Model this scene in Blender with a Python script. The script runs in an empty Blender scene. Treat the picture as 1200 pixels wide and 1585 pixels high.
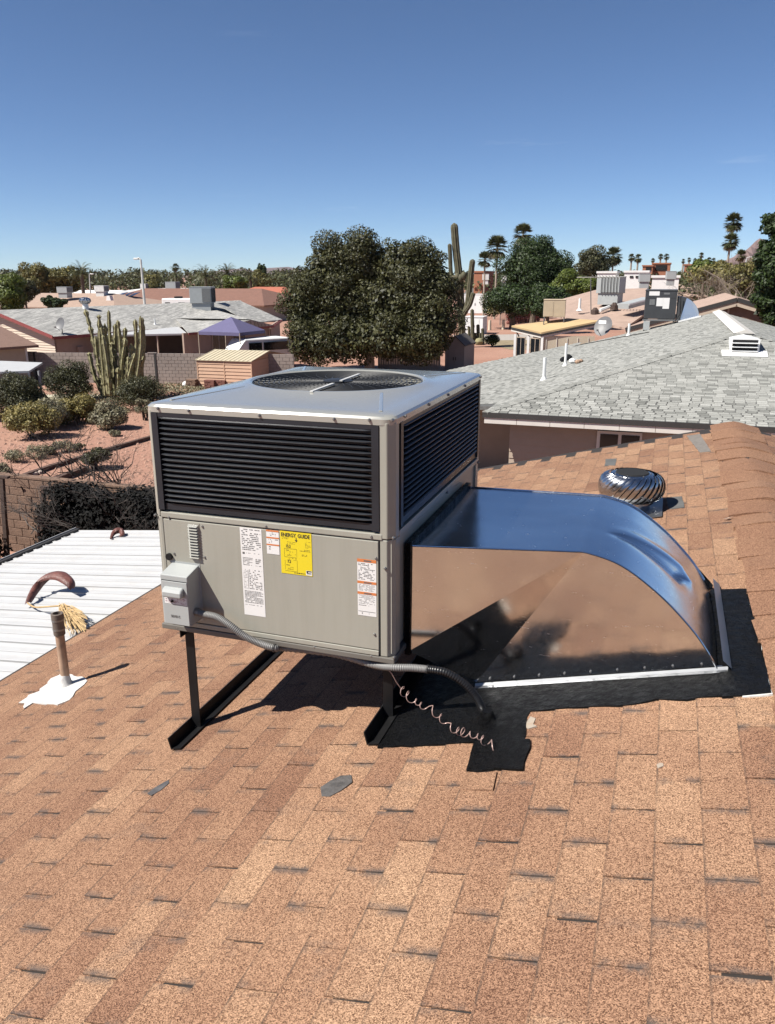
import bpy, bmesh, math, random
import numpy as np
from mathutils import Vector, Matrix, Quaternion

sc = bpy.context.scene
COL = sc.collection
random.seed(7)
R = math.radians

# ------------------------------------------------------------------ camera
CAMZ = 6.2                      # eye height above the ground (standing on the roof)
FPX, PITCH, ROLL, YAW = 1234.58, 0.2877, -0.0031, 0.3335   # focal length in photo pixels (1200 x 1585)
_fw = Vector((-math.sin(YAW)*math.cos(PITCH), math.cos(YAW)*math.cos(PITCH), -math.sin(PITCH)))
_rt = Vector((math.cos(YAW), math.sin(YAW), 0)); _up = _rt.cross(_fw)
RT = math.cos(ROLL)*_rt + math.sin(ROLL)*_up
UP = -math.sin(ROLL)*_rt + math.cos(ROLL)*_up
FW = _fw
camd = bpy.data.cameras.new('camera'); cam = bpy.data.objects.new('camera', camd); COL.objects.link(cam)
camd.sensor_fit = 'VERTICAL'; camd.sensor_height = 32.0; camd.lens = FPX/1585*32.0
camd.clip_start = 0.05; camd.clip_end = 20000
cam.matrix_world = Matrix(((RT.x, UP.x, -FW.x, 0), (RT.y, UP.y, -FW.y, 0), (RT.z, UP.z, -FW.z, CAMZ), (0, 0, 0, 1)))
sc.camera = cam

# ------------------------------------------------------------------ sky, sun, exposure
SUN = Vector((0.49, 0.42, -0.765)).normalized()          # direction the light travels
w = bpy.data.worlds.new('World'); sc.world = w; w.use_nodes = True
nt = w.node_tree; bg = nt.nodes['Background']
sky = nt.nodes.new('ShaderNodeTexSky'); sky.sky_type = 'NISHITA'; sky.sun_disc = False
sky.sun_elevation = math.asin(-SUN.z); sky.sun_rotation = math.atan2(-SUN.x, -SUN.y)
sky.altitude = 350; sky.air_density = 0.6; sky.dust_density = 0.0; sky.ozone_density = 6.0
N, L = nt.nodes, nt.links
tcw = N.new('ShaderNodeTexCoord'); sx = N.new('ShaderNodeSeparateXYZ'); L.new(tcw.outputs['Generated'], sx.inputs[0])
def _m(op, a, b):
    m = N.new('ShaderNodeMath'); m.operation = op
    for i, x in enumerate((a, b)):
        if isinstance(x, (int, float)): m.inputs[i].default_value = x
        else: L.new(x, m.inputs[i])
    return m.outputs[0]
den = _m('ADD', _m('MAXIMUM', sx.outputs[2], 0.0), .06)          # thin cirrus on a high plane
cv = N.new('ShaderNodeCombineXYZ'); L.new(_m('DIVIDE', sx.outputs[0], den), cv.inputs[0]); L.new(_m('MULTIPLY', _m('DIVIDE', sx.outputs[1], den), 2.6), cv.inputs[1])
cn = N.new('ShaderNodeTexNoise'); cn.inputs['Scale'].default_value = .55; cn.inputs['Detail'].default_value = 7; cn.inputs['Roughness'].default_value = .62; cn.inputs['Distortion'].default_value = .6; L.new(cv.outputs[0], cn.inputs['Vector'])
cr_ = N.new('ShaderNodeValToRGB'); cr_.color_ramp.elements[0].position = .635; cr_.color_ramp.elements[1].position = .90; cr_.color_ramp.elements[1].color = (.35, .35, .35, 1); L.new(cn.outputs[0], cr_.inputs[0])
cm = N.new('ShaderNodeMix'); cm.data_type = 'RGBA'; L.new(cr_.outputs[0], cm.inputs[0]); L.new(sky.outputs[0], cm.inputs[6]); cm.inputs[7].default_value = (7.5, 8.2, 9.0, 1)
nt.links.new(cm.outputs[2], bg.inputs[0]); bg.inputs[1].default_value = 0.060
sd = bpy.data.lights.new('sun', 'SUN'); sun = bpy.data.objects.new('sun', sd); COL.objects.link(sun)
sd.energy = 5.0; sd.angle = R(0.53); sd.color = (1.0, 0.955, 0.88)
sun.rotation_euler = SUN.to_track_quat('-Z', 'Y').to_euler()
vs = sc.view_settings; vs.view_transform = 'Standard'; vs.look = 'None'; vs.exposure = 0.95; vs.gamma = 1.0
vs.use_curve_mapping = False

# ------------------------------------------------------------------ placing by photo pixel and a real depth or height
def ray(u, v): return FW + RT*((u-600)/FPX) + UP*((792.5-v)/FPX)
def aY(u, v, y): d = ray(u, v); p = d*(y/d.y); p.z += CAMZ; return p
def aX(u, v, x): d = ray(u, v); p = d*(x/d.x); p.z += CAMZ; return p
def aZ(u, v, z): d = ray(u, v); p = d*((z-CAMZ)/d.z); p.z += CAMZ; return p
RS, RZ0 = 0.25, CAMZ-1.724                                # our roof: z = RZ0 + RS*x
def aR(u, v, lift=0.0):
    d = ray(u, v); t = (RZ0-CAMZ)/(d.z-RS*d.x); p = d*t; p.z += CAMZ+lift; return p
def depth(p): return (Vector(p)-Vector((0, 0, CAMZ))).dot(FW)

# ------------------------------------------------------------------ objects
BASE = {}
def props(o, label=None, cat=None, group=None, kind=None):
    if label: o['label'] = label
    if cat: o['category'] = cat
    if group: o['group'] = group
    if kind: o['kind'] = kind
    return o
def thing(name, loc, label, cat, group=None, rz=0.0):
    o = bpy.data.objects.new(name, None); COL.objects.link(o)
    o.empty_display_size = 0.2
    o.location = loc; o.rotation_euler = (0, 0, rz)
    BASE[o.name] = Matrix.Translation(Vector(loc)) @ Matrix.Rotation(rz, 4, 'Z')
    return props(o, label, cat, group)
def base_of(o): return BASE.get(o.name, Matrix.Identity(4))

class MB:
    """collects world-space faces; build() links them as one mesh object"""
    def __init__(s): s.v = []; s.f = []; s.uv = []; s.useuv = False
    def add(s, vs, fs):
        b = len(s.v); s.v += [tuple(p) for p in vs]; s.f += [tuple(i+b for i in f) for f in fs]; return s
    def poly(s, pts): return s.add(pts, [tuple(range(len(pts)))])
    def box(s, c, size, rot=None, taper=1.0):
        hx, hy, hz = size[0]/2, size[1]/2, size[2]/2
        pts = []
        for z, k in ((-hz, 1.0), (hz, taper)):
            for x, y in ((-hx, -hy), (hx, -hy), (hx, hy), (-hx, hy)): pts.append(Vector((x*k, y*k, z)))
        if rot is not None:
            m = rot if isinstance(rot, Matrix) else Matrix.Rotation(rot, 3, 'Z')
            pts = [m @ p for p in pts]
        c = Vector(c)
        return s.add([p+c for p in pts], [(3, 2, 1, 0), (4, 5, 6, 7), (0, 1, 5, 4), (1, 2, 6, 5), (2, 3, 7, 6), (3, 0, 4, 7)])
    def bx(s, x0, x1, y0, y1, z0, z1): return s.box(((x0+x1)/2, (y0+y1)/2, (z0+z1)/2), (x1-x0, y1-y0, z1-z0))
    def bar(s, a, b, w, h, up=(0, 0, 1)):
        a, b = Vector(a), Vector(b); d = (b-a).normalized(); up = Vector(up)
        if abs(d.dot(up)) > .99: up = Vector((0, 1, 0))
        n = d.cross(up).normalized(); u = n.cross(d).normalized()
        pts = []
        for p in (a, b):
            for i, j in ((-1, -1), (1, -1), (1, 1), (-1, 1)): pts.append(p+n*(i*w/2)+u*(j*h/2))
        return s.add(pts, [(3, 2, 1, 0), (4, 5, 6, 7), (0, 1, 5, 4), (1, 2, 6, 5), (2, 3, 7, 6), (3, 0, 4, 7)])
    def tube(s, pts, r, n=8, caps=True):
        pts = [Vector(p) for p in pts]; k = len(pts)
        rs = r if isinstance(r, (list, tuple)) else [r]*k
        prev = None; vs = []
        for i, p in enumerate(pts):
            d = (pts[min(i+1, k-1)]-pts[max(i-1, 0)]).normalized()
            if prev is None:
                a = Vector((0, 0, 1)) if abs(d.z) < .9 else Vector((1, 0, 0))
                x = d.cross(a).normalized()
            else: x = (prev-d*prev.dot(d)).normalized()
            prev = x; y = d.cross(x)
            for j in range(n):
                t = 2*math.pi*j/n; vs.append(p+(x*math.cos(t)+y*math.sin(t))*rs[i])
        fs = []
        for i in range(k-1):
            for j in range(n):
                q = (j+1) % n; fs.append((i*n+j, i*n+q, (i+1)*n+q, (i+1)*n+j))
        if caps: fs += [tuple(range(n-1, -1, -1)), tuple((k-1)*n+j for j in range(n))]
        return s.add(vs, fs)
    def lathe(s, prof, c, n=24, cap=True):
        c = Vector(c); vs = []; k = len(prof)
        for r, z in prof:
            for j in range(n):
                t = 2*math.pi*j/n; vs.append(c+Vector((r*math.cos(t), r*math.sin(t), z)))
        fs = [(i*n+j, i*n+(j+1) % n, (i+1)*n+(j+1) % n, (i+1)*n+j) for i in range(k-1) for j in range(n)]
        if cap: fs += [tuple(range(n-1, -1, -1)), tuple((k-1)*n+j for j in range(n))]
        return s.add(vs, fs)
    def prism(s, poly, vec):
        vec = Vector(vec); n = len(poly); a = [Vector(p) for p in poly]
        return s.add(a+[p+vec for p in a], [tuple(range(n-1, -1, -1)), tuple(range(n, 2*n))]+[(i, (i+1) % n, n+(i+1) % n, n+i) for i in range(n)])
    def build(s, name, mat, parent=None, smooth=False, bevel=0, local=False, label=None, cat=None, group=None, kind=None, angle=40, seg=2):
        me = bpy.data.meshes.new(name)
        m = base_of(parent).inverted() if (parent is not None and not local) else None
        vs = [m @ Vector(p) for p in s.v] if m is not None else s.v
        me.from_pydata([tuple(p) for p in vs], [], s.f)
        bm = bmesh.new(); bm.from_mesh(me)
        bmesh.ops.recalc_face_normals(bm, faces=bm.faces); bm.to_mesh(me); bm.free()
        me.materials.append(mat)
        o = bpy.data.objects.new(name, me); COL.objects.link(o)
        if parent is not None: o.parent = parent; BASE[o.name] = base_of(parent)
        if smooth:
            me.polygons.foreach_set('use_smooth', [True]*len(me.polygons))
            me.set_sharp_from_angle(angle=R(angle))
        if bevel:
            b = o.modifiers.new('bevel', 'BEVEL'); b.width = bevel; b.segments = seg; b.limit_method = 'ANGLE'; b.angle_limit = R(40)
        return props(o, label, cat, group, kind)

def raw(name, verts, faces, mat, parent=None, kind=None, smooth=False):
    """fast mesh from numpy arrays (world space); faces (n,k)"""
    me = bpy.data.meshes.new(name); verts = np.asarray(verts, float); faces = np.asarray(faces, np.int32)
    if parent is not None:
        m = np.array(base_of(parent).inverted()); verts = verts @ m[:3, :3].T + m[:3, 3]
    n, k = faces.shape
    me.vertices.add(len(verts)); me.vertices.foreach_set('co', verts.ravel())
    me.loops.add(n*k); me.loops.foreach_set('vertex_index', faces.ravel())
    me.polygons.add(n); me.polygons.foreach_set('loop_start', np.arange(0, n*k, k, dtype=np.int32))
    me.update(calc_edges=True); me.validate(); me.materials.append(mat)
    me.polygons.foreach_set('use_smooth', [bool(smooth)]*len(me.polygons))
    o = bpy.data.objects.new(name, me); COL.objects.link(o)
    if parent is not None: o.parent = parent; BASE[o.name] = base_of(parent)
    return props(o, kind=kind)

def dup(o, parent=None, loc=None, rz=None, scale=None, label=None):
    c = o.copy(); COL.objects.link(c)
    if parent is not None: c.parent = parent
    if loc is not None: c.location = loc
    if rz is not None: c.rotation_euler = (0, 0, rz)
    if scale is not None: c.scale = (scale,)*3 if not hasattr(scale, '__len__') else scale
    if label: c['label'] = label
    for ch in o.children: dup(ch, c)
    return c

# ------------------------------------------------------------------ materials
def new_mat(name):
    m = bpy.data.materials.new(name); m.use_nodes = True
    return m, m.node_tree.nodes, m.node_tree.links, m.node_tree.nodes['Principled BSDF']
def ramp(N, L, src, stops, interp='LINEAR'):
    r = N.new('ShaderNodeValToRGB'); r.color_ramp.interpolation = interp
    e = r.color_ramp.elements
    while len(e) < len(stops): e.new(0.5)
    for i, (p, c) in enumerate(stops): e[i].position = p; e[i].color = (*c, 1)
    L.new(src, r.inputs[0]); return r.outputs[0]
def noise(N, L, coord, scale, detail=3, rough=.55):
    n = N.new('ShaderNodeTexNoise'); n.inputs['Scale'].default_value = scale; n.inputs['Detail'].default_value = detail
    n.inputs['Roughness'].default_value = rough
    if coord is not None: L.new(coord, n.inputs['Vector'])
    return n.outputs[0]
def math_(N, L, op, a, b=None, c=None, clamp=False):
    m = N.new('ShaderNodeMath'); m.operation = op; m.use_clamp = clamp
    for i, x in enumerate((a, b, c)):
        if x is None: continue
        if isinstance(x, (int, float)): m.inputs[i].default_value = x
        else: L.new(x, m.inputs[i])
    return m.outputs[0]
def mix(N, L, fac, a, b, blend='MIX'):
    m = N.new('ShaderNodeMix'); m.data_type = 'RGBA'; m.blend_type = blend
    for sock, x in ((m.inputs[0], fac), (m.inputs[6], a), (m.inputs[7], b)):
        if isinstance(x, (int, float)): sock.default_value = x
        elif isinstance(x, (tuple, list)): sock.default_value = (*x, 1) if len(x) == 3 else x
        else: L.new(x, sock)
    return m.outputs[2]
def bump(N, L, bsdf, h, strength, dist=.01):
    b = N.new('ShaderNodeBump'); b.inputs['Strength'].default_value = strength; b.inputs['Distance'].default_value = dist
    L.new(h, b.inputs['Height']); L.new(b.outputs[0], bsdf.inputs['Normal'])
def pos(N): return N.new('ShaderNodeNewGeometry').outputs['Position']
def sc3(c, k): return tuple(max(0, min(1, x*k)) for x in c)

def M(name, col, rough=.7, metal=0.0, var=.12, scale=3.0, fine=0.0, fscale=60, bmp=0.0, bscale=80, bdist=.01, spec=.5, dirt=None, dscale=1.5, damt=.5, alb=None, streak=0.0):
    m, N, L, B = new_mat(name); p = pos(N); col = sc3(col, alb or ALB)
    n1 = noise(N, L, p, scale, 4)
    c = ramp(N, L, n1, [(.3, sc3(col, 1-var)), (.7, sc3(col, 1+var))])
    if fine:
        n2 = noise(N, L, p, fscale, 2)
        c2 = ramp(N, L, n2, [(.3, (1-fine,)*3), (.7, (1.0,)*3)])
        c = mix(N, L, 1.0, c, c2, 'MULTIPLY')
    if streak:
        mps = N.new('ShaderNodeMapping'); mps.inputs['Scale'].default_value = (26, 26, 1.6); L.new(p, mps.inputs[0])
        c = mix(N, L, 1.0, c, ramp(N, L, noise(N, L, mps.outputs[0], 1.0, 4, .6), [(.40, (1, 1, 1)), (.72, (1-streak, 1-streak*1.05, 1-streak*1.15))]), 'MULTIPLY')
    if dirt is not None:
        n3 = noise(N, L, p, dscale, 6, .7)
        f = ramp(N, L, n3, [(.48, (0, 0, 0)), (.72, (damt,)*3)])
        c = mix(N, L, f, c, sc3(dirt, alb or ALB))
    L.new(c, B.inputs['Base Color'])
    B.inputs['Roughness'].default_value = rough; B.inputs['Metallic'].default_value = metal
    B.inputs['Specular IOR Level'].default_value = spec
    if bmp: bump(N, L, B, noise(N, L, p, bscale, 3), bmp, bdist)
    return m

ALB = .56; TS = .66
def shingle_mat(name, tones, gran, granamt, smudge=None, gscale=330, mottle=.9):
    """asphalt shingle: tone of each tab from the object colour or the tab attribute, mineral granules, worn grey edges"""
    m, N, L, B = new_mat(name); p = pos(N); tones = [sc3(t_, TS) for t_ in tones]
    oi = N.new('ShaderNodeObjectInfo'); at = N.new('ShaderNodeAttribute'); at.attribute_name = 'tone'
    sep = N.new('ShaderNodeSeparateColor'); L.new(oi.outputs['Color'], sep.inputs[0])
    t = math_(N, L, 'ADD', sep.outputs[0], at.outputs['Fac'])
    nb = noise(N, L, p, 2.3, 4)
    t = math_(N, L, 'ADD', t, math_(N, L, 'MULTIPLY', math_(N, L, 'SUBTRACT', nb, .5), mottle), clamp=True)
    c = ramp(N, L, t, [(i/(len(tones)-1), k) for i, k in enumerate(tones)])
    v = N.new('ShaderNodeTexVoronoi'); v.inputs['Scale'].default_value = gscale; L.new(p, v.inputs['Vector'])
    sv = N.new('ShaderNodeSeparateColor'); L.new(v.outputs['Color'], sv.inputs[0])
    g = ramp(N, L, sv.outputs[0], [(i/(len(gran)-1), k) for i, k in enumerate(gran)])
    c = mix(N, L, granamt, c, g, 'MULTIPLY')
    if smudge is not None:
        uv = N.new('ShaderNodeUVMap'); uv.uv_map = 'tab'
        su = N.new('ShaderNodeSeparateXYZ'); L.new(uv.outputs[0], su.inputs[0])
        e = math_(N, L, 'ABSOLUTE', math_(N, L, 'SUBTRACT', su.outputs[1], .5))
        e = math_(N, L, 'SMOOTH_MIN', math_(N, L, 'MULTIPLY', math_(N, L, 'SUBTRACT', e, .405), 11), 1.0, .1, clamp=True)
        n4 = noise(N, L, p, 9, 5, .65)
        f = math_(N, L, 'MULTIPLY', e, ramp(N, L, n4, [(.46, (0, 0, 0)), (.60, (.85,)*3)]))
        n5 = noise(N, L, p, 5.5, 5, .7)
        f = math_(N, L, 'MAXIMUM', f, ramp(N, L, n5, [(.58, (0, 0, 0)), (.80, (.5,)*3)]))
        c = mix(N, L, f, c, smudge)
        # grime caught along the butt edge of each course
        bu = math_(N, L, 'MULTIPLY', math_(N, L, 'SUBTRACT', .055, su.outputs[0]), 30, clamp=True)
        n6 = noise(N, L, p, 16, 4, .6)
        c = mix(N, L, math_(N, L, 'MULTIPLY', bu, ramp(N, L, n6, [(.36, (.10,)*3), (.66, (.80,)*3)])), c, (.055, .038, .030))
    L.new(c, B.inputs['Base Color']); B.inputs['Roughness'].default_value = .92; B.inputs['Specular IOR Level'].default_value = .25
    bump(N, L, B, sv.outputs[1], .5, .0015)
    return m

def leaf_mat(name, dark, light, rough=.55, trans=.25):
    m, N, L, B = new_mat(name); dark = sc3(dark, .95); light = sc3(light, .95)
    g = N.new('ShaderNodeNewGeometry'); p = g.outputs['Position']
    n1 = noise(N, L, p, .9, 3)
    t = math_(N, L, 'ADD', math_(N, L, 'MULTIPLY', math_(N, L, 'POWER', g.outputs['Random Per Island'], 1.6), .75), math_(N, L, 'MULTIPLY', n1, .45))
    c = ramp(N, L, t, [(.15, dark), (.85, light)])
    L.new(c, B.inputs['Base Color']); B.inputs['Roughness'].default_value = rough; B.inputs['Specular IOR Level'].default_value = .35
    tr = N.new('ShaderNodeBsdfTranslucent'); L.new(c, tr.inputs[0])
    ms = N.new('ShaderNodeMixShader'); ms.inputs[0].default_value = trans
    L.new(B.outputs[0], ms.inputs[1]); L.new(tr.outputs[0], ms.inputs[2])
    L.new(ms.outputs[0], N['Material Output'].inputs[0])
    return m

def galv_mat(name, col=(.66, .67, .69), rough=.115, wav=.26, spangle=.05):
    m, N, L, B = new_mat(name); p = pos(N)
    v = N.new('ShaderNodeTexVoronoi'); v.inputs['Scale'].default_value = 60; L.new(p, v.inputs['Vector'])
    sv = N.new('ShaderNodeSeparateColor'); L.new(v.outputs['Color'], sv.inputs[0])
    B.inputs['Metallic'].default_value = 1.0
    n1 = noise(N, L, p, 6, 5, .7)
    r = math_(N, L, 'ADD', math_(N, L, 'MULTIPLY', sv.outputs[0], spangle), math_(N, L, 'MULTIPLY', n1, .10))
    # scuffs: thin short scratches
    mp = N.new('ShaderNodeMapping'); mp.inputs['Scale'].default_value = (4, 4, 40); L.new(p, mp.inputs[0])
    n2 = noise(N, L, mp.outputs[0], 3.0, 5, .75)
    sc_ = ramp(N, L, n2, [(.655, (0, 0, 0)), (.70, (1, 1, 1))])
    r = math_(N, L, 'ADD', r, math_(N, L, 'MULTIPLY', sc_, .25))
    L.new(math_(N, L, 'ADD', r, rough-.05), B.inputs['Roughness'])
    L.new(mix(N, L, math_(N, L, 'MULTIPLY', sc_, .5), col, (.9, .9, .9)), B.inputs['Base Color'])
    bump(N, L, B, noise(N, L, p, 2.6, 2, .4), wav, .02)
    return m

def tar_mat(name):
    m, N, L, B = new_mat(name); p = pos(N)
    n1 = noise(N, L, p, 14, 6, .7)
    L.new(ramp(N, L, n1, [(.3, (.0016, .0016, .0018)), (.75, (.0055, .0055, .0062))]), B.inputs['Base Color'])
    L.new(ramp(N, L, noise(N, L, p, 25, 4), [(.3, (.30,)*3), (.7, (.62,)*3)]), B.inputs['Roughness'])
    B.inputs['Specular IOR Level'].default_value = .14
    h = math_(N, L, 'ADD', noise(N, L, p, 45, 5, .7), math_(N, L, 'MULTIPLY', noise(N, L, p, 9, 3), 1.5))
    bump(N, L, B, h, 1.0, .035)
    return m

TAN = [(.205, .107, .070), (.300, .168, .107), (.375, .223, .141), (.445, .281, .178)]
MAT = {}
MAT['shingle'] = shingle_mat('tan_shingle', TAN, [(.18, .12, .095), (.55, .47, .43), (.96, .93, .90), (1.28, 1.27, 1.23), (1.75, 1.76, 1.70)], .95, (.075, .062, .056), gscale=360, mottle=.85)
MAT['capshingle'] = shingle_mat('ridge_shingle', [(.285, .156, .098), (.335, .190, .119), (.385, .230, .145)], [(.25, .18, .16), (.8, .76, .72), (1.5, 1.45, 1.4)], .85, gscale=300)
MAT['greyshingle'] = shingle_mat('grey_shingle', [(.22, .222, .206), (.31, .312, .29), (.385, .385, .358), (.47, .47, .44)], [(.7, .7, .7), (1, 1, 1), (1.15, 1.15, 1.13)], .6, gscale=60, mottle=.25)
MAT['underlay'] = M('roof_underlay', (.035, .027, .023), .95, var=.3, scale=20)
MAT['greyunder'] = M('grey_underlay', (.14, .14, .135), .95, var=.2, scale=8)
MAT['paint'] = M('cabinet_paint', (.372, .362, .308), .36, var=.035, scale=1.4, dirt=(.40, .38, .33), dscale=3, damt=.35, alb=.72, streak=.08)
MAT['lid'] = M('lid_paint', (.37, .365, .325), .20, var=.04, scale=2.0, dirt=(.28, .265, .23), dscale=4, damt=.3, alb=.72)
MAT['black_panel'] = M('louver_black', (.022, .026, .034), .36, var=.2, scale=5)
MAT['blackhole'] = M('dark_coil', (.008, .008, .009), .9)
MAT['blacksteel'] = M('black_steel', (.010, .010, .011), .5, spec=.3, var=.3, scale=12, bmp=.2, bscale=90, bdist=.003)
MAT['zinc'] = M('zinc_screw', (.45, .44, .42), .4, .8)
MAT['galv'] = galv_mat('galvanized_sheet')
MAT['galv_top'] = galv_mat('galvanized_top', (.66, .69, .73), .17, .22)
MAT['turbine'] = galv_mat('spun_aluminium', (.42, .43, .45), .24, .08, .03)
MAT['tar'] = tar_mat('roof_tar')
MAT['boxgrey'] = M('disconnect_grey', (.40, .415, .405), .45, var=.04, alb=.74)
MAT['conduit'] = M('conduit_grey', (.26, .255, .245), .5, var=.1, scale=8)
MAT['conduitblack'] = M('conduit_black', (.018, .018, .019), .38, var=.2)
MAT['copper'] = M('wire_pink', (.62, .42, .37), .4, .2)
MAT['white'] = M('white_paint', (.62, .62, .61), .5, var=.04, alb=1)
MAT['print'] = M('printed_white', (.58, .57, .555), .6, var=.02, alb=1)
MAT['yellow'] = M('sticker_yellow', (.58, .46, .013), .5, var=.02, alb=1)
MAT['orange'] = M('sticker_orange', (.85, .27, .08), .5, var=.02)
MAT['ink'] = M('print_ink', (.03, .03, .03), .6)
MAT['inkgrey'] = M('print_grey', (.16, .155, .15), .6)
MAT['pinkprint'] = M('print_pink', (.55, .25, .27), .6)
# ================================================================== ground
gm, N, L, B = new_mat('gravel_ground'); p = pos(N)
n1 = noise(N, L, p, .12, 4); n2 = noise(N, L, p, 7, 4, .7); n3 = noise(N, L, p, 1.1, 5, .65)
c = ramp(N, L, n1, [(.35, (.30, .160, .112)), (.65, (.36, .208, .150))])
c = mix(N, L, .8, c, ramp(N, L, n2, [(.3, (.55, .5, .48)), (.7, (1.1, 1.08, 1.06))]), 'MULTIPLY')
c = mix(N, L, ramp(N, L, n3, [(.55, (0, 0, 0)), (.75, (.45,)*3)]), c, (.20, .13, .085))
L.new(c, B.inputs['Base Color']); B.inputs['Roughness'].default_value = .95
bump(N, L, B, n2, .5, .03); MAT['ground'] = gm
g = MB(); n = 24; S = 6000
xs = [-S, -1500, -400, -150, -60, 0, 60, 150, 400, 1500, S]
vs_ = [(x, y+100, 0) for y in xs for x in xs]
g.add(vs_, [(j*11+i, j*11+i+1, (j+1)*11+i+1, (j+1)*11+i) for j in range(10) for i in range(10)])
g.build('ground', gm, kind='structure')

# ================================================================== our house: the roof we stand on
RIDGE_X = 0.751; RZR = RZ0+RS*RIDGE_X; EAVE_X = -4.39; Y0, Y1 = -9.0, 9.22
UPS = Vector((1, 0, RS)).normalized(); NRM = Vector((-RS, 0, 1)).normalized()
house = thing('house', (-1.8, 0, 0), 'house under the tan shingle roof the photographer stands on', 'house')
d = MB()
zl = RZ0+RS*EAVE_X; rx2 = 2*RIDGE_X-EAVE_X
T = .05
d.add([(EAVE_X, Y0, zl), (RIDGE_X, Y0, RZR), (rx2, Y0, zl), (EAVE_X, Y1, zl), (RIDGE_X, Y1, RZR), (rx2, Y1, zl),
       (EAVE_X, Y0, zl-T), (RIDGE_X, Y0, RZR-T), (rx2, Y0, zl-T), (EAVE_X, Y1, zl-T), (RIDGE_X, Y1, RZR-T), (rx2, Y1, zl-T)],
      [(0, 1, 4, 3), (1, 2, 5, 4), (6, 9, 10, 7), (7, 10, 11, 8), (0, 3, 9, 6), (2, 8, 11, 5), (0, 6, 7, 1), (1, 7, 8, 2), (3, 4, 10, 9), (4, 5, 11, 10)])
deck = d.build('roof_deck', MAT['underlay'], house)
MAT['stucco'] = M('stucco_beige', (.42, .34, .27), .9, var=.06, bmp=.2, bscale=60)
MAT['fascia'] = M('fascia_brown', (.16, .09, .06), .7)
MB().bx(EAVE_X+.5, rx2-.5, Y0+.5, Y1-.4, 0, zl-.02).build('wall', MAT['stucco'], house)
MB().bx(EAVE_X-.02, EAVE_X+.02, Y0, Y1, zl-.2, zl-.052).build('fascia_board', MAT['fascia'], house)
MB().prism([(EAVE_X, Y1+.002, zl-.2), (RIDGE_X, Y1+.002, RZR-.2), (RIDGE_X, Y1+.002, RZR-.052), (EAVE_X, Y1+.002, zl-.052)], (0, .03, 0)).build('rake_board', MAT['fascia'], house)

# --- shingle tabs -------------------------------------------------
EX, TW, GAP = 0.143, 0.335, 0.0075
def tab_geo(ln, wd, th, rnd=None):
    """one tab, local axes x up the slope, y along the course; returns verts, faces, uv per vertex"""
    over = .028
    x0, x1 = 0.0, ln+over
    v = [(x0, -wd/2, .0), (x0, wd/2, .0), (x1, wd/2, .0), (x1, -wd/2, .0),
         (x0, -wd/2, th), (x0, wd/2, th), (x1, wd/2, th*.16), (x1, -wd/2, th*.16)]
    f = [(4, 7, 6, 5), (0, 4, 5, 1), (1, 5, 6, 2), (3, 7, 4, 0)]
    uv = [(0, 0), (0, 1), (1, 1), (1, 0)]*2
    return v, f, uv
def tab_mesh(name, mat, ln=EX, wd=TW-GAP, th=.0075, cut=0.0):
    v, f, uv = tab_geo(ln, wd, th)
    me = bpy.data.meshes.new(name); me.from_pydata(v, [], f); me.materials.append(mat)
    l = me.uv_layers.new(name='tab')
    for lp in me.loops: l.data[lp.index].uv = uv[lp.vertex_index]
    return me
def slope_frame(up, nrm):
    along = nrm.cross(up).normalized()
    return Matrix((up, along, nrm)).transposed()
def shingle_field(name, parent, slots, frame, mat, meshes, nparts, ln, wd, th, joinlabel='shingle_field'):
    """slots: (world position of the butt centre, tone, largeness). the largest become single tabs, the rest one mesh"""
    slots = sorted(slots, key=lambda s: -s[2]); rr = random.Random(3)
    inv = base_of(parent).inverted()
    for i, (pt, tone, _) in enumerate(slots[:nparts]):
        o = bpy.data.objects.new(name, meshes[i % len(meshes)]); COL.objects.link(o); o.parent = parent
        rot = (frame @ Matrix.Rotation(rr.gauss(0, .004), 3, 'Z') @ Matrix.Rotation(rr.uniform(-.004, .010), 3, 'Y')).to_4x4()
        o.matrix_local = inv @ Matrix.Translation(pt) @ rot
        o.color = (tone, tone, tone, 1)
    rest = slots[nparts:]
    if not rest: return
    v, f, uv = tab_geo(ln, wd, th); v = np.array(v); F = np.array(f); fr = np.array(frame)
    n = len(rest); P = np.array([tuple(s[0]) for s in rest]); tone = np.array([s[1] for s in rest])
    jit = np.random.RandomState(5).normal(0, .0008, (n, 1, 1))
    V = (v @ fr.T)[None]+P[:, None, :]+np.array(NRM)[None, None]*jit
    FF = (F[None]+(np.arange(n)*8)[:, None, None]).reshape(-1, 4)
    o = raw(joinlabel, V.reshape(-1, 3), FF, mat, parent, kind='stuff')
    me = o.data
    if len(me.polygons) == len(FF):
        a = me.attributes.new('tone', 'FLOAT', 'POINT'); a.data.foreach_set('value', np.repeat(tone, 8))
        l = me.uv_layers.new(name='tab'); vi = np.zeros(len(me.loops), np.int32); me.loops.foreach_get('vertex_index', vi)
        l.data.foreach_set('uv', np.array(uv)[vi % 8].ravel())
    o.color = (0, 0, 0, 1)

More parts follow.
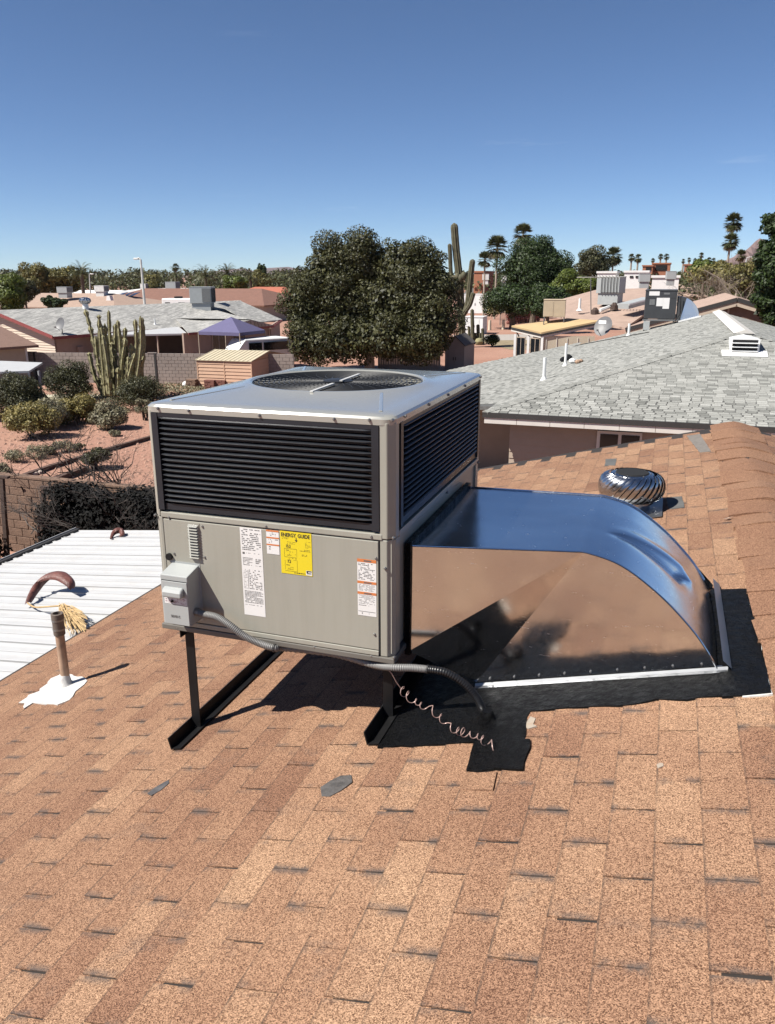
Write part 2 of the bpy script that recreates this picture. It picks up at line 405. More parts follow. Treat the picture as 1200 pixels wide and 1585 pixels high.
def in_view(p, m=.12):
    q = Vector(p)-Vector((0, 0, CAMZ)); z = q.dot(FW)
    if z < .3: return False
    return abs(q.dot(RT)/z) < 600/FPX+m and abs(q.dot(UP)/z) < 792/FPX+m
slots = []; rr = random.Random(11)
stepx = EX*UPS.x; k0 = int((EAVE_X-.098)/stepx); trend = {}
for k in range(k0, 3):
    x = .098+stepx*k
    ph = 1.907 if k % 2 == 0 else 2.080
    for j in range(int((Y0-ph)/TW)-1, int((Y1-ph)/TW)+1):
        y = ph+TW*(j+.5)+rr.gauss(0, .002)
        if y-TW/2 < Y0 or y+TW/2 > Y1+.02: continue
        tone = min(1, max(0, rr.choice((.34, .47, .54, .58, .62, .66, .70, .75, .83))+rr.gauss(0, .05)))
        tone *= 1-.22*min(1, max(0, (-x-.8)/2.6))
        pt = Vector((x, y, RZ0+RS*x))+NRM*.001
        c = pt+UPS*.07
        big = (1/((c-Vector((0, 0, CAMZ))).length+.1)) if in_view(c) else 0
        if big and -2.6 < x < .3 and 3.1 < y < 5.2: big *= .5
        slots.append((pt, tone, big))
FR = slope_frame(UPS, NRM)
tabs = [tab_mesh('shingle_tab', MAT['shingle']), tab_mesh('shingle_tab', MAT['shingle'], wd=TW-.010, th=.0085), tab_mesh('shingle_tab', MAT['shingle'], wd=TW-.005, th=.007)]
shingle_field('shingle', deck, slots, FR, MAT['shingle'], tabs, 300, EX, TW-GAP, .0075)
# the far side of the ridge, hardly seen: courses joined
slots = []; UPS2 = Vector((-1, 0, RS)).normalized(); NRM2 = Vector((RS, 0, 1)).normalized(); FR2 = slope_frame(UPS2, NRM2)
for k in range(0, 12):
    x = RIDGE_X+.25+stepx*k
    for j in range(0, 27):
        slots.append((Vector((x+stepx, .2+TW*(j+.5*(k % 2)), RZR-RS*(x+stepx-RIDGE_X)))+NRM2*.001, rr.uniform(.2, .8), 0))
shingle_field('shingle', deck, slots, FR2, MAT['shingle'], tabs, 0, EX, TW-GAP, .0075, 'shingle_field')

# --- ridge caps: bent shingles lapped along the ridge --------------
rr = random.Random(5)
capm = []
for s in range(3):
    mb = MB(); n = 10; half = .245; L_ = .345; rows = 5
    vs_ = []
    for iy in range(rows):
        y = L_*iy/(rows-1)
        lift = .0065*(1-iy/(rows-1))**1.2+.003
        for ix in range(n+1):
            t = -1+2*ix/n; x = t*half
            z = -RS*math.sqrt(x*x+.0030)+.0137+lift*(1-.45*abs(t)**2)+.004*math.sin(s*2+t*3)
            vs_.append((x, y, z))
    top = len(vs_)
    vs_ += [(x, y, z-.030) for (x, y, z) in vs_[:n+1]]
    fs = [(a*(n+1)+b, a*(n+1)+b+1, (a+1)*(n+1)+b+1, (a+1)*(n+1)+b) for a in range(rows-1) for b in range(n)]
    fs += [(top+b, top+b+1, b+1, b) for b in range(n)]
    me = bpy.data.meshes.new('ridge_cap'); me.from_pydata(vs_, [], fs); me.materials.append(MAT['capshingle'])
    me.polygons.foreach_set('use_smooth', [True]*len(me.polygons)); me.set_sharp_from_angle(angle=R(50)); capm.append(me)
y = -3.0; i = 0
while y < Y1-.1:
    o = bpy.data.objects.new('ridge_cap', capm[i % 3]); COL.objects.link(o); o.parent = deck
    o.matrix_local = base_of(deck).inverted() @ Matrix.Translation((RIDGE_X+rr.gauss(0, .006), y, RZR+.008+.014*math.sin(y*7.4)+.005*math.sin(y*3.3))) @ Matrix.Rotation(rr.gauss(0, .010), 4, 'Z') @ Matrix.Rotation(.075*math.cos(y*7.4+.9), 4, 'X')
    t = rr.uniform(.3, .8); o.color = (t, t, t, 1); i += 1
    y += .30+rr.uniform(-.01, .01)

# --- tar and repairs on the roof ----------------------------------
def roof_patch(name, pix, mat, lift=.012, rough_edge=.012, parent=house, label=None, seed=1):
    """flat irregular coating on the roof slope given by its outline"""
    r2 = random.Random(seed); P = [aR(u, v) for u, v in pix]; out = []
    for i, a in enumerate(P):
        b = P[(i+1) % len(P)]; L_ = (b-a).length; n = max(1, int(L_/.05))
        for k in range(n):
            q = a.lerp(b, k/n)
            if k: q = q+UPS*r2.gauss(0, rough_edge*.5)+Vector((0, r2.gauss(0, rough_edge*.5), 0))
            out.append(q)
    mb = MB(); mb.prism([q+NRM*(lift-.02) for q in out], NRM*.02)
    return mb.build(name, mat, parent, label=label)
roof_patch('tar_patch', [(585, 1160), (738, 1152), (735, 1150), (812, 1150), (822, 1104), (1000, 1090), (1130, 1080), (1128, 1000), (1128, 930), (760, 930), (700, 960), (645, 1060)], MAT['tar'], .0125, .014, seed=2)
roof_patch('tar_strip', [(1100, 917), (1160, 915), (1195, 1077), (1118, 1083)], MAT['tar'], .0155, .004, seed=3)
roof_patch('tar_square', [(737, 1148), (822, 1149), (811, 1196), (723, 1197)], MAT['tar'], .0160, .010, seed=4)
MAT['caulk'] = M('white_caulk', (.9, .88, .83), .7, var=.08, scale=20, dirt=(.45, .38, .31), dscale=9, damt=.7, bmp=.4, bscale=50)
MAT['caulkdirty'] = M('dirty_caulk', (.50, .43, .35), .8, var=.25, scale=25, dirt=(.40, .27, .18), dscale=25, damt=.9)
roof_patch('caulk_line', [(1160, 945), (1164, 945), (1197, 1078), (1150, 1083), (1150, 1080), (1193, 1076)], MAT['caulk'], .0120, .006, seed=8)
roof_patch('caulk_smear', [(822, 1112), (830, 1115), (826, 1124), (832, 1127), (818, 1131), (812, 1127), (817, 1119)], MAT['caulkdirty'], .0098, .006, seed=9)
roof_patch('bare_patch', [(1063, 668+8), (1084, 673), (1101, 700), (1084, 702)], MAT['caulk'] if False else M('worn_mat', (.24, .215, .19), .95, var=.2, scale=30), .0105, .004, seed=6)
roof_patch('bare_patch', [(1032, 772), (1056, 770), (1060, 787), (1036, 790)], MAT['greyunder'], .0105, .004, seed=7)
roof_patch('bare_patch', [(938, 712), (955, 711), (953, 722), (936, 722)], MAT['greyunder'], .0105, .004, seed=12)
MAT['greytar'] = M('grey_sealant', (.13, .12, .115), .45, var=.35, scale=18, bmp=.6, bscale=40)
roof_patch('sealant_blob', [(497, 1222), (512, 1212), (528, 1204), (545, 1203), (546, 1214), (530, 1226), (512, 1236), (499, 1236)], MAT['greytar'], .0105, .016, seed=13)
roof_patch('sealant_blob', [(229, 1231), (244, 1220), (262, 1210), (263, 1215), (250, 1226), (236, 1234)], MAT['greytar'], .0105, .012, seed=14)
roof_patch('red_tab', [(716, 1201), (770, 1198), (764, 1226), (712, 1226)], MAT['capshingle'], .0112, .003, seed=15)
roof_patch('caulk_chip', [(1017, 1187), (1022, 1184), (1027, 1185), (1028, 1189), (1023, 1191), (1019, 1193)], MAT['caulkdirty'], .010, .003, seed=16)

# ================================================================== package air conditioner
UX0, UX1, UY0, UY1 = -2.235, -1.035, 3.064, 4.715
UZT, UZM, UZB = CAMZ-.550, CAMZ-1.084, CAMZ-1.655
ac = thing('air_conditioner', ((UX0+UX1)/2, (UY0+UY1)/2, UZB), 'big beige packaged rooftop air conditioner on black stand in the foreground', 'air conditioner')
CH = .030                                    # chamfer of the corner posts
def rrect(x0, x1, y0, y1, r, n):
    """n*4 points of a rounded rectangle, counter-clockwise"""
    out = []
    for cx, cy, a0 in ((x1-r, y1-r, 0), (x0+r, y1-r, 90), (x0+r, y0+r, 180), (x1-r, y0+r, 270)):
        for i in range(n):
            a = R(a0+90*i/(n-1)); out.append((cx+r*math.cos(a), cy+r*math.sin(a)))
    full = []
    for i, p in enumerate(out):
        q = out[(i+1) % len(out)]; full.append(p)
        if i % n == n-1:
            for k in range(1, 16): full.append((p[0]+(q[0]-p[0])*k/16, p[1]+(q[1]-p[1])*k/16))
    return full
# inner dark core behind the louvers and cabinet body
MB().bx(UX0+.055, UX1-.055, UY0+.055, UY1-.055, UZM-.02, UZT-.045).build('coil_core', MAT['blackhole'], ac)
lb = MB(); lb.bx(UX0+.012, UX1-.012, UY0+.012, UY1-.012, UZB+.03, UZM-.004)
lb.build('lower_body', MAT['paint'], ac)
# posts
def post(sx, sy, z0, z1, name, wx=.062, wy=.10, e=0.0):
    x = UX1+e if sx > 0 else UX0-e; y = UY1+e if sy > 0 else UY0-e
    ax_ = -sx; ay_ = -sy; t = .016
    pl_ = [(x+ax_*wx, y), (x+ax_*CH, y), (x, y+ay_*CH), (x, y+ay_*wy), (x+ax_*t, y+ay_*wy), (x+ax_*t, y+ay_*(CH+t*.4)), (x+ax_*(CH+t*.4), y+ay_*t), (x+ax_*wx, y+ay_*t)]
    mb = MB(); mb.prism([(a, b, z0) for a, b in pl_], (0, 0, z1-z0))
    return mb.build(name, MAT['paint'], ac, bevel=.004)
for sx in (-1, 1):
    for sy in (-1, 1):
        post(sx, sy, UZM, UZT-.03, 'corner_post', .040 if sx < 0 else .065, .075, .002)
        post(sx, sy, UZB+.016, UZM-.004, 'corner_post', .048 if sx < 0 else .062, .09)
# mid rail strips between the sections
for a in (MB().bx(UX0+.04, UX1-.05, UY0-.004, UY0+.02, UZM-.006, UZM+.022), MB().bx(UX1-.02, UX1+.004, UY0+.07, UY1-.07, UZM-.006, UZM+.022)):
    a.build('mid_rail', MAT['paint'], ac, bevel=.004)
MB().bx(UX0+.045, UX1-.06, UY0+.02, UY0+.055, UZM+.0, UZM+.024).build('rail_ledge', MAT['paint'], ac)
# lid
n = 10; CXL, CYL, GR = -1.655, 3.975, .455
ringsp = []
for ins, z, r in ((.004, UZT-.042, .05), (-.004, UZT-.040, .055), (-.004, UZT-.016, .055), (.004, UZT-.006, .06), (.022, UZT-.001, .07), (.075, UZT+.004, .09)):
    ringsp.append([(x, y, z) for x, y in rrect(UX0+ins, UX1-ins, UY0+ins, UY1-ins, r, n)])
tot = len(ringsp[0]); cx, cy = (UX0+UX1)/2, (UY0+UY1)/2
angs = [math.atan2((y-CYL)/(UY1-UY0), (x-CXL)/(UX1-UX0)) for x, y, z in ringsp[-1]]
for rad, z in ((GR+.055, UZT+.012), (GR+.03, UZT+.020), (GR+.012, UZT+.021), (GR, UZT+.015), (GR, UZT-.05)):
    ringsp.append([(CXL+rad*math.cos(a), CYL+rad*math.sin(a), z) for a in angs])
mb = MB(); mb.add([p for rg in ringsp for p in rg], [(i*tot+j, i*tot+(j+1) % tot, (i+1)*tot+(j+1) % tot, (i+1)*tot+j) for i in range(len(ringsp)-1) for j in range(tot)])
lid = mb.build('lid', MAT['lid'], ac, smooth=True, angle=28)
MAT['lid'].node_tree.nodes['Principled BSDF'].inputs['Coat Weight'].default_value = 1.0; MAT['lid'].node_tree.nodes['Principled BSDF'].inputs['Coat Roughness'].default_value = .16; MAT['lid'].node_tree.nodes['Principled BSDF'].inputs['Coat IOR'].default_value = 1.75
for sx, sy in ((1, 1), (1, -1), (-1, 1), (-1, -1)):
    a0 = math.atan2(sy*.75, sx*.5)
    for da in (-.22, .22):
        p0 = Vector((CXL+(GR+.06)*math.cos(a0+da), CYL+(GR+.06)*math.sin(a0+da), UZT+.0110))
        p1 = Vector((cx+sx*(.6-.085), cy+sy*(.825-.085), UZT+.0040))
        if (da < 0) == (sx*sy > 0): MB().bar(p0, p1, .016, .005).build('lid_rib', MAT['lid'], lid, bevel=.0022)
# fan grille
gr = MB()
for i in range(15):
    rad = .075+(GR-.08)*i/14
    gr.tube([(CXL+rad*math.cos(t), CYL+rad*math.sin(t), UZT+.012-.004*math.cos(rad*3)) for t in [2*math.pi*k/40 for k in range(41)]], .0028, 4, False)
for k in range(34):
    t = 2*math.pi*k/34
    gr.tube([(CXL+rd*math.cos(t+.5*(1-rd/GR)), CYL+rd*math.sin(t+.5*(1-rd/GR)), UZT+.009) for rd in (.08, .18, .28, .37, GR-.005)], .0026, 4, False)
MAT['wire'] = M('grille_wire', (.028, .029, .031), .45, .0)
grille = gr.build('fan_grille', MAT['wire'], ac, smooth=True, angle=60)
MAT['wirelight'] = M('grille_brace', (.85, .83, .78), .35)
pA, pB = aZ(482, 606, UZT+.022), aZ(556, 579, UZT+.022)
MB().bar(pA, pA.lerp(pB, .42), .016, .006).build('brace_bar', MAT['wirelight'], grille)
MB().bar(pA.lerp(pB, .58), pB, .016, .006).build('brace_bar', MAT['wirelight'], grille)
MB().lathe([(.075, 0), (.08, .01), (.06, .016)], (CXL, CYL, UZT+.004), 20).build('hub_plate', MAT['wire'], grille, smooth=True)
MB().lathe([(GR+.004, -.17), (GR+.004, -.002)], (CXL, CYL, UZT), 40, False).build('fan_shroud', MAT['black_panel'], ac, smooth=True)
MB().lathe([(.001, 0), (GR+.003, .001)], (CXL, CYL, UZT-.165), 40, False).build('fan_well', MAT['blackhole'], ac)
for k in range(4):
    mb = MB(); a = math.pi/2*k+.3; pts = []
    for i, rd in enumerate((.07, .2, .32, .42)):
        for j, s in enumerate((-.28, 0, .28)):
            t = a+s*(1+.3*i); pts.append((CXL+rd*math.cos(t), CYL+rd*math.sin(t), UZT-.09+.05*s/.28))
    mb.add(pts, [(i*3+j, i*3+j+1, i*3+j+4, i*3+j+3) for i in range(3) for j in range(2)])
    mb.build('fan_blade', MAT['blacksteel'], ac)
MB().lathe([(.07, -.15), (.07, -.03)], (CXL, CYL, UZT), 16).build('fan_motor', MAT['blacksteel'], ac)
# louvered panels: frame and slats
def louver(face, a0, a1, z0, z1, ns):
    """face 'front' runs along x at UY0, 'side' along y at UX1"""
    def W(a, out, z): return Vector((a, UY0-out, z)) if face == 'front' else Vector((UX1+out, a, z))
    fr = MB(); e = .032
    def bxx(b0, b1, o0, o1, c0, c1):
        P, Q = W(b0, o0, c0), W(b1, o1, c1)
        fr.bx(min(P.x, Q.x), max(P.x, Q.x), min(P.y, Q.y), max(P.y, Q.y), c0, c1)
    bxx(a0, a0+e, -.03, .006, z0, z1); bxx(a1-e, a1, -.03, .006, z0, z1)
    bxx(a0+e, a1-e, -.03, .003, z1-.018, z1); bxx(a0+e, a1-e, -.03, -.004, z0, z0+.03)
    bxx(a0, a1, -.05, -.042, z0, z1)
    pan = fr.build('louver_panel', MAT['black_panel'], ac)
    st = (z1-z0-.045)/ns; me = None
    for i in range(ns):
        z = z0+.034+st*(i+.1)
        # cross section: rounded hood leaning out
        prof = [(-.034, .62), (-.016, .72), (.002, .60), (.009, .38), (.008, .26), (.0, .30), (-.016, .42)]
        if i == 0:
            mb = MB(); vs_ = []
            for a, k in ((a0+e*.55, .15), (a0+e+.035, 1.0), (a1-e-.035, 1.0), (a1-e*.55, .15)):
                for o, h in prof: vs_.append(W(a, -.004+(o+.004)*k if k < 1 else o, z+st*(.45+(h-.45)*k)))
            m_ = len(prof)
            fs = [(r*m_+j, r*m_+(j+1) % m_, (r+1)*m_+(j+1) % m_, (r+1)*m_+j) for r in range(3) for j in range(m_)]
            fs += [tuple(range(m_)), tuple(3*m_+j for j in range(m_))]
            mb.add(vs_, fs); o_ = mb.build('louver_slat', MAT['black_panel'], pan, smooth=True, angle=35); me = o_
            z_first = z
        else:
            o_ = me.copy(); COL.objects.link(o_); o_.parent = pan; o_.location = (0, 0, z-z_first)
    return pan
louver('front', -2.200, -1.098, CAMZ-1.050, CAMZ-.592, 17)
louver('side', 3.150, 4.660, CAMZ-1.050, CAMZ-.588, 17)
# plain backs (unseen sides)
MB().bx(UX0+.001, UX0+.02, UY0+.075, UY1-.075, UZM, UZT-.04).build('side_panel', MAT['black_panel'], ac)
MB().bx(UX0+.05, UX1-.05, UY1-.02, UY1-.001, UZM, UZT-.04).build('back_panel', MAT['black_panel'], ac)
# lower front access panel, seams, base rail
MB().bx(UX0+.052, UX1-.068, UY0-.0035, UY0+.010, UZB+.045, UZM-.012).build('access_panel', MAT['paint'], ac, bevel=.003)
MB().bx(UX0+.052, UX1-.068, UY0-.006, UY0+.010, UZB+.018, UZB+.042).build('lower_rail', MAT['paint'], ac, bevel=.003)
MB().bx(UX1-.0685, UX1-.0622, UY0-.001, UY0+.012, UZB+.02, UZM-.006).build('seam_gap', MAT['blackhole'], ac)
MB().bx(UX0+.0485, UX0+.0518, UY0-.001, UY0+.012, UZB+.02, UZM-.006).build('seam_gap', MAT['blackhole'], ac)
mb = MB(); mb.bx(UX0-.006, UX1+.006, UY0-.008, UY1+.006, UZB-.012, UZB+.015)
mb.build('base_pan', M('base_pan_grey', (.21, .195, .17), .5), ac, bevel=.004)
# louvered hand vent: a row of small hoods
vx0, vx1, vz1, vz0 = -2.047, -1.992, CAMZ-1.108, CAMZ-1.275
vt = MB().bx(vx0-.004, vx1+.004, UY0-.0055, UY0-.0030, vz0-.006, vz1+.006).build('vent_plate', MAT['paint'], ac)
for i in range(12):
    z = vz0+(vz1-vz0)*(i+.5)/12
    m_ = MB(); m_.add([(vx0, UY0-.006, z-.005), (vx1, UY0-.006, z-.005), (vx1-.004, UY0-.020, z-.004), (vx0+.004, UY0-.020, z-.004), (vx0, UY0-.006, z+.006), (vx1, UY0-.006, z+.006)],
                      [(0, 3, 2, 1), (3, 2, 5, 4), (0, 4, 3), (1, 2, 5)]); m_.build('vent_hood', MAT['lid'], vt)
# grommet and screws
def yf(u, v, o=0.0): return aY(u, v, UY0-.004-o)
c = yf(263, 861); mb = MB(); mb.tube([(c.x, UY0-.003, c.z), (c.x, UY0-.016, c.z)], .017, 14); mb.build('grommet', MAT['blacksteel'], ac)
for (u, v) in [(245, 632), (292.5, 635.5), (402, 643), (517.5, 648.5), (572, 650), (607.5, 650.5), (240, 797.5), (261.5, 801), (412, 815), (575, 831), (609, 833), (582, 864), (580, 982), (404, 990), (487, 1002), (575, 1016), (610, 1018), (313.5, 815), (292.5, 832), (317, 862.5), (274.5, 972), (300, 864), (270, 857), (596, 880)]:
    c = yf(u, v); sb = MB(); e = .007 if v < 660 else (.004 if u > 600 else .002)
    sb.tube([(c.x, UY0+.004, c.z), (c.x, UY0-e-.002, c.z), (c.x, UY0-e-.007, c.z)], [.007, .007, .004], 8); sb.build('screw', MAT['zinc'], ac)
for (u, v) in [(625.5, 644), (663, 626), (693, 611), (719, 597), (743, 583), (691, 762), (739, 716)]:
    c = aX(u, v, UX1); sb = MB(); sb.tube([(UX1-.003, c.y, c.z), (UX1+.008, c.y, c.z), (UX1+.012, c.y, c.z)], [.007, .007, .004], 8); sb.build('screw', MAT['zinc'], ac)

# --- stickers -------------------------------------------------------
def sticker(name, tl, br, mat, bands=(), y=None, label=None):
    y = UY0-.0046 if y is None else y
    a = aY(*tl, y); b = aY(*br, y); x0, x1, z1, z0 = a.x, b.x, a.z, b.z
    mb = MB(); mb.poly([(x0, y, z0), (x1, y, z0), (x1, y, z1), (x0, y, z1)])
    o = mb.build(name, mat, ac, label=label); return o, x0, x1, z0, z1, y
def inkq(mb, s, u0, u1, v0, v1, lift=.0006):
    o, x0, x1, z0, z1, y = s
    X = lambda t: x0+(x1-x0)*t; Z = lambda t: z1-(z1-z0)*t
    mb.poly([(X(u0), y-lift, Z(v1)), (X(u1), y-lift, Z(v1)), (X(u1), y-lift, Z(v0)), (X(u0), y-lift, Z(v0))])
def textlines(mb, s, u0, u1, v0, v1, rows, seed, fill=.7, h=.45):
    r2 = random.Random(seed); dv = (v1-v0)/rows
    for i in range(rows):
        u = u0; end = u1-(u1-u0)*r2.choice((0, 0, .1, .35))
        while u < end:
            wd = r2.uniform(.02, .11)*(u1-u0)/.9
            if r2.random() < fill: inkq(mb, s, u, min(u+wd, end), v0+dv*i, v0+dv*(i+h))
            u += wd+.018
s1 = sticker('rating_label', (371, 815.5), (411.5, 955.5), MAT['print'])
ik = MB(); textlines(ik, s1, .07, .93, .015, .26, 12, 1); inkq(ik, s1, .07, .17, .275, .297); textlines(ik, s1, .25, .85, .28, .29, 1, 2)
textlines(ik, s1, .07, .52, .335, .43, 6, 3, .9); textlines(ik, s1, .66, .9, .34, .40, 3, 4, .95, .7); textlines(ik, s1, .62, .92, .415, .43, 1, 4)
inkq(ik, s1, .27, .285, .475, .695); textlines(ik, s1, .07, .24, .47, .70, 13, 5); textlines(ik, s1, .33, .93, .47, .70, 12, 6, .55)
textlines(ik, s1, .07, .93, .715, .86, 10, 7, .95); textlines(ik, s1, .07, .9, .875, .885, 1, 8); ik.build('printed_text', MAT['inkgrey'], s1[0])
s2 = sticker('warning_label', (411.8, 819.5), (433, 859), MAT['print'], y=UY0-.0048)
ob = MB(); [inkq(ob, s2, 0, 1, a, b) for a, b in ((0, .07), (.29, .35), (.58, .64))]; ob.build('warning_band', MAT['orange'], s2[0])
ik = MB(); [textlines(ik, s2, .08, .92, a, b, 3, i, .35) for i, (a, b) in enumerate(((.1, .26), (.38, .56), (.68, .95)))]; ik.build('printed_text', MAT['inkgrey'], s2[0])
s3 = sticker('warning_label', (553, 864), (583, 955.5), MAT['print'])
ob = MB(); [inkq(ob, s3, 0, 1, a, b) for a, b in ((0, .055), (.385, .43), (.575, .62))]; ob.build('warning_band', MAT['orange'], s3[0])
ik = MB(); [inkq(ik, s3, .35, .75, a, b, .0010) for a, b in ((.018, .042), (.40, .42), (.59, .61))]
textlines(ik, s3, .06, .92, .075, .37, 12, 21, .6); textlines(ik, s3, .06, .92, .445, .565, 6, 22, .8, .3); textlines(ik, s3, .06, .92, .635, .80, 8, 23, .75, .3)
textlines(ik, s3, .06, .9, .81, .83, 1, 24); inkq(ik, s3, .03, .95, .92, .927); textlines(ik, s3, .08, .9, .945, .975, 1, 25, .5, .8); ik.build('printed_text', MAT['inkgrey'], s3[0])
s4 = sticker('energy_label', (433.2, 821), (484, 892.5), MAT['yellow'], y=UY0-.0050)
ik = MB()
for a, b, c_, d_ in ((.12, .52, .40, .405), (.12, .125, .40, .60), (.515, .52, .40, .58), (.12, .52, .60, .605), (.13, .135, .68, .90), (.52, .525, .66, .93), (.13, .53, .93, .935)): inkq(ik, s4, a, b, c_, d_)
inkq(ik, s4, .17, .27, .435, .447); inkq(ik, s4, .17, .28, .785, .797)
textlines(ik, s4, .06, .28, .15, .19, 2, 31, .6); textlines(ik, s4, .22, .50, .24, .30, 3, 32, .6); textlines(ik, s4, .8, .96, .2, .36, 6, 33, .8); textlines(ik, s4, .62, .96, .39, .45, 2, 34, .8)
textlines(ik, s4, .64, .88, .51, .56, 2, 35, .7); textlines(ik, s4, .2, .48, .47, .58, 4, 36, .35); textlines(ik, s4, .2, .5, .62, .68, 3, 37, .5); textlines(ik, s4, .2, .5, .84, .91, 3, 38, .5); textlines(ik, s4, .42, .78, .95, .975, 1, 39, .9, .9)
ik.build('printed_text', MAT['ink'], s4[0])
ik = MB(); inkq(ik, s4, .80, .985, .875, .985, .0004); ik.build('logo_field', MAT['print'], s4[0])
ik = MB(); inkq(ik, s4, .815, .975, .88, .905, .0009); inkq(ik, s4, .83, .965, .93, .95, .0009); inkq(ik, s4, .815, .86, .905, .93, .0009); textlines(ik, s4, .83, .97, .96, .98, 2, 40, .9); ik.build('logo', MAT['ink'], s4[0])
def text_mesh(body, size, loc, mat, parent, name, sx=1.0, bold=0.0, extr=0.0):
    cu = bpy.data.curves.new(name, 'FONT'); cu.body = body; cu.size = size; cu.offset = bold; cu.extrude = extr; cu.resolution_u = 3
    tmp = bpy.data.objects.new('tmp', cu); COL.objects.link(tmp)
    dg = bpy.context.evaluated_depsgraph_get(); me = bpy.data.meshes.new_from_object(tmp.evaluated_get(dg)); bpy.data.objects.remove(tmp)
    for v in me.vertices: v.co = base_of(parent).inverted() @ Vector((loc[0]+v.co.x*sx, loc[1]-v.co.z, loc[2]+v.co.y))
    me.materials.clear(); me.materials.append(mat); me.name = name
    o = bpy.data.objects.new(name, me); COL.objects.link(o); o.parent = parent; BASE[o.name] = base_of(parent); return o
o, x0, x1, z0, z1, y = s4; sw, sh = x1-x0, z1-z0
text_mesh('ENERGY', .0245, (x0+.035*sw, y-.0008, z1-.125*sh), MAT['ink'], o, 'headline', .80, .0006)
text_mesh('GUIDE', .0245, (x0+.565*sw, y-.0008, z1-.125*sh), MAT['ink'], o, 'headline', .82, .0006)
ar = MB(); ax_, az_ = x0+.515*sw, z1-.185*sh
ar.poly([(ax_-.007, y-.0009, az_), (ax_, y-.0009, az_-.010), (ax_+.007, y-.0009, az_)]); ar.poly([(ax_-.0016, y-.00085, az_), (ax_+.0016, y-.00085, az_), (ax_+.0016, y-.00085, az_+.012), (ax_-.0016, y-.00085, az_+.012)])
ar.build('headline_arrow', MAT['ink'], o)
text_mesh('15.2', .019, (x0+.17*sw, y-.0008, z1-.375*sh), MAT['ink'], o, 'rating_number', .75, .0005)
text_mesh('7.2', .019, (x0+.21*sw, y-.0008, z1-.735*sh), MAT['ink'], o, 'rating_number', .75, .0005)

# --- electrical disconnect box on the front -------------------------
BX0, BX1, BZ0, BZ1, BD = -2.152, -2.006, CAMZ-1.583, CAMZ-1.322, .105
fy = UY0-.0036
bxm = MB(); bxm.prism([(BX0, fy, BZ0), (BX0, fy, BZ1+.012), (BX0, fy-BD, BZ1-.012), (BX0, fy-BD, BZ0)], (BX1-BX0, 0, 0))
dbox = bxm.build('disconnect_box', MAT['boxgrey'], ac, bevel=.004)
MB().bx(BX0+.010, BX1-.002, fy-BD-.005, fy-BD-.0005, BZ0+.004, BZ1-.040).build('box_cover', MAT['boxgrey'], dbox, bevel=.002)
MB().bx(BX0+.006, BX1-.004, fy-BD-.002, fy-BD+.001, BZ1-.0395, BZ1-.0365).build('cover_seam', MAT['ink'], dbox)
hd = MB(); hd.prism([(BX0+.022, fy-BD-.004, BZ1-.062), (BX0+.022, fy-BD-.026, BZ1-.072), (BX0+.022, fy-BD-.034, BZ1-.085), (BX0+.022, fy-BD-.034, BZ1-.112), (BX0+.022, fy-BD-.004, BZ1-.112)], (.106, 0, 0))
hd.build('handle_hood', MAT['boxgrey'], dbox, bevel=.009, seg=3)
MB().bx(BX0+.018, BX1-.008, fy-BD-.0060, fy-BD-.0052, BZ1-.152, BZ1-.116).build('danger_strip', MAT['print'], dbox)
ik = MB(); r2 = random.Random(4)
for i in range(46):
    a, b = r2.uniform(BX0+.02, BX1-.016), r2.uniform(BZ1-.149, BZ1-.12); ik.poly([(a, fy-BD-.0066, b), (a+.006, fy-BD-.0066, b), (a+.006, fy-BD-.0066, b+.002), (a, fy-BD-.0066, b+.002)])
ik.build('danger_print', MAT['pinkprint'], dbox)
MB().tube([(BX0+.062, fy-BD-.005, BZ1-.137), (BX0+.062, fy-BD-.014, BZ1-.137)], .006, 8).build('lock_hasp', MAT['blacksteel'], dbox)
text_mesh('SIEMENS', .019, (BX0+.045, fy-BD-.0054, BZ0+.040), MAT['conduit'], dbox, 'embossed_text', .72, 0, .001)
mbk = MB(); mbk.bx(BX0-.006, BX1+.006, fy-.002, fy-.0004, BZ0-.012, BZ1+.02); mbk.build('back_plate', MAT['boxgrey'], dbox)

# ================================================================== steel stand
stand = thing('support_stand', (-1.6, 3.9, RZ0-.4), 'black angle iron stand holding up the beige air conditioner', 'stand')
def rail(xc, y0, y1, flip):
    z = RZ0+RS*xc+.013; mb = MB(); t = .006; wd = .060
    # angle iron lying on the slope: foot flange and upright flange
    a = Vector((xc, 0, z))
    f = [a+UPS*(-.0), a+UPS*wd*flip, a+UPS*wd*flip+NRM*t, a+UPS*t*flip+NRM*t, a+UPS*t*flip+NRM*.062, a+NRM*.062]
    mb.prism([Vector((p.x, y0, p.z)) for p in f], (0, y1-y0, 0))
    return mb.build('foot_rail', MAT['blacksteel'], stand)
rail(-2.15, 2.915, 5.02, 1); rail(-1.10, 2.885, 5.02, 1)
for xc in (-2.132, -1.082):
    for yc in (3.125, 4.66):
        z = RZ0+RS*xc+.02; mb = MB()
        mb.bx(xc-.024, xc+.024, yc-.0035, yc+.0035, z, UZB-.013); mb.bx(xc-.024, xc-.018, yc+.0036, yc+.045, z, UZB-.013); mb.build('leg', MAT['blacksteel'], stand)
    mb = MB(); mb.bx(xc-.025, xc+.020, 3.08, 4.70, UZB-.020, UZB-.0135); mb.bx(xc-.025, xc-.019, 3.08, 4.70, UZB-.06, UZB-.0205); mb.build('top_rail', MAT['blacksteel'], stand)
c = aR(425, 1012); MB().tube([c+NRM*.0, c+NRM*.055], .006, 6).build('anchor_bolt', MAT['zinc'], stand)

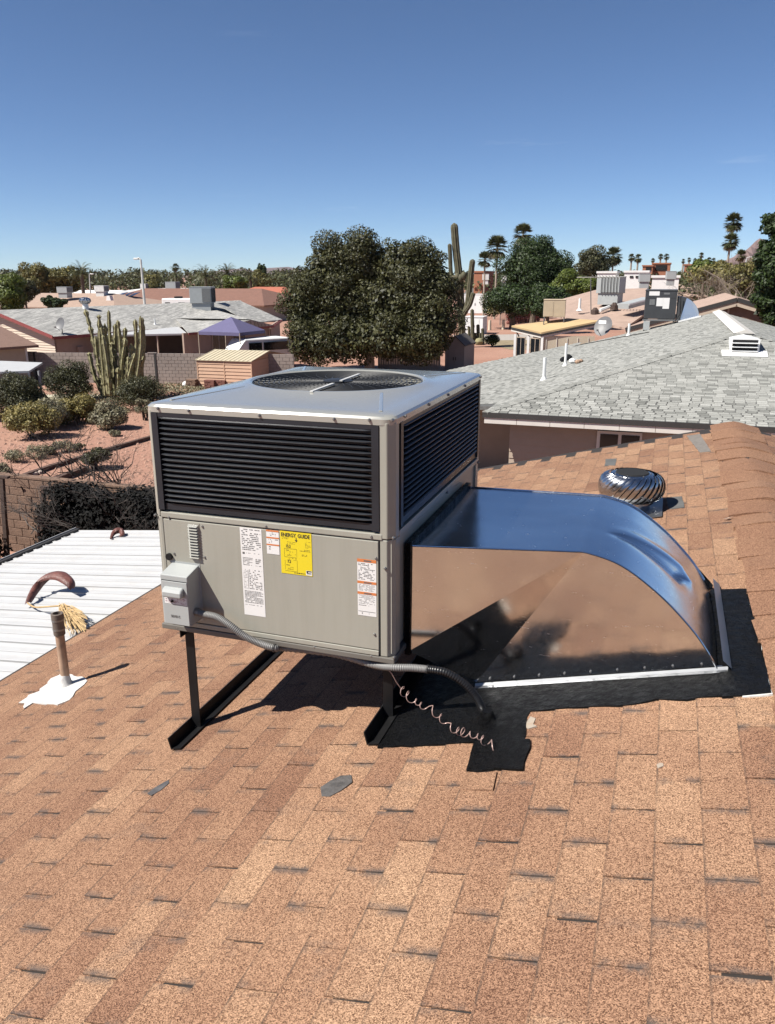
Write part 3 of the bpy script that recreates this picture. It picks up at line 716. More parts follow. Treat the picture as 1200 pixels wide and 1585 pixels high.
# ================================================================== galvanized supply duct elbow
duct = thing('duct_elbow', (-.2, 3.88, RZ0), 'shiny galvanized sheet metal duct elbow curving down to the roof beside the air conditioner', 'duct')
YN, YF = 3.385, 4.362; DXU = UX1+.012
def zc(z): return CAMZ+z
prof = [(DXU, -1.172), (-.80, -1.168), (-.55, -1.1635), (-.33, -1.1596), (-.24, -1.1625), (-.10, -1.205), (.06, -1.315), (.20, -1.450), (.285, -1.560), (.335, -1.645)]
# smooth the outline
def crom(P, k):
    out = []
    for i in range(len(P)-1):
        p0, p1, p2, p3 = P[max(i-1, 0)], P[i], P[i+1], P[min(i+2, len(P)-1)]
        for j in range(k):
            t = j/k
            out.append(tuple(.5*((2*b)+(-a+c)*t+(2*a-5*b+4*c-d)*t*t+(-a+3*b-3*c+d)*t**3) for a, b, c, d in zip(p0, p1, p2, p3)))
    return out+[P[-1]]
pf = crom(prof, 10); npf = len(pf)
def yn_at(x): return 3.262+(YN-3.262)*min(1, max(0, (x-DXU)/(-.28-DXU)))**1.0     # near edge closes in towards the cabinet
arc = [0]
for a, b in zip(pf, pf[1:]): arc.append(arc[-1]+math.hypot(b[0]-a[0], b[1]-a[1]))
ny = 110; vs_ = []
dA, dB = aY(938, 828, 3.9), aY(1052, 890, 3.62)       # ends of the crease in the top sheet
for i, (x, z) in enumerate(pf):
    a = pf[max(i-1, 0)]; b = pf[min(i+1, npf-1)]; tx, tz = b[0]-a[0], b[1]-a[1]; l_ = math.hypot(tx, tz); nx, nz = -tz/l_, tx/l_
    for j in range(ny+1):
        y = yn_at(x)+(YF-yn_at(x))*j/ny
        h = .010*math.sin(3.2*x+1)*math.sin(math.pi*j/ny)                      # oil-canning
        # dent: a crease running down across the bend
        u = (x+.19)/.34                                                          # 0..1 along the dent
        yc_ = 3.735+.18*u; uu = min(1, max(0, u))
        env = uu**.8*max(0, 1-max(0, u-1)/.16) if u > 0 else 0
        q = (y-yc_)
        h -= .034*env*math.exp(-(q/(.010+.012*uu))**2) if q > 0 else .034*env*math.exp(-(q/(.03+.10*uu))**2)
        h += .012*env*math.exp(-((q-.07)/.05)**2)
        vs_.append((x+nx*h, y, zc(z)+nz*h))
mb = MB(); mb.add(vs_, [(i*(ny+1)+j, i*(ny+1)+j+1, (i+1)*(ny+1)+j+1, (i+1)*(ny+1)+j) for i in range(npf-1) for j in range(ny)])
mb.build('top_sheet', MAT['galv_top'], duct, smooth=True, angle=60)
# near side: three facets folded along two creases
AP = (-.270, zc(-1.1585))
def roofz(x, l=.03): return RZ0+RS*x+l
blx, brx = -.725, .345
def side(Yn, sgn, yn_edge):
    e0 = Vector((DXU, yn_edge, zc(-1.173))); e1 = Vector((DXU, yn_edge-.012*sgn, zc(-1.690)))
    ap = Vector((AP[0], Yn, AP[1])); bl = Vector((blx, Yn+.004*sgn, roofz(blx, .035))); br = Vector((brx, Yn, roofz(brx, .035)))
    top1 = [Vector((x, yn_at(x) if sgn > 0 else Yn, zc(z))) for x, z in pf if x < AP[0]-.01]
    top2 = [Vector((x, Yn, zc(z))) for x, z in pf if x > AP[0]+.01]
    facets = [[top1[0], ap, e1], [e1, ap, bl], [bl, ap]+top2+[br]]
    return facets
for k, fc in enumerate(side(YN, 1, yn_at(DXU))):
    mb = MB(); mb.poly([p+Vector((0, -.0, 0)) for p in fc])
    o = mb.build('side_sheet', MAT['galv'], duct)
    bm = bmesh.new(); bm.from_mesh(o.data); bmesh.ops.triangulate(bm, faces=bm.faces)
    bmesh.ops.subdivide_edges(bm, edges=bm.edges, cuts=3, use_grid_fill=True); bm.to_mesh(o.data); bm.free()
    o.data.polygons.foreach_set('use_smooth', [True]*len(o.data.polygons))
for fc in side(YF, -1, YF):
    mb = MB(); mb.poly(fc); mb.build('back_sheet', MAT['galv'], duct)
# underside
mb = MB(); mb.poly([(DXU, yn_at(DXU)-.012, zc(-1.690)), (DXU, YF, zc(-1.690)), (blx, YF, roofz(blx, .035)), (blx, YN+.004, roofz(blx, .035))]); mb.build('bottom_sheet', MAT['galv'], duct)
# standing seams along the upper edges
mb = MB(); mb.tube([Vector((x, yn_at(x)-.002, zc(z)+.002)) for x, z in pf], .0045, 6); mb.build('edge_seam', MAT['galv'], duct, smooth=True)
mb = MB(); mb.tube([Vector((x, YF+.002, zc(z)+.003)) for x, z in pf], .0045, 6); mb.build('edge_seam', MAT['galv'], duct, smooth=True)
MAT['galvrough'] = galv_mat('galvanized_flange', (.27, .275, .28), .45, .5)
# flange on the roof: near and upslope
mb = MB(); a = Vector((blx-.005, YN-.001, roofz(blx, .012))); b = Vector((brx+.02, YN-.006, roofz(brx+.03, .012)))
mb.add([a, b, b+Vector((0, -.020, -.0)), a+Vector((0, -.020, 0)), a+Vector((0, .004, .016)), b+Vector((0, .004, .016)), b+Vector((0, -.003, .004)), a+Vector((0, -.003, .004))], [(4, 5, 6, 7), (7, 6, 2, 3), (4, 0, 1, 5), (0, 3, 2, 1)])
mb.build('base_flange', MAT['galvrough'], duct)
mb = MB(); a = Vector((brx, YN-.02, roofz(brx, .012))); b = Vector((brx, YF+.02, roofz(brx, .012)))
mb.add([a+Vector((-.004, 0, .055)), b+Vector((-.004, 0, .055)), b+Vector((.034, 0, .022)), a+Vector((.034, 0, .022)), b+Vector((.036, 0, .002)), a+Vector((.036, 0, .002))], [(0, 1, 2, 3), (3, 2, 4, 5)])
mb.build('base_flange', M('flange_grey', (.36, .40, .46), .35, .7), duct)
r5 = random.Random(12)
for k in range(9):
    x = -.66+.115*k; c_ = Vector((x, YN+.004, roofz(x, .050))); MB().tube([c_, c_+Vector((0, -.012, 0))], [.006, .004], 6).build('screw', MAT['zinc'], duct)
# collar against the cabinet with black sealant
mb = MB(); mb.bx(UX1-.002, DXU+.012, yn_at(DXU)-.03, YF+.03, zc(-1.70), zc(-1.15)); mb.build('collar', MAT['tar'], duct)

# ================================================================== conduit, wire
cd = thing('flexible_conduit', tuple(aR(755, 1118)), 'flexible electrical conduit hanging below the air conditioner down to the black tar', 'conduit')
P = [Vector((BX1+.01, UY0-.06, zc(-1.525))), Vector((BX1+.04, UY0-.062, zc(-1.53)))]
P += [aY(335, 955, UY0-.06), aY(355, 967, UY0-.06), aY(378, 984, UY0-.05), aY(400, 995, UY0-.035), aY(425, 1003, UY0-.02), Vector((-1.60, UY0+.03, UZB-.035)), Vector((-1.35, UY0+.06, UZB-.04)), Vector((-1.14, UY0+.02, UZB-.042)), aY(608, 1033, UY0-.005), aY(640, 1034, UY0+.01), aY(662, 1036, UY0+.015)]
pc = crom([tuple(p) for p in P], 8)
rings = []; rad = []
# corrugation
dense = crom(pc, 5)
for i in range(len(dense)): rad.append(.0165+(.0016 if i % 4 < 2 else -.0006))
MB().tube(dense, rad, 10).build('grey_section', MAT['conduit'], cd, smooth=True, angle=80)
MB().tube([P[0]-Vector((.02, 0, 0)), P[0]+Vector((.012, 0, 0))], .020, 10).build('fitting', MAT['zinc'], cd)
Q = [P[-1], aY(690, 1041, UY0+.03), aY(718, 1058, UY0+.05), aY(738, 1080, UY0+.06), aY(748, 1100, UY0+.05), aR(754, 1118, .02)]
dense = crom(crom([tuple(p) for p in Q], 8), 4)
MB().tube(dense, [.0175+(.0014 if i % 4 < 2 else -.0006) for i in range(len(dense))], 10).build('black_section', MAT['conduitblack'], cd, smooth=True, angle=80)
MB().lathe([(.062, 0), (.05, .012), (.034, .03), (.030, .05), (.022, .06)], aR(754, 1118, -.002), 16).build('tar_boot', MAT['tar'], cd, smooth=True)
for i in (48, 150): MB().tube([Vector(pc[min(i, len(pc)-1)//1 if i < len(pc) else -1])+Vector((-.003, 0, 0)), Vector(pc[i if i < len(pc) else -1])+Vector((.004, 0, 0))], .0205, 10).build('cable_tie', MAT['ink'], cd)
wr = []
st_, en = aY(622, 1067, UY0+.02), aR(777, 1166, .02)
lead = crom([tuple(aY(596, 1033, UY0)), tuple(aY(606, 1042, UY0)), tuple(aY(614, 1056, UY0+.01)), tuple(st_)], 6)
ax_d = (en-st_); e1 = Vector((0, 0, 1)).cross(ax_d).normalized(); e2 = ax_d.normalized().cross(e1)
r2 = random.Random(9); nturn = 13
for i in range(nturn*14+1):
    t = i/(nturn*14); ph = 2*math.pi*(t*nturn+.45*math.sin(9*t)+.2*math.sin(31*t))
    rd = .0155+.004*math.sin(t*23)+.003*math.sin(t*61); sag = -.03*math.sin(math.pi*t)-.010*math.sin(t*14)
    wr.append(tuple(st_+ax_d*t+e1*math.cos(ph)*rd+e2*math.sin(ph)*rd+Vector((0, 0, sag))))
mb = MB(); mb.tube(lead+wr, .0021, 6)
mb.build('coiled_wire', MAT['copper'], None, smooth=True, label='thin pinkish coiled wire spiralling down to the black tar square', cat='wire')

# ================================================================== turbine vent
tv = thing('turbine_vent', (-.17, 6.2, RZ0-.04), 'shiny spinning turbine roof vent behind the metal duct', 'roof vent')
tc = Vector((-.17, 6.2, CAMZ-1.545)); RT_ = .250
MB().lathe([(.15, -.30), (.15, -.11)], tc, 24).build('base_pipe', MAT['galv'], tv, smooth=True)
mb = MB(); q = [Vector((-.17+a, 6.2+b, RZ0+RS*(-.17+a)+.014)) for a, b in ((-.24, -.27), (.24, -.27), (.24, .27), (-.24, .27))]; mb.prism(q, (0, 0, .003)); mb.build('flashing', MAT['galvrough'], tv)
MB().lathe([(.001, .106), (.12, .104), (.158, .096), (.164, .088)], tc, 28, False).build('cap', MAT['turbine'], tv, smooth=True)
MB().lathe([(.155, -.125), (.175, -.120), (.175, -.105), (.155, -.105)], tc, 24).build('bottom_ring', MAT['turbine'], tv, smooth=True)
MB().lathe([(.13, -.11), (.16, -.05), (.16, .05), (.12, .11)], tc, 20).build('inner_dark', MAT['blackhole'], tv)
nv = 30; first = None
for k in range(nv):
    if first is None:
        mb = MB(); vs_ = []; m_ = 9
        for i in range(m_):
            ph = -1.0+2.05*i/(m_-1)                        # from bottom to top
            rr_ = RT_*math.cos(ph*.93)**.55; z = .100*math.sin(ph*1.28)/math.sin(1.28*1.0)*.98
            tw = .75*(i/(m_-1))
            for s, o in ((0, 1.0), (.09, .992), (.19, .975), (.27, .90)): vs_.append((tc.x+rr_*o*math.cos(tw+s), tc.y+rr_*o*math.sin(tw+s), tc.z+z))
        mb.add(vs_, [(i*4+j, i*4+j+1, i*4+j+5, i*4+j+4) for i in range(m_-1) for j in range(3)])
        first = mb.build('vane', MAT['turbine'], tv, smooth=True, angle=70)
        # re-centre the vane on the vent's axis so that copies turn about it
        off = base_of(tv).inverted() @ tc
        for v in first.data.vertices: v.co -= Vector((off.x, off.y, 0))
        first.location = (off.x, off.y, 0)
    else:
        o = first.copy(); COL.objects.link(o); o.parent = tv; o.rotation_euler = (0, 0, 2*math.pi*k/nv)
for k in range(14):
    t = 2*math.pi*k/14
    if k % 2 == 0: MB().lathe([(.006, 0), (.005, .005)], tc+Vector((.135*math.cos(t), .135*math.sin(t), .101)), 6).build('rivet', MAT['zinc'], tv)

# ================================================================== vent pipe with white sealant
vb = aR(103, 1062); vp_ = thing('vent_pipe', tuple(vb), 'rusty brown plumbing vent pipe standing in white sealant at the roof edge', 'pipe')
MAT['pipe'] = M('pipe_tan', (.55, .36, .24), .7, var=.15, scale=14, dirt=(.22, .13, .09), dscale=8, damt=.7)
MAT['pipecap'] = M('pipe_collar', (.20, .155, .125), .6, var=.3, scale=18)
top = aY(88, 949, vb.y)
MB().tube([vb-Vector((0, 0, .05)), Vector((vb.x, vb.y, top.z-.11))], .029, 16).build('pipe', MAT['pipe'], vp_, smooth=True)
mb = MB(); mb.lathe([(.036, -.15), (.037, -.145), (.037, -.04), (.039, -.038), (.039, -.002), (.034, 0), (.026, 0), (.026, -.03)], (vb.x, vb.y, top.z), 18); mb.build('collar', MAT['pipecap'], vp_, smooth=True)
for z in (-.045, -.11): MB().lathe([(.0395, -.006), (.0395, .006)], (vb.x, vb.y, top.z+z), 18).build('clamp_band', MAT['zinc'], vp_)
MAT['sealant'] = M('white_sealant', (.80, .78, .75), .7, var=.12, scale=15, bmp=.5, bscale=35)
mb = MB(); mb.lathe([(.075, -.012), (.058, .012), (.042, .03), (.034, .075), (.030, .085)], vb+Vector((-.004, -.004, .004)), 14); mb.build('sealant_cone', MAT['sealant'], vp_, smooth=True)
roof_patch('sealant_splash', [(30, 1090), (45, 1078), (62, 1072), (80, 1052), (100, 1044), (132, 1051), (131, 1062), (118, 1072), (108, 1086), (90, 1093), (70, 1092), (52, 1090), (38, 1099)], MAT['sealant'], .0115, .030, vp_, seed=21)
# ---- small leaf on the shingles
c = aR(1126, 806, .012); mb = MB(); mb.add([c+Vector((-.03, -.012, 0)), c+Vector((.0, -.02, .012)), c+Vector((.035, .008, .02)), c+Vector((.0, .015, .004))], [(0, 1, 2, 3)])
mb.build('fallen_leaf', M('dry_leaf', (.62, .58, .5), .8), None, label='small pale dry leaf lying on the tan shingles near the ridge', cat='leaf')
ALB = .74
# ================================================================== vegetation helpers
def leaf_cloud(rng, blobs, n, size, aspect=.55, shell=.55, up=.25, flat=0.0):
    """quads spread through ellipsoid blobs [(centre, radii)], facing roughly outward; returns verts, faces"""
    vol = np.array([b[1][0]*b[1][1]*b[1][2] for b in blobs])**.67; vol /= vol.sum()
    idx = rng.choice(len(blobs), n, p=vol)
    C = np.array([b[0] for b in blobs])[idx]; Rr = np.array([b[1] for b in blobs])[idx]
    dr = rng.normal(size=(n, 3)); dr /= np.linalg.norm(dr, axis=1)[:, None]
    rad = (shell+(1-shell)*rng.rand(n))**.7
    P = C+dr*Rr*rad[:, None]
    nm = dr+rng.normal(size=(n, 3))*.55+np.array([0, 0, up]); nm /= np.linalg.norm(nm, axis=1)[:, None]
    t = np.cross(nm, rng.normal(size=(n, 3))); t /= np.linalg.norm(t, axis=1)[:, None]
    b = np.cross(nm, t)
    s = size*(.65+.7*rng.rand(n))[:, None]
    t = t*s*.5; b = b*s*.5*aspect
    V = np.stack([P-t, P-b*.9, P+t, P+b*.9], 1).reshape(-1, 3)
    F = np.arange(n*4).reshape(-1, 4)
    return V, F
def clumps(rng, c, radii, n, r, lobes=None):
    """clump centres on and inside an ellipsoid, denser near its surface"""
    out = []
    for i in range(n):
        d_ = rng.normal(size=3); d_ /= np.linalg.norm(d_)
        if lobes is None and d_[2] < -.55: d_[2] *= -.5
        k = .35+.65*rng.rand()**.45
        q = np.array(c)+d_*np.array(radii)*k
        rr_ = r*(.6+.8*rng.rand()); out.append((q, (rr_, rr_, rr_*.8)))
    return out
MAT['bark'] = M('bark_brown', (.15, .11, .08), .9, var=.25, scale=8, bmp=.6, bscale=25, bdist=.03)
MAT['barkpale'] = M('bark_pale', (.36, .30, .24), .85, var=.2, scale=6)
MAT['leaf_ficus'] = leaf_mat('leaf_ficus', (.017, .020, .007), (.084, .083, .028))
MAT['leaf_dark'] = leaf_mat('leaf_dark', (.011, .022, .006), (.045, .072, .017))
MAT['leaf_olive'] = leaf_mat('leaf_olive', (.055, .055, .016), (.22, .19, .062))
MAT['leaf_yellow'] = leaf_mat('leaf_yellow', (.10, .09, .030), (.30, .245, .085))
MAT['leaf_grey'] = leaf_mat('leaf_grey', (.09, .085, .05), (.30, .27, .17))
MAT['leaf_bush'] = leaf_mat('leaf_bush', (.025, .028, .012), (.085, .085, .038))
MAT['leaf_green'] = leaf_mat('leaf_green', (.040, .060, .010), (.14, .17, .030))
MAT['leaf_palm'] = leaf_mat('leaf_palm', (.030, .036, .014), (.105, .11, .045), .45, .15)
MAT['frond_dry'] = leaf_mat('frond_dry', (.12, .09, .045), (.30, .23, .12))
MAT['twig'] = M('twig_dark', (.05, .038, .032), .9, var=.3, scale=10)
MAT['twigpale'] = M('twig_pale', (.23, .18, .14), .9, var=.3, scale=6)

def bush(name, label, cat, c, radii, nleaf, size, mat, seed, nclump=14, cr=.35, group=None, stems=5, twig='twig', shell=.5, aspect=.5):
    rng = np.random.RandomState(seed); c = Vector(c)
    t = thing(name, (c.x, c.y, 0), label, cat, group)
    cen = np.array([c.x, c.y, c.z if c.z > .05 else radii[2]*.75])
    cl = clumps(rng, cen, [radii[0]*.75, radii[1]*.75, radii[2]*.72], nclump, cr*min(radii[0], radii[2]*1.3))
    cl = [(np.array([q[0], q[1], max(q[2], .25*radii[2])]), r_) for q, r_ in cl]
    V, F = leaf_cloud(rng, cl, nleaf, size, shell=shell, aspect=aspect); V[:, 2] = np.maximum(V[:, 2], .02)
    raw('foliage', V, F, MAT[mat], t)
    mb = MB()
    for k in range(stems):
        q = cl[rng.randint(len(cl))][0]; b0 = Vector((c.x+rng.normal()*.06, c.y+rng.normal()*.06, -.02))
        mid = b0.lerp(Vector(q), .5)+Vector((rng.normal()*.06, rng.normal()*.06, .05))
        mb.tube([b0, mid, Vector(q)], [.035, .025, .012], 5)
    mb.build('stem', MAT[twig], t)
    return t
def tree(name, label, c, radii, h, nleaf, size, mat, seed, nclump=30, cr=.3, group=None, bark='bark', trunk=.18, blobs=None, aspect=.55, cat='tree', dense=.35):
    """trunk at c (ground), crown ellipsoid centred at height h"""
    rng = np.random.RandomState(seed); c = Vector(c)
    t = thing(name, (c.x, c.y, 0), label, cat, group)
    cl = []
    for (o, rd, k) in (blobs or [((0, 0, 0), radii, nclump)]):
        cl += clumps(rng, np.array([c.x+o[0], c.y+o[1], h+o[2]]), [x*.86 for x in rd], k, cr*min(rd[0], rd[2]), 1)
    V, F = leaf_cloud(rng, cl, nleaf, size, aspect=aspect)
    core = [(np.array([c.x+o[0], c.y+o[1], h+o[2]]), [x*.80 for x in rd]) for (o, rd, k) in (blobs or [((0, 0, 0), radii, nclump)])]
    V2, F2 = leaf_cloud(rng, core, int(nleaf*dense), size*1.5, aspect=.8, shell=.02)      # leaves inside the crown
    V = np.concatenate([V, V2]); F = np.concatenate([F, F2+len(F)*4]); V[:, 2] = np.maximum(V[:, 2], .1)
    raw('crown', V, F, MAT[mat], t)
    mb = MB(); fork = Vector((c.x, c.y, max(.6, h-radii[2]*.75)))
    mb.tube([Vector((c.x, c.y, -.05)), Vector((c.x+trunk*.3, c.y, fork.z*.5)), fork], [trunk*1.3, trunk, trunk*.85], 8)
    for k in range(7):
        q = Vector(cl[rng.randint(len(cl))][0]); mid = fork.lerp(q, .5)+Vector((rng.normal()*.2, rng.normal()*.2, .2))
        mb.tube([fork-Vector((0, 0, .1)), mid, q], [trunk*.6, trunk*.35, trunk*.1], 6)
    mb.build('trunk', MAT[bark], t, smooth=True)
    return t

def stick_shrub(mb, base, height, n, rng, spread=.5, r=.02, depth_=3):
    def grow(p, d_, L_, rad, k):
        q = p+d_*L_; m = p.lerp(q, .5)+Vector(rng.normal(size=3)*L_*.07)
        mb.tube([p, m, q], [rad, rad*.8, rad*.6], 4, False)
        if k <= 0: return
        for i in range(rng.randint(2, 4)):
            nd = (d_+Vector(rng.normal(size=3)*.55)); nd.z = abs(nd.z)*.8+.15; nd.normalize()
            grow(p.lerp(q, rng.uniform(.5, 1)), nd, L_*rng.uniform(.5, .8), rad*.55, k-1)
    for i in range(n):
        d_ = Vector((rng.normal()*spread, rng.normal()*spread, 1)).normalized()
        grow(Vector(base)+Vector((rng.normal()*.05, rng.normal()*.05, 0)), d_, height*rng.uniform(.4, .6), r, depth_)

def fan_palm(name, label, base, h, cr, seed, lean=(0, 0), group=None, trunk=.16, skirt=True, n=34):
    """fan palm: thin trunk, ball of fan fronds, skirt of dry ones"""
    rng = np.random.RandomState(seed); b = Vector(base)
    t = thing(name, (b.x, b.y, 0), label, 'palm tree', group)
    top = Vector((b.x+lean[0], b.y+lean[1], h)); mid = b.lerp(top, .5)+Vector((lean[0]*.15, 0, 0))
    mb = MB(); mb.tube([Vector((b.x, b.y, -.1)), mid, top], [trunk*1.25, trunk, trunk*.85], 8); mb.build('trunk', MAT['barkpale'], t, smooth=True)
    def fr(nn, e0, e1, mat, nm, sc_=1.0):
        V = []; F = []
        for k in range(nn):
            az = rng.rand()*2*math.pi; el = R(rng.uniform(e0, e1))
            d_ = Vector((math.cos(az)*math.cos(el), math.sin(az)*math.cos(el), math.sin(el)))
            side = d_.cross(Vector((0, 0, 1))).normalized(); nr = side.cross(d_)
            hub = top+d_*cr*.42*sc_
            a = len(V); V += [top+side*.02, top-side*.02, hub-side*.03, hub+side*.03]; F.append((a, a+1, a+2, a+3))
            m = 9
            for j in range(m):
                th = R(-75+150*j/(m-1)); dd = (d_*math.cos(th)+side*math.sin(th)).normalized()
                ln = cr*.60*sc_*(.75+.25*math.cos(th))*rng.uniform(.85, 1.1)
                sd = dd.cross(nr).normalized()*cr*.045
                tip = hub+dd*ln-Vector((0, 0, ln*.16)); m1 = hub+dd*ln*.55
                a = len(V); V += [hub, m1+sd, tip, m1-sd]; F.append((a, a+1, a+2, a+3))
        raw(nm, [tuple(q) for q in V], F, MAT[mat], t)
    fr(int(n*1.9), -55, 88, 'leaf_palm', 'crown')
    if skirt: fr(n//2, -85, -40, 'frond_dry', 'dry_skirt', .95)
    return t
def date_palm(name, label, base, h, fl, seed, group=None, trunk=.28, n=44, mat='leaf_palm'):
    rng = np.random.RandomState(seed); b = Vector(base); top = Vector((b.x, b.y, h))
    t = thing(name, (b.x, b.y, 0), label, 'palm tree', group)
    MB().tube([Vector((b.x, b.y, -.1)), top], [trunk*1.15, trunk], 9).build('trunk', MAT['bark'], t, smooth=True)
    V = []; F = []
    for k in range(n):
        az = rng.rand()*2*math.pi; el = R(rng.uniform(-15, 80)); d_ = Vector((math.cos(az)*math.cos(el), math.sin(az)*math.cos(el), math.sin(el)))
        pts = []; q = top.copy(); dd = d_.copy(); m = 7; ln = fl*rng.uniform(.85, 1.1)
        for j in range(m+1):
            pts.append(q.copy()); q = q+dd*(ln/m); dd = (dd-Vector((0, 0, .16+.04*j))).normalized()
        for j in range(m):
            p0, p1 = pts[j], pts[j+1]; dr = (p1-p0).normalized(); sd = dr.cross(Vector((0, 0, 1))); sd = sd.normalized() if sd.length > .01 else Vector((1, 0, 0))
            for s in (-1, 1):
                for e in (0, .5):
                    a0 = p0.lerp(p1, e); a1 = p0.lerp(p1, e+.3)
                    tip = a0+(sd*s*.8+dr*.7-Vector((0, 0, .25)))*fl*.17*(1-.5*abs(j/m-.4))
                    a = len(V); V += [a0, tip, a1, a0.lerp(a1, .5)]; F.append((a, a+1, a+2, a+3))
    raw('crown', [tuple(q) for q in V], F, MAT[mat], t)
    return t

# ================================================================== patio cover beside our eave
PK = .10; PX0, PX1, PY0, PY1 = -6.93, EAVE_X-.03, -1.2, 7.93
def pz(x): return CAMZ-2.872+PK*(x-(-4.38))
patio = thing('patio_cover', ((PX0+PX1)/2, 3.4, 0), 'white corrugated metal patio cover at the lower left below the eave', 'patio cover')
MAT['whitemetal'] = M('white_metal', (.40, .40, .40), .5, var=.04, scale=2, dirt=(.36, .34, .32), dscale=5, damt=.5, alb=1)
pw = .322; y = PY1-pw; first = None
while y > PY0:
    if first is None:
        mb = MB()
        for s0, s1 in ((.012, .150), (.162, .302)):
            prof = [(s0, -.012), (s0, .012), (s0+.006, .014), (s0+.012, .002), (s1-.012, 0), (s1-.006, .016), (s1, .014), (s1, -.012)]
            a = [Vector((PX0, y+p[0], pz(PX0)+p[1])) for p in prof]; b = [Vector((PX1, y+p[0], pz(PX1)+p[1])) for p in prof]
            m_ = len(prof); mb.add(a+b, [(i, i+1, m_+i+1, m_+i) for i in range(m_-1)]+[tuple(range(m_-1, -1, -1))])
        first = mb.build('roof_panel', MAT['whitemetal'], patio); yf0 = y
    else:
        o = first.copy(); COL.objects.link(o); o.parent = patio; o.location = (0, y-yf0, 0)
    y -= pw
MAT['darktrim'] = M('dark_trim', (.035, .033, .032), .6)
MB().prism([(PX0, PY0, pz(PX0)-.03), (PX1, PY0, pz(PX1)-.03), (PX1, PY1, pz(PX1)-.03), (PX0, PY1, pz(PX0)-.03)], (0, 0, .008)).build('under_sheet', MAT['darktrim'], patio)
MB().bar((PX0-.03, PY0, pz(PX0)-.02), (PX0-.03, PY1, pz(PX0)-.02), .05, .10).build('gutter', MAT['darktrim'], patio)
MB().bar((PX0-.06, PY0, pz(PX0)+.035), (PX0-.06, PY1, pz(PX0)+.035), .012, .012).build('gutter_lip', M('gutter_grey', (.35, .35, .35), .5), patio)
MB().bx(PX0, PX1, PY1, PY1+.03, pz(PX0)-.12, pz(PX0)+.0).build('end_trim', MAT['darktrim'], patio)
for yy in (2.0, 5.0, 7.7): MB().bx(PX0, PX0+.09, yy-.045, yy+.045, 0, pz(PX0)-.06).build('post', MAT['white'], patio)
# palm sheath and straw lying on the patio cover / pipe
def patio_at(u, v, lift=0.0):
    d = ray(u, v); z0 = CAMZ-2.872+PK*4.38-CAMZ; t = z0/(d.z-PK*d.x); p = d*t; p.z += CAMZ+lift; return p
MAT['sheath'] = M('palm_sheath', (.15, .055, .042), .55, var=.35, scale=9, bmp=.5, bscale=30, bdist=.02)
MAT['straw'] = M('straw', (.50, .34, .16), .8, var=.2, scale=20)
sh = thing('palm_sheath', tuple(patio_at(85, 925)), 'reddish brown curled palm sheath with straw tail lying on white patio cover', 'palm debris')
pts = [patio_at(44, 941, .05), patio_at(52, 932, .10), patio_at(64, 922, .15), patio_at(80, 918, .20), patio_at(98, 919, .21), patio_at(112, 924, .16), patio_at(114, 926, .10)]
ctr = crom([tuple(q) for q in pts], 5); mb = MB(); vs_ = []; nn = 9
for i, q in enumerate(ctr):
    t = i/(len(ctr)-1); wd = .018+.075*math.sin(math.pi*min(1, t*.95+.05))**.8
    for j in range(nn):
        a = R(-10+200*j/(nn-1)); vs_.append(Vector(q)+Vector((.35*wd*math.cos(a)*.3, wd*math.cos(a)*.9, wd*.55*math.sin(a)-.4*wd)))
mb.add(vs_, [(i*nn+j, i*nn+j+1, (i+1)*nn+j+1, (i+1)*nn+j) for i in range(len(ctr)-1) for j in range(nn-1)]); mb.build('sheath', MAT['sheath'], sh, smooth=True)
r2 = random.Random(3)
mb = MB(); mb.tube(crom([tuple(patio_at(44, 941, .05)), tuple(patio_at(55, 949, .06)), tuple(patio_at(75, 955, .10)), tuple(patio_at(95, 957, .12))], 5), .008, 6); mb.build('stalk', MAT['straw'], sh)
mb = MB()
for i in range(150):
    a = patio_at(95+r2.uniform(-2, 8), 955+r2.uniform(-3, 10), .10+r2.uniform(-.02, .03)); e = patio_at(112+r2.uniform(-14, 26), 975+r2.uniform(-14, 16), .03+r2.uniform(0, .08))
    mb.tube([a, a.lerp(e, .5)+Vector((0, 0, r2.uniform(.0, .04))), e], .0028, 3, False)
o = mb.build('straw_tail', MAT['straw'], sh); o['kind'] = 'stuff'
sh2 = thing('palm_sheath', tuple(patio_at(182, 832)), 'small dark red palm sheath at the far edge of the patio cover', 'palm debris')
pts = [patio_at(172, 836, .02), patio_at(176, 832, .05), patio_at(182, 830, .07), patio_at(188, 829, .06), patio_at(190, 831, .03), patio_at(186, 833, .02)]
mb = MB(); mb.tube(crom([tuple(q) for q in pts], 4), [.012+.025*math.sin(math.pi*i/20) for i in range(21)], 8); mb.build('sheath', MAT['sheath'], sh2, smooth=True)

# ================================================================== slump block wall, posts, dark hedge
WY = 13.9
MAT['slump'] = M('slump_block', (.235, .145, .10), .92, var=.15, scale=4, fine=.25, fscale=30, bmp=.5, bscale=25, bdist=.02)
MAT['mortar'] = M('mortar', (.20, .15, .12), .95)
sw_ = thing('slump_wall', (-12, WY, 0), 'brown slump block garden wall behind the white patio cover', 'wall')
WX0, WX1, WH = -18.2, -7.6, 1.82
MB().bx(WX0, WX1, WY+.012, WY+.15, 0, WH-.01).build('wall_core', MAT['mortar'], sw_)
first = None; rr = random.Random(2)
for r_ in range(9):
    z = .2*r_
    x = WX0+(.2 if r_ % 2 else 0)
    while x < WX1-.2:
        if first is None:
            first = MB().bx(x+.006, x+.394, WY-.004, WY+.16, z+.006, z+.194).build('block', MAT['slump'], sw_, bevel=.010); fx, fz = x, z
        else:
            o = first.copy(); COL.objects.link(o); o.parent = sw_; o.location = (x-fx+rr.gauss(0, .003), rr.gauss(0, .006), z-fz)
        x += .4
MB().bx(WX0, WX1, WY-.02, WY+.18, WH-.01, WH+.05).build('cap_course', MAT['slump'], sw_, bevel=.01)
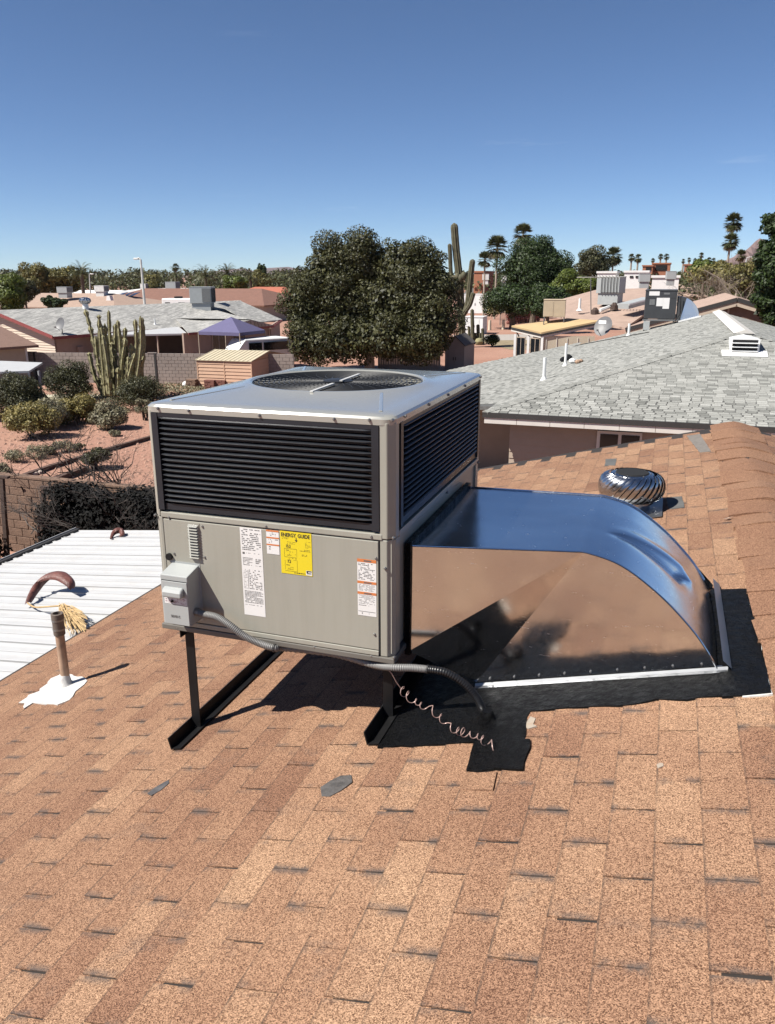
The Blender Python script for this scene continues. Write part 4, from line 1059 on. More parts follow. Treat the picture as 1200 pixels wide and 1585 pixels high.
MAT['rust'] = M('rusty_steel', (.07, .042, .032), .8, var=.3, scale=15)
for i, (u, vt, vb_) in enumerate(((3, 738, 830), (68, 754, 850))):
    a = aY(u, vt, WY-.45); b = aY(u+8 if i == 0 else u-2, vb_+30, WY-.45)
    t = thing('fence_post', (b.x, b.y, 0), ('leaning rusty steel post at the left picture edge', 'rusty steel post in front of the block wall beside the dark hedge')[i], 'post')
    mb = MB(); mb.bar((b.x, b.y, 0), a, .10, .07); mb.build('shaft', MAT['rust'], t)
    MB().box(a+Vector((.06, 0, 0)), (.26, .09, .05)).build('top_plate', MAT['rust'], t)
# dark vine-grown thicket, its deep shade put into near-black leaf colour
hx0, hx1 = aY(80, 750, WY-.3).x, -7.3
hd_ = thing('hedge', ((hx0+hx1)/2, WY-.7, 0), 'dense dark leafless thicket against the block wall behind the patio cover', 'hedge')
rng = np.random.RandomState(8)
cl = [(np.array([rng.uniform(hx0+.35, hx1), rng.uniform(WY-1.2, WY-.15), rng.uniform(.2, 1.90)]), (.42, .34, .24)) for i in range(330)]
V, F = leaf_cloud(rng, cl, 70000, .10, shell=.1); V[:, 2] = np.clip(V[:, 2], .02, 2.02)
MAT['leaf_deep_shade'] = leaf_mat('leaf_deep_shade', (.002, .0019, .0017), (.006, .0055, .0045), .95, .0)
raw('foliage', V, F, MAT['leaf_deep_shade'], hd_)
mb = MB()
for i in range(30): stick_shrub(mb, (rng.uniform(hx0, hx1), WY-1.1+rng.uniform(-.3, .3), 1.1), 1.5, 1, rng, .8, .013, 4)
mb.build('twigs', M('twig_grey', (.10, .085, .075), .9), hd_)
for i, (u, v, y, h, n_, lab) in enumerate(((145, 700, WY+.8, 2.4, 4, 'bare branching shrub behind the block wall in the left yard'), (190, 690, WY+.9, 2.4, 4, 'bare twiggy shrub behind the wall nearest the air conditioner'), (62, 735, WY+.5, 1.8, 3, 'bare shrub with arching twigs above the block wall at far left'))):
    q = aY(u, v, y); t = thing('bare_shrub', (q.x, y, 0), lab, 'shrub'); mb = MB(); stick_shrub(mb, (q.x, y, .8), h, n_, np.random.RandomState(30+i), .50, .026, 4); mb.build('branches', MAT['twig'], t)
rng = np.random.RandomState(77); q = aY(5, 830, WY-1.2); t = bush('shrub', 'shaded leafy shrub at the lower left below the wall', 'shrub', (q.x-.9, WY-1.5, 0), (1.0, .7, .9), 4000, .10, 'leaf_deep_shade', 78, 14, .4)  # same near-black leaves, the shade is in their colour

# ================================================================== left yard
def curb(name, label, pix, w_, h_, mat, z=0.0):
    t = thing(name, tuple(aZ(*pix[0], 0)), label, 'edging')
    for a, b in zip(pix, pix[1:]):
        p, q = aZ(*a, 0), aZ(*b, 0); MB().bar(p+Vector((0, 0, h_/2)), q+Vector((0, 0, h_/2)), w_, h_).build('timber', mat, t)
MAT['timber'] = M('timber', (.10, .055, .04), .9, var=.3, scale=6)
curb('garden_edging', 'long dark timber edging crossing the pink gravel yard', [(-10, 757), (75, 727), (150, 704), (240, 678)], .16, .14, MAT['timber'])
curb('garden_edging', 'short dark timber edging below the long one in the gravel yard', [(60, 757), (100, 742), (135, 729)], .22, .18, MAT['timber'])
MAT['stonepale'] = M('pale_stone', (.45, .36, .30), .9, var=.2, scale=5)
rr = random.Random(6)
for i, (u, v) in enumerate(((40, 735), (53, 733), (62, 731))):
    q = aZ(u, v, .05); mb = MB(); mb.lathe([(.05, 0), (.14, .04), (.12, .10), (.04, .13)], (q.x, q.y, -.01), 7); o = mb.build('stone', MAT['stonepale'], None, label=('leftmost of three pale stones by the timber edging', 'middle one of three pale stones by the timber edging', 'rightmost of three pale stones by the timber edging')[i], cat='stone', group='pale stones by the edging'); 
B_ = [('bush', 'yellow-green flowering desert bush at the left edge of the gravel bed', (28, 683), 3.0, 62, 'leaf_yellow', 9000),
      ('bush', 'grey-green brittle bush in the middle of the bushy row', (66, 668), 2.4, 54, 'leaf_grey', 7000),
      ('bush', 'yellow flowering bush right of the brittle bush row', (108, 660), 2.6, 48, 'leaf_yellow', 8000),
      ('bush', 'round pale grey-brown bush at the right end of the row', (158, 667), 2.4, 46, 'leaf_grey', 9000)]
for i, (nm, lab, (u, v), wd, hp, mt, nl) in enumerate(B_):
    b = aZ(u, v, 0); dp = depth(b); rx = {0: 44, 1: 34, 2: 40, 3: 30}[i]*dp/FPX; hh = hp*dp/FPX*.86
    bush(nm, lab, 'bush', (b.x, b.y+rx*.6, 0), (rx, rx*.8, hh*.62), nl, .11, mt, 40+i, 22, .42, twig='twigpale')
b = aZ(198, 640, 0); dp = depth(b)
bush('bush', 'rounded olive green bush at the foot of the tall cactus cluster', 'bush', (b.x, b.y+1.0, 0), (40*dp/FPX, 1.3, 34*dp/FPX), 12000, .09, 'leaf_bush', 50, 26, .42)
b = aZ(90, 625, 0); dp = depth(b)
bush('bush', 'dark rounded bush right of the white carport post', 'bush', (b.x, b.y+1.2, 0), (34*dp/FPX, 1.4, 40*dp/FPX), 13000, .10, 'leaf_bush', 51, 28, .42)
b = aZ(8, 665, 0); dp = depth(b)
bush('bush', 'large dark shaded bush under the white carport roof at far left', 'bush', (b.x, b.y+1.0, 0), (44*dp/FPX, 1.3, 55*dp/FPX), 16000, .10, 'leaf_bush', 52, 30, .42)
b = aZ(213, 652, 0)
bush('bush', 'small dry brown bush beside the air conditioner cabinet edge', 'bush', (b.x+.2, b.y+.3, 0), (.42, .4, .75), 2500, .06, 'leaf_grey', 53, 9, .5)
for i, (u, v, s) in enumerate(((30, 715, .5), (62, 708, .6), (80, 703, .35), (100, 700, .5), (178, 675, .35), (125, 697, .3), (5, 735, .4))):
    b = aZ(u, v, 0); bush('desert_shrub', ('pale sage shrublet at the left of the gravel slope', 'pale sage shrublet, second from the left on the gravel', 'tiny sage shrublet between two larger ones on the gravel', 'pale sage shrublet right of the others on the gravel', 'lone small sage shrublet near the cabinet in the gravel', 'little dry shrublet behind the branching shrub', 'pale shrublet at the left picture edge above the wall')[i], 'shrub', (b.x, b.y, 0), (s, s*.8, s*.55), 1300, .07, 'leaf_grey', 60+i, 8, .5, stems=2, twig='twigpale')
b = aZ(148, 727, 0); bush('agave_bush', 'compact grey-green bush in front of the timber edging', 'bush', (b.x, b.y, 0), (.50, .45, .55), 3500, .09, 'leaf_bush', 70, 12, .45)
rng = np.random.RandomState(12)
pts = []
for i in range(420):
    u = rng.uniform(70, 320); v = rng.uniform(596, 640) if u < 200 else rng.uniform(594, 612); pts.append((np.array(aZ(u, v, .08)), (.3, .3, .12)))
V, F = leaf_cloud(rng, pts, 9000, .12); V[:, 2] = np.maximum(V[:, 2], .01)
o = raw('ground_cover', V, F, MAT['leaf_grey'], None, kind='stuff'); props(o, 'low dry weeds along the foot of the block wall', 'weeds')

# loose stones and gravel on the yard
rng = np.random.RandomState(21); n_s = 2600
P_ = np.array([tuple(aZ(rng.uniform(-20, 240), rng.uniform(640, 760), 0)) for i in range(n_s)]); S_ = .02+.07*rng.rand(n_s)**2.5
oct_ = np.array([(1, 0, .1), (0, 1, .05), (-1, 0, .1), (0, -1, .05), (0, 0, .8), (.2, .1, -.3)]); V = (oct_[None]*S_[:, None, None]*(.7+.6*rng.rand(n_s, 6, 1))+P_[:, None, :]).reshape(-1, 3)
F = (np.array([(0, 1, 4), (1, 2, 4), (2, 3, 4), (3, 0, 4), (1, 0, 5), (2, 1, 5), (3, 2, 5), (0, 3, 5)])[None]+(np.arange(n_s)*6)[:, None, None]).reshape(-1, 3)
o = raw('gravel', V, F, M('gravel_stone', (.42, .25, .185), .95, var=.35, scale=6), None, kind='stuff'); props(o, 'loose pink gravel scattered over the left yard', 'gravel')
# --- tall columnar cactus cluster
MAT['cactus'] = M('cactus_skin', (.24, .22, .11), .85, var=.4, scale=9, dirt=(.50, .45, .27), dscale=12, damt=.95)
MAT['saguaro'] = M('saguaro_skin', (.085, .080, .043), .8, var=.25, scale=3, dirt=(.17, .14, .08), dscale=2, damt=.6)
def ribbed(mb, pts, rad, ribs=8, amp=.22, knob=0.0, seed=0):
    """fluted column along a path"""
    r2 = random.Random(seed); pts = [Vector(p) for p in crom([tuple(p) for p in pts], 8)]; k = len(pts); n = ribs*2; vs_ = []
    for i, p in enumerate(pts):
        t = i/(k-1); d_ = (pts[min(i+1, k-1)]-pts[max(i-1, 0)]).normalized(); x = d_.cross(Vector((0, 1, .1))).normalized(); y = d_.cross(x)
        r0 = rad*(1 if t < .93 else math.sqrt(max(0.02, 1-((t-.93)/.07)**2)))*(1+knob*math.sin(i*2.1+seed)+r2.gauss(0, knob*.5))
        for j in range(n):
            a = 2*math.pi*j/n; rr_ = r0*(1 if j % 2 == 0 else 1-amp); vs_.append(p+(x*math.cos(a)+y*math.sin(a))*rr_)
    fs = [(i*n+j, i*n+(j+1) % n, (i+1)*n+(j+1) % n, (i+1)*n+j) for i in range(k-1) for j in range(n)]+[tuple((k-1)*n+j for j in range(n))]
    mb.add(vs_, fs)
cb = aZ(188, 618, 0); CYc = cb.y
cac = thing('cactus', (cb.x, cb.y, 0), 'tall cluster of pale knobbly column cacti in front of the block wall', 'cactus')
cols = [((133, 478), (140, 510), (152, 560), (160, 612)), ((152, 487), (155, 530), (163, 612)), ((169, 480), (173, 530), (175, 612)), ((183, 495), (186, 540), (186, 612)),
        ((209, 494), (210, 540), (205, 612)), ((217, 489), (218, 540), (208, 612)), ((221, 491), (223, 545), (214, 612)), ((138, 545), (146, 580), (160, 612)), ((165, 535), (168, 570), (172, 612)), ((193, 520), (194, 565), (192, 612)), ((204, 532), (203, 570), (200, 612)), ((148, 520), (152, 560), (166, 612)), ((178, 540), (180, 580), (182, 612)), ((198, 552), (198, 585), (196, 612)), ((160, 560), (166, 590), (170, 614))]
r4 = random.Random(44)
for i in range(16):
    u = r4.uniform(146, 222); vt = r4.uniform(498, 575); cols.append(((u, vt), (u+(182-u)*.25+r4.gauss(0, 2), (vt+612)/2), (182+(u-182)*.55, 613)))
for i, pth in enumerate(cols):
    yy = CYc+r4.uniform(-.6, .7)
    mb = MB(); ribbed(mb, [aY(u+r4.gauss(0, .8), v, yy) for u, v in reversed(pth)], .11 if i < 7 else .125, 6, .36, .24, i); mb.build('arm', MAT['cactus'], cac)

# --- grey block wall across the back of the yard
A, Bp = aZ(40, 591.5, 0), aZ(300, 594.5, 0); dW = (Bp-A).normalized(); Bq = A+dW*((aZ(455, 597, 0)-A).dot(dW)); Lw = (Bq-A).length
rzw = math.atan2(dW.y, dW.x)
bw = thing('block_wall', tuple(A), 'long grey concrete block wall between the gravel yard and grey-roofed house', 'wall', rz=rzw)
MAT['cmu'] = M('concrete_block', (.33, .275, .245), .93, var=.12, scale=1.2, fine=.15, fscale=20)
MAT['cmujoint'] = M('block_joint', (.13, .105, .092), .95)
HW = 1.80
MB().bx(0, Lw, .02, .14, 0, HW-.012).build('wall_core', MAT['cmujoint'], bw, local=True)
first = None; cnt = 0; rest = MB(); rr = random.Random(1)
for r_ in range(8, -1, -1):
    x = -.2 if r_ % 2 else 0
    while x < Lw-.05:
        x0, x1 = max(0, x)+.010, min(x+.4, Lw)-.010; z0_ = HW-.2*(9-r_)+.011; full = x >= 0 and x+.4 <= Lw
        yj = rr.gauss(0, .004)
        if cnt < 299 and full:
            if first is None: first = MB().bx(x0, x1, 0, .15, z0_, z0_+.186).build('block', MAT['cmu'], bw, local=True); fx, fz = x, z0_
            else: o = first.copy(); COL.objects.link(o); o.parent = bw; o.location = (x-fx, yj, z0_-fz)
            cnt += 1
        else: rest.bx(x0, x1, yj, .15, z0_, z0_+.186)
        x += .4
if rest.v: rest.build('block_remainder', MAT['cmu'], bw, local=True, kind='stuff')
for u in (53, 246):
    q = aZ(u, 593, 0); s = (q-A).dot(dW)
    MB().bx(s-.06, s+.06, -.03, -.008, 0, HW+.02).build('steel_post', MAT['darktrim'], bw, local=True); MB().bx(s-.45, s+.1, -.02, .17, HW, HW+.05).build('pier_cap', MAT['cmu'], bw, local=True)

# --- peach storage shed
sb_ = aZ(308, 600, 0); sr = aZ(391, 603.5, 0)
ex = (sr-sb_); ex.z = 0; SWd = ex.length; ex.normalize()
shed = thing('storage_shed', tuple(sb_), 'peach metal garden shed with ribbed roof before the block wall', 'shed', rz=math.atan2(ex.y, ex.x))
MAT['peach'] = M('peach_siding', (.58, .37, .25), .6, var=.05, scale=2); MAT['peachdark'] = M('peach_trim', (.50, .31, .19), .6); MAT['creamroof'] = M('cream_roof', (.62, .54, .38), .5, var=.06)
SD, SE, SP = 4.6, 1.62, 1.98
MB().prism([(0.02, .02, 0), (SWd-.02, .02, 0), (SWd-.02, .02, SE-.02), (SWd/2, .02, SE-.02), (.02, .02, SE-.02)], (0, SD-.04, 0)).build('body', MAT['peachdark'], shed, local=True)
nb = 8
for i in range(nb):
    z = .02+(SE-.06)*i/nb; hh = (SE-.06)/nb
    for x0, x1 in ((0.0, SWd/2-.03), (SWd/2+.03, SWd)):
        mb = MB(); mb.add([(x0, -.012, z), (x1, -.012, z), (x1, .018, z+hh*.92), (x0, .018, z+hh*.92), (x0, .02, z), (x1, .02, z)], [(0, 1, 2, 3), (0, 4, 5, 1)]); mb.build('siding_board', MAT['peach'], shed, local=True)
    mb = MB(); mb.add([(SWd+.012, 0, z), (SWd+.012, SD, z), (SWd-.018, SD, z+hh*.92), (SWd-.018, 0, z+hh*.92), (SWd-.02, 0, z), (SWd-.02, SD, z)], [(0, 1, 2, 3), (0, 4, 5, 1)]); mb.build('siding_board', MAT['peach'], shed, local=True)
MB().bx(SWd/2-.03, SWd/2+.03, -.02, .01, 0, SE-.03).build('door_stile', MAT['peach'], shed, local=True)
for x in (0, SWd): MB().bx(x-.03, x+.03, -.02, .02, 0, SE-.02).build('corner_trim', MAT['peach'], shed, local=True)
# roof slopes along the depth: front half and back half, ridge across
MB().prism([(0, 0, SE), (0, SD/2, SP), (0, SD, SE)], (SWd, 0, 0)).build('gable', MAT['peachdark'], shed, local=True)
for (ya, za, yb, zb) in ((-.08, SE-.01, SD/2, SP+.02), (SD/2, SP+.02, SD+.08, SE-.01)):
    MB().add([(-.08, ya, za), (SWd+.08, ya, za), (SWd+.08, yb, zb), (-.08, yb, zb), (-.08, ya, za-.03), (SWd+.08, ya, za-.03), (SWd+.08, yb, zb-.03), (-.08, yb, zb-.03)], [(0, 1, 2, 3), (4, 7, 6, 5), (0, 4, 5, 1), (1, 5, 6, 2), (3, 2, 6, 7), (0, 3, 7, 4)]).build('roof_sheet', MAT['creamroof'], shed, local=True)
for i in range(14):
    x = -.06+(SWd+.12)*i/13; MB().bar((x, -.085, SE-.002), (x, SD/2, SP+.028), .035, .03).build('roof_rib', MAT['creamroof'], shed, local=True)
MAT['brick'] = M('red_brick', (.20, .085, .065), .9, var=.2, scale=5)
for i, (u, v, lab) in enumerate(((300, 597, 'small stack of pavers left of the peach shed'), (328, 598, 'left of two red brick stacks before the peach shed'), (345, 598, 'right of two red brick stacks before the peach shed'))):
    q = aZ(u, v+1, 0)+Vector((.3, -.6, 0)); t = thing('brick_stack', (q.x, q.y, 0), lab, 'brick stack')
    for k in range(5):
        for j in range(3): MB().box((q.x-.21+.21*j+rr.gauss(0, .012), q.y+rr.gauss(0, .012), .05+.1*k), (.2, .42, .093), rr.gauss(.1, .03)).build('brick', MAT['brick'] if i else MAT['slump'], t)
q = aZ(288, 600, 0); MB().lathe([(.02, 0), (.15, .05), (.2, .17), (.17, .29), (.08, .36), (.01, .38)], q, 12).build('ball', MAT['white'], None, smooth=True, label='white ball lying by the wall left of the brick stack', cat='ball')

# --- white carport roof at far left and its post
cp = thing('carport', tuple(aZ(57, 625, 0)), 'white flat carport roof on dark posts at the far left', 'carport')
zr = 2.25; a, b, c_, d_ = aZ(-60, 556, zr), aZ(66, 561, zr), aZ(45, 574, zr), aZ(-90, 578, zr)
MB().prism([a, b, c_, d_], (0, 0, -.09)).build('roof_slab', MAT['whitemetal'], cp)
q = aZ(51, 571, zr); gq = Vector((q.x, q.y, 0)); MB().bar(gq, (q.x, q.y, zr-.09), .13, .13).build('post', MAT['darktrim'], cp); MB().bar(gq+Vector((.22, .1, 0)), (q.x+.22, q.y+.1, zr-.09), .07, .09).build('post', M('post_grey', (.3, .31, .33), .6), cp)
q = aZ(-40, 571, zr); MB().bar((q.x, q.y, 0), (q.x, q.y, zr-.09), .13, .13).build('post', MAT['darktrim'], cp)
# --- brown-roofed cabin at the left edge
zc_ = 2.3; a = aZ(60, 534, zc_); b = aZ(-45, 541, zc_); t = thing('cabin', (a.x-3, a.y, 0), 'small beige outbuilding with brown shingle roof at the left edge', 'building')
MAT['brownshingle'] = shingle_mat('brown_shingle', [(.13, .08, .065), (.20, .125, .10), (.27, .17, .135)], [(.7, .7, .7), (1, 1, 1), (1.1, 1.1, 1.1)], .6, gscale=40)
MAT['beige'] = M('beige_wall', (.50, .41, .32), .9, var=.06)
dx = (b-a); dx.z = 0; dx.normalize(); nb_ = Vector((-dx.y, dx.x, 0)); nb_ = nb_ if nb_.y > 0 else -nb_
e1, e2 = a, a+dx*9; r1, r2_ = a+nb_*4+Vector((0, 0, .95))+dx*.3, a+dx*9+nb_*4+Vector((0, 0, .95))
MB().add([e1, e2, r2_, r1, e1-Vector((0, 0, .14)), e2-Vector((0, 0, .14)), r2_-Vector((0, 0, .14)), r1-Vector((0, 0, .14))], [(0, 1, 2, 3), (4, 7, 6, 5), (0, 4, 5, 1), (0, 3, 7, 4), (1, 5, 6, 2), (3, 2, 6, 7)]).build('roof', MAT['brownshingle'], t)
w1 = a+dx*.55+nb_*.5; w2 = a+dx*9+nb_*.5; mb = MB(); mb.prism([(w1.x, w1.y, 0), (w2.x, w2.y, 0), (w2.x+nb_.x*3.4, w2.y+nb_.y*3.4, 0), (w1.x+nb_.x*3.4, w1.y+nb_.y*3.4, 0)], (0, 0, zc_-.02)); mb.build('wall', MAT['beige'], t)
q = aY(35, 570, w1.y-.2); MB().bar((w1.x+.02, w1.y-.05, 0), (w1.x+.02, w1.y-.05, zc_-.1), .1, .08).build('downspout', MAT['white'], t)
# ================================================================== grey-roofed house on the left
E0 = Vector(aZ(82, 521, 2.35)); aH = R(12); dH = Vector((math.sin(aH), math.cos(aH), 0)); nH = Vector((-math.cos(aH), math.sin(aH), 0))
def H(s, t, z): return Vector((E0.x, E0.y, 0))+dH*s+nH*t+Vector((0, 0, z))      # s along the ridge, t towards the ridge
lh = thing('grey_roof_house', tuple(H(12, 6, 0)), 'long house with light grey shingle roof and red trim beyond the block wall', 'house')
MAT['greyroof'] = None
gm2, N, L, B = new_mat('grey_roof_far'); p = pos(N)
br = N.new('ShaderNodeTexBrick'); mp = N.new('ShaderNodeMapping'); mp.inputs['Rotation'].default_value = (0, 0, R(78)); L.new(p, mp.inputs[0]); L.new(mp.outputs[0], br.inputs[0])
br.inputs['Scale'].default_value = 1.0; br.inputs['Brick Width'].default_value = .9; br.inputs['Row Height'].default_value = .16; br.inputs['Mortar Size'].default_value = .018; br.inputs['Color1'].default_value = (.23, .225, .215, 1); br.inputs['Color2'].default_value = (.38, .37, .35, 1); br.inputs['Mortar'].default_value = (.17, .17, .165, 1)
c = mix(N, L, .8, br.outputs[0], ramp(N, L, noise(N, L, p, 1.6, 5, .7), [(.3, (.68, .68, .68)), (.7, (1.2, 1.2, 1.18))]), 'MULTIPLY')
L.new(c, B.inputs['Base Color']); B.inputs['Roughness'].default_value = .95; MAT['greyroof'] = gm2
MAT['redtrim'] = M('red_trim', (.25, .055, .05), .6); MAT['pinkwall'] = M('pinkish_wall', (.40, .30, .24), .9, var=.06); MAT['lapwall'] = M('cream_wall', (.62, .52, .42), .85, var=.04)
RW, RH, EH, RL = 6.45, 3.95, 2.35, 26.5
def slab(mb, pts, th=.10):
    pts = [Vector(p) for p in pts]; mb.prism([p-Vector((0, 0, th)) for p in pts], (0, 0, th))
for nm_, pts in (('roof_slope', [H(0, 0, EH), H(22, 0, EH), H(RL, RW, RH), H(0, RW, RH)]), ('roof_slope', [H(0, 2*RW, EH), H(0, RW, RH), H(RL, RW, RH), H(RL+5, 2*RW, EH)])):
    mb = MB(); slab(mb, pts); mb.build(nm_, MAT['greyroof'], lh)
# front wing with its own lower hip
wA, wB = aZ(292, 515, 2.35), aZ(424, 503.5, 2.35); wC = aZ(437, 494.5, 2.35); top1, top2 = H(14, 4.6, 3.5), H(RL-.2, RW-.1, RH-.02)
mb = MB(); slab(mb, [wA, wB, aZ(386, 494, 3.0), H(20, 4.0, 3.36), H(13.5, 2.2, 2.92)], .09); mb.build('roof_wing', MAT['greyroof'], lh)
mb = MB(); slab(mb, [aZ(390, 500, 2.42), wC, aZ(372, 465.5, 3.93), aZ(335, 469.5, 3.93)], .09); mb.build('roof_hip', MAT['greyroof'], lh)
q = aZ(430, 500, 2.3)
def wallseg(mb, a, b, z0, z1, th=.15):
    a = Vector((a[0], a[1], 0)); b = Vector((b[0], b[1], 0)); d_ = (b-a).normalized(); n_ = Vector((-d_.y, d_.x, 0))*th
    mb.prism([a+Vector((0, 0, z0)), b+Vector((0, 0, z0)), b+n_+Vector((0, 0, z0)), a+n_+Vector((0, 0, z0))], (0, 0, z1-z0))
o6 = .55
mb = MB(); wallseg(mb, H(.5, o6, 0), H(13, o6, 0), 0, EH+.05); mb.build('wall', MAT['pinkwall'], lh)
mb = MB(); mb.prism([H(.5, o6, 0), H(.5, 2*RW-o6, 0), H(.5, 2*RW-o6, EH), H(.5, RW, RH-.13), H(.5, o6, EH)], dH*.15); gw = mb.build('gable_wall', MAT['lapwall'], lh)
for i in range(17):
    z = 1.0+.17*i; hw = RW-o6 if z < EH else (RW-o6)*(1-(z-EH)/(RH-.13-EH))
    if hw < .3: break
    mb = MB(); mb.add([H(.485, RW-hw, z), H(.485, RW+hw, z), H(.47, RW+hw, z+.012), H(.47, RW-hw, z+.012), H(.499, RW+hw, z+.15), H(.499, RW-hw, z+.15)], [(0, 1, 2, 3), (3, 2, 4, 5)]); mb.build('lap_board', MAT['lapwall'], gw)
for (a, b) in ((H(-.03, 0, EH-.05), H(-.03, RW, RH-.05)), (H(-.03, 2*RW, EH-.05), H(-.03, RW, RH-.05))): MB().bar(a, b, .05, .22).build('rake_board', MAT['redtrim'], lh)
MB().bar(H(0, -.03, EH-.1), H(22, -.03, EH-.1), .05, .2).build('fascia_board', MAT['redtrim'], lh)
d_ = (wB-wA).normalized(); MB().bar(wA+Vector((0, 0, -.09)), wB+Vector((0, 0, -.09)), .05, .16).build('fascia_board', MAT['redtrim'], lh)
MB().bar(wB+Vector((0, 0, -.1)), wC+Vector((0, 0, -.1)), .05, .2).build('fascia_board', MAT['redtrim'], lh)
n_ = Vector((-d_.y, d_.x, 0)); n_ = n_ if n_.y > 0 else -n_
mb = MB(); wallseg(mb, wA+n_*.5, wB+n_*.5, 0, 2.3); wg = mb.build('wall', MAT['pinkwall'], lh)
mb = MB(); wallseg(mb, wB+n_*.3, wC+n_*.3, 0, 2.3); mb.build('wall', MAT['pinkwall'], lh)
mb = MB(); wallseg(mb, H(4, 2.2, 0), H(15, 2.2, 0), 0, 2.5); mb.build('patio_back_wall', MAT['pinkwall'], lh)
MAT['glass'] = M('dark_glass', (.012, .014, .017), .12, var=.1); MAT['winframe'] = M('window_frame', (.45, .36, .28), .6)
for u0, u1 in ((331, 351), (362, 383)):
    a = aZ(u0, 516, 2.0); Lw_ = (wB-wA).length; ta = ((u0-292)/132)*Lw_; tb = ((u1-292)/132)*Lw_
    pa, pb = wA+d_*ta+n_*.47, wA+d_*tb+n_*.47
    f = MB().bar(Vector((pa.x, pa.y, 1.35)), Vector((pb.x, pb.y, 1.35)), .06, 1.35).build('window', MAT['winframe'], lh)
    for k in (0, 1):
        s0, s1 = pa.lerp(pb, .06+.48*k), pa.lerp(pb, .46+.48*k); MB().bar(Vector((s0.x, s0.y, 1.35))-n_*.03, Vector((s1.x, s1.y, 1.35))-n_*.03, .03, 1.2).build('pane', MAT['glass'], f)
q1, q2 = H(8.5, 2.13, 0), H(11.5, 2.13, 0)
dw = MB().bar(Vector((q1.x, q1.y, 1.05)), Vector((q2.x, q2.y, 1.05)), .06, 2.0).build('patio_door', MAT['winframe'], lh)
for k in (0, 1):
    s0, s1 = q1.lerp(q2, .04+.48*k), q1.lerp(q2, .48+.48*k); MB().bar(Vector((s0.x, s0.y, 1.05))-nH*.03, Vector((s1.x, s1.y, 1.05))-nH*.03, .03, 1.86).build('pane', MAT['glass'], dw)
# meter boxes on the wall
for i, (u, w_, z0_, h_) in enumerate(((104, .45, .95, .55), (113, .6, .9, 1.1))):
    s = 2.2+1.6*i; MB().bar(H(s, o6-.1, z0_+h_/2), H(s+w_, o6-.1, z0_+h_/2), .18, h_).build('meter_box', MAT['pinkwall'], lh)
MB().bar(H(4.4, o6-.06, 1.5), H(4.4, o6-.06, 2.4), .05, .05).build('conduit', MAT['pinkwall'], lh)
# white patio cover of that house
pa, pb, pc_, pd = aZ(137, 519, 2.25), aZ(290, 516, 2.25), aZ(250, 507, 2.62), aZ(150, 514.5, 2.5)
wp = thing('patio_roof', tuple(aZ(215, 516, 0)), 'white flat patio roof along the back of the grey-roofed house', 'patio cover')
mb = MB(); slab(mb, [pa, pb, H(11.8, .2, EH+.04), H(4.2, .2, EH+.04)], .12); mb.build('roof_sheet', MAT['whitemetal'], wp)
for t_ in (.02, .35, .68, .98):
    q = pa.lerp(pb, t_); MB().bar((q.x, q.y+.1, 0), (q.x, q.y+.1, 2.2), .09, .09).build('post', MAT['pinkwall'], wp)
# dish, turbine, pipe and cooler on that roof
def on_lh(u, v):
    """point of the near slope of the grey-roofed house seen at a pixel"""
    d = ray(u, v); o = Vector((0, 0, CAMZ)); nn = (H(0, RW, RH)-H(0, 0, EH)).cross(dH).normalized(); t = (H(0, 0, EH)-o).dot(nn)/d.dot(nn); return o+d*t
def dish(name, label, base, c, face, r, col):
    t = thing(name, tuple(base), label, 'satellite dish'); f = Vector(face).normalized(); x = f.cross(Vector((0, 0, 1))).normalized(); y = x.cross(f); c = Vector(c)
    mb = MB(); vs_ = []; n = 18
    for i in range(5):
        k = i/4
        for j in range(n): a = 2*math.pi*j/n; vs_.append(c+(x*math.cos(a)*.92+y*math.sin(a))*r*k*1.0+f*(r*.18*k*k))
    mb.add(vs_, [(i*n+j, i*n+(j+1) % n, (i+1)*n+(j+1) % n, (i+1)*n+j) for i in range(4) for j in range(n)]); mb.build('reflector', col, t, smooth=True)
    MB().tube([Vector(base), Vector(base)+Vector((0, 0, (c.z-base[2])*.55)), c-f*.02], .028, 6).build('mast', MAT['blacksteel'], t)
    tip = c+f*r*.95-y*r*.75; MB().tube([c-y*r*.95, tip], .018, 5).build('feed_arm', MAT['blacksteel'], t); MB().box(tip, (.12, .1, .1)).build('feed_horn', MAT['zinc'], t)
    return t
MAT['dishgrey'] = M('dish_grey', (.14, .14, .145), .5)
b = on_lh(97, 516); dish('satellite_dish', 'small grey satellite dish on the left house eave', b, b+Vector((0, -.05, .62)), (-.15, -.95, .35), .45, MAT['dishgrey'])
def small_turbine(label, base, s):
    t = thing('turbine_vent', tuple(base), label, 'roof vent'); b = Vector(base)
    MB().lathe([(.2*s, -.15), (.2*s, .32*s)], b, 14).build('base_pipe', MAT['white'], t, smooth=True)
    MB().lathe([(.2*s, .32*s), (.34*s, .42*s), (.38*s, .56*s), (.32*s, .70*s), (.16*s, .76*s), (.01, .77*s)], b, 16).build('globe', MAT['turbine'], t, smooth=True)
    for k in range(12):
        a = 2*math.pi*k/12; MB().tube([b+Vector((rr_*s*math.cos(a+tw), rr_*s*math.sin(a+tw), z*s)) for rr_, z, tw in ((.26, .34, 0), (.385, .50, .15), (.36, .64, .3), (.2, .75, .45))], .018*s, 4).build('vane', MAT['zinc'], t)
b = on_lh(133, 478); small_turbine('white turbine vent on the ridge of the left grey roof', b, 1.15)
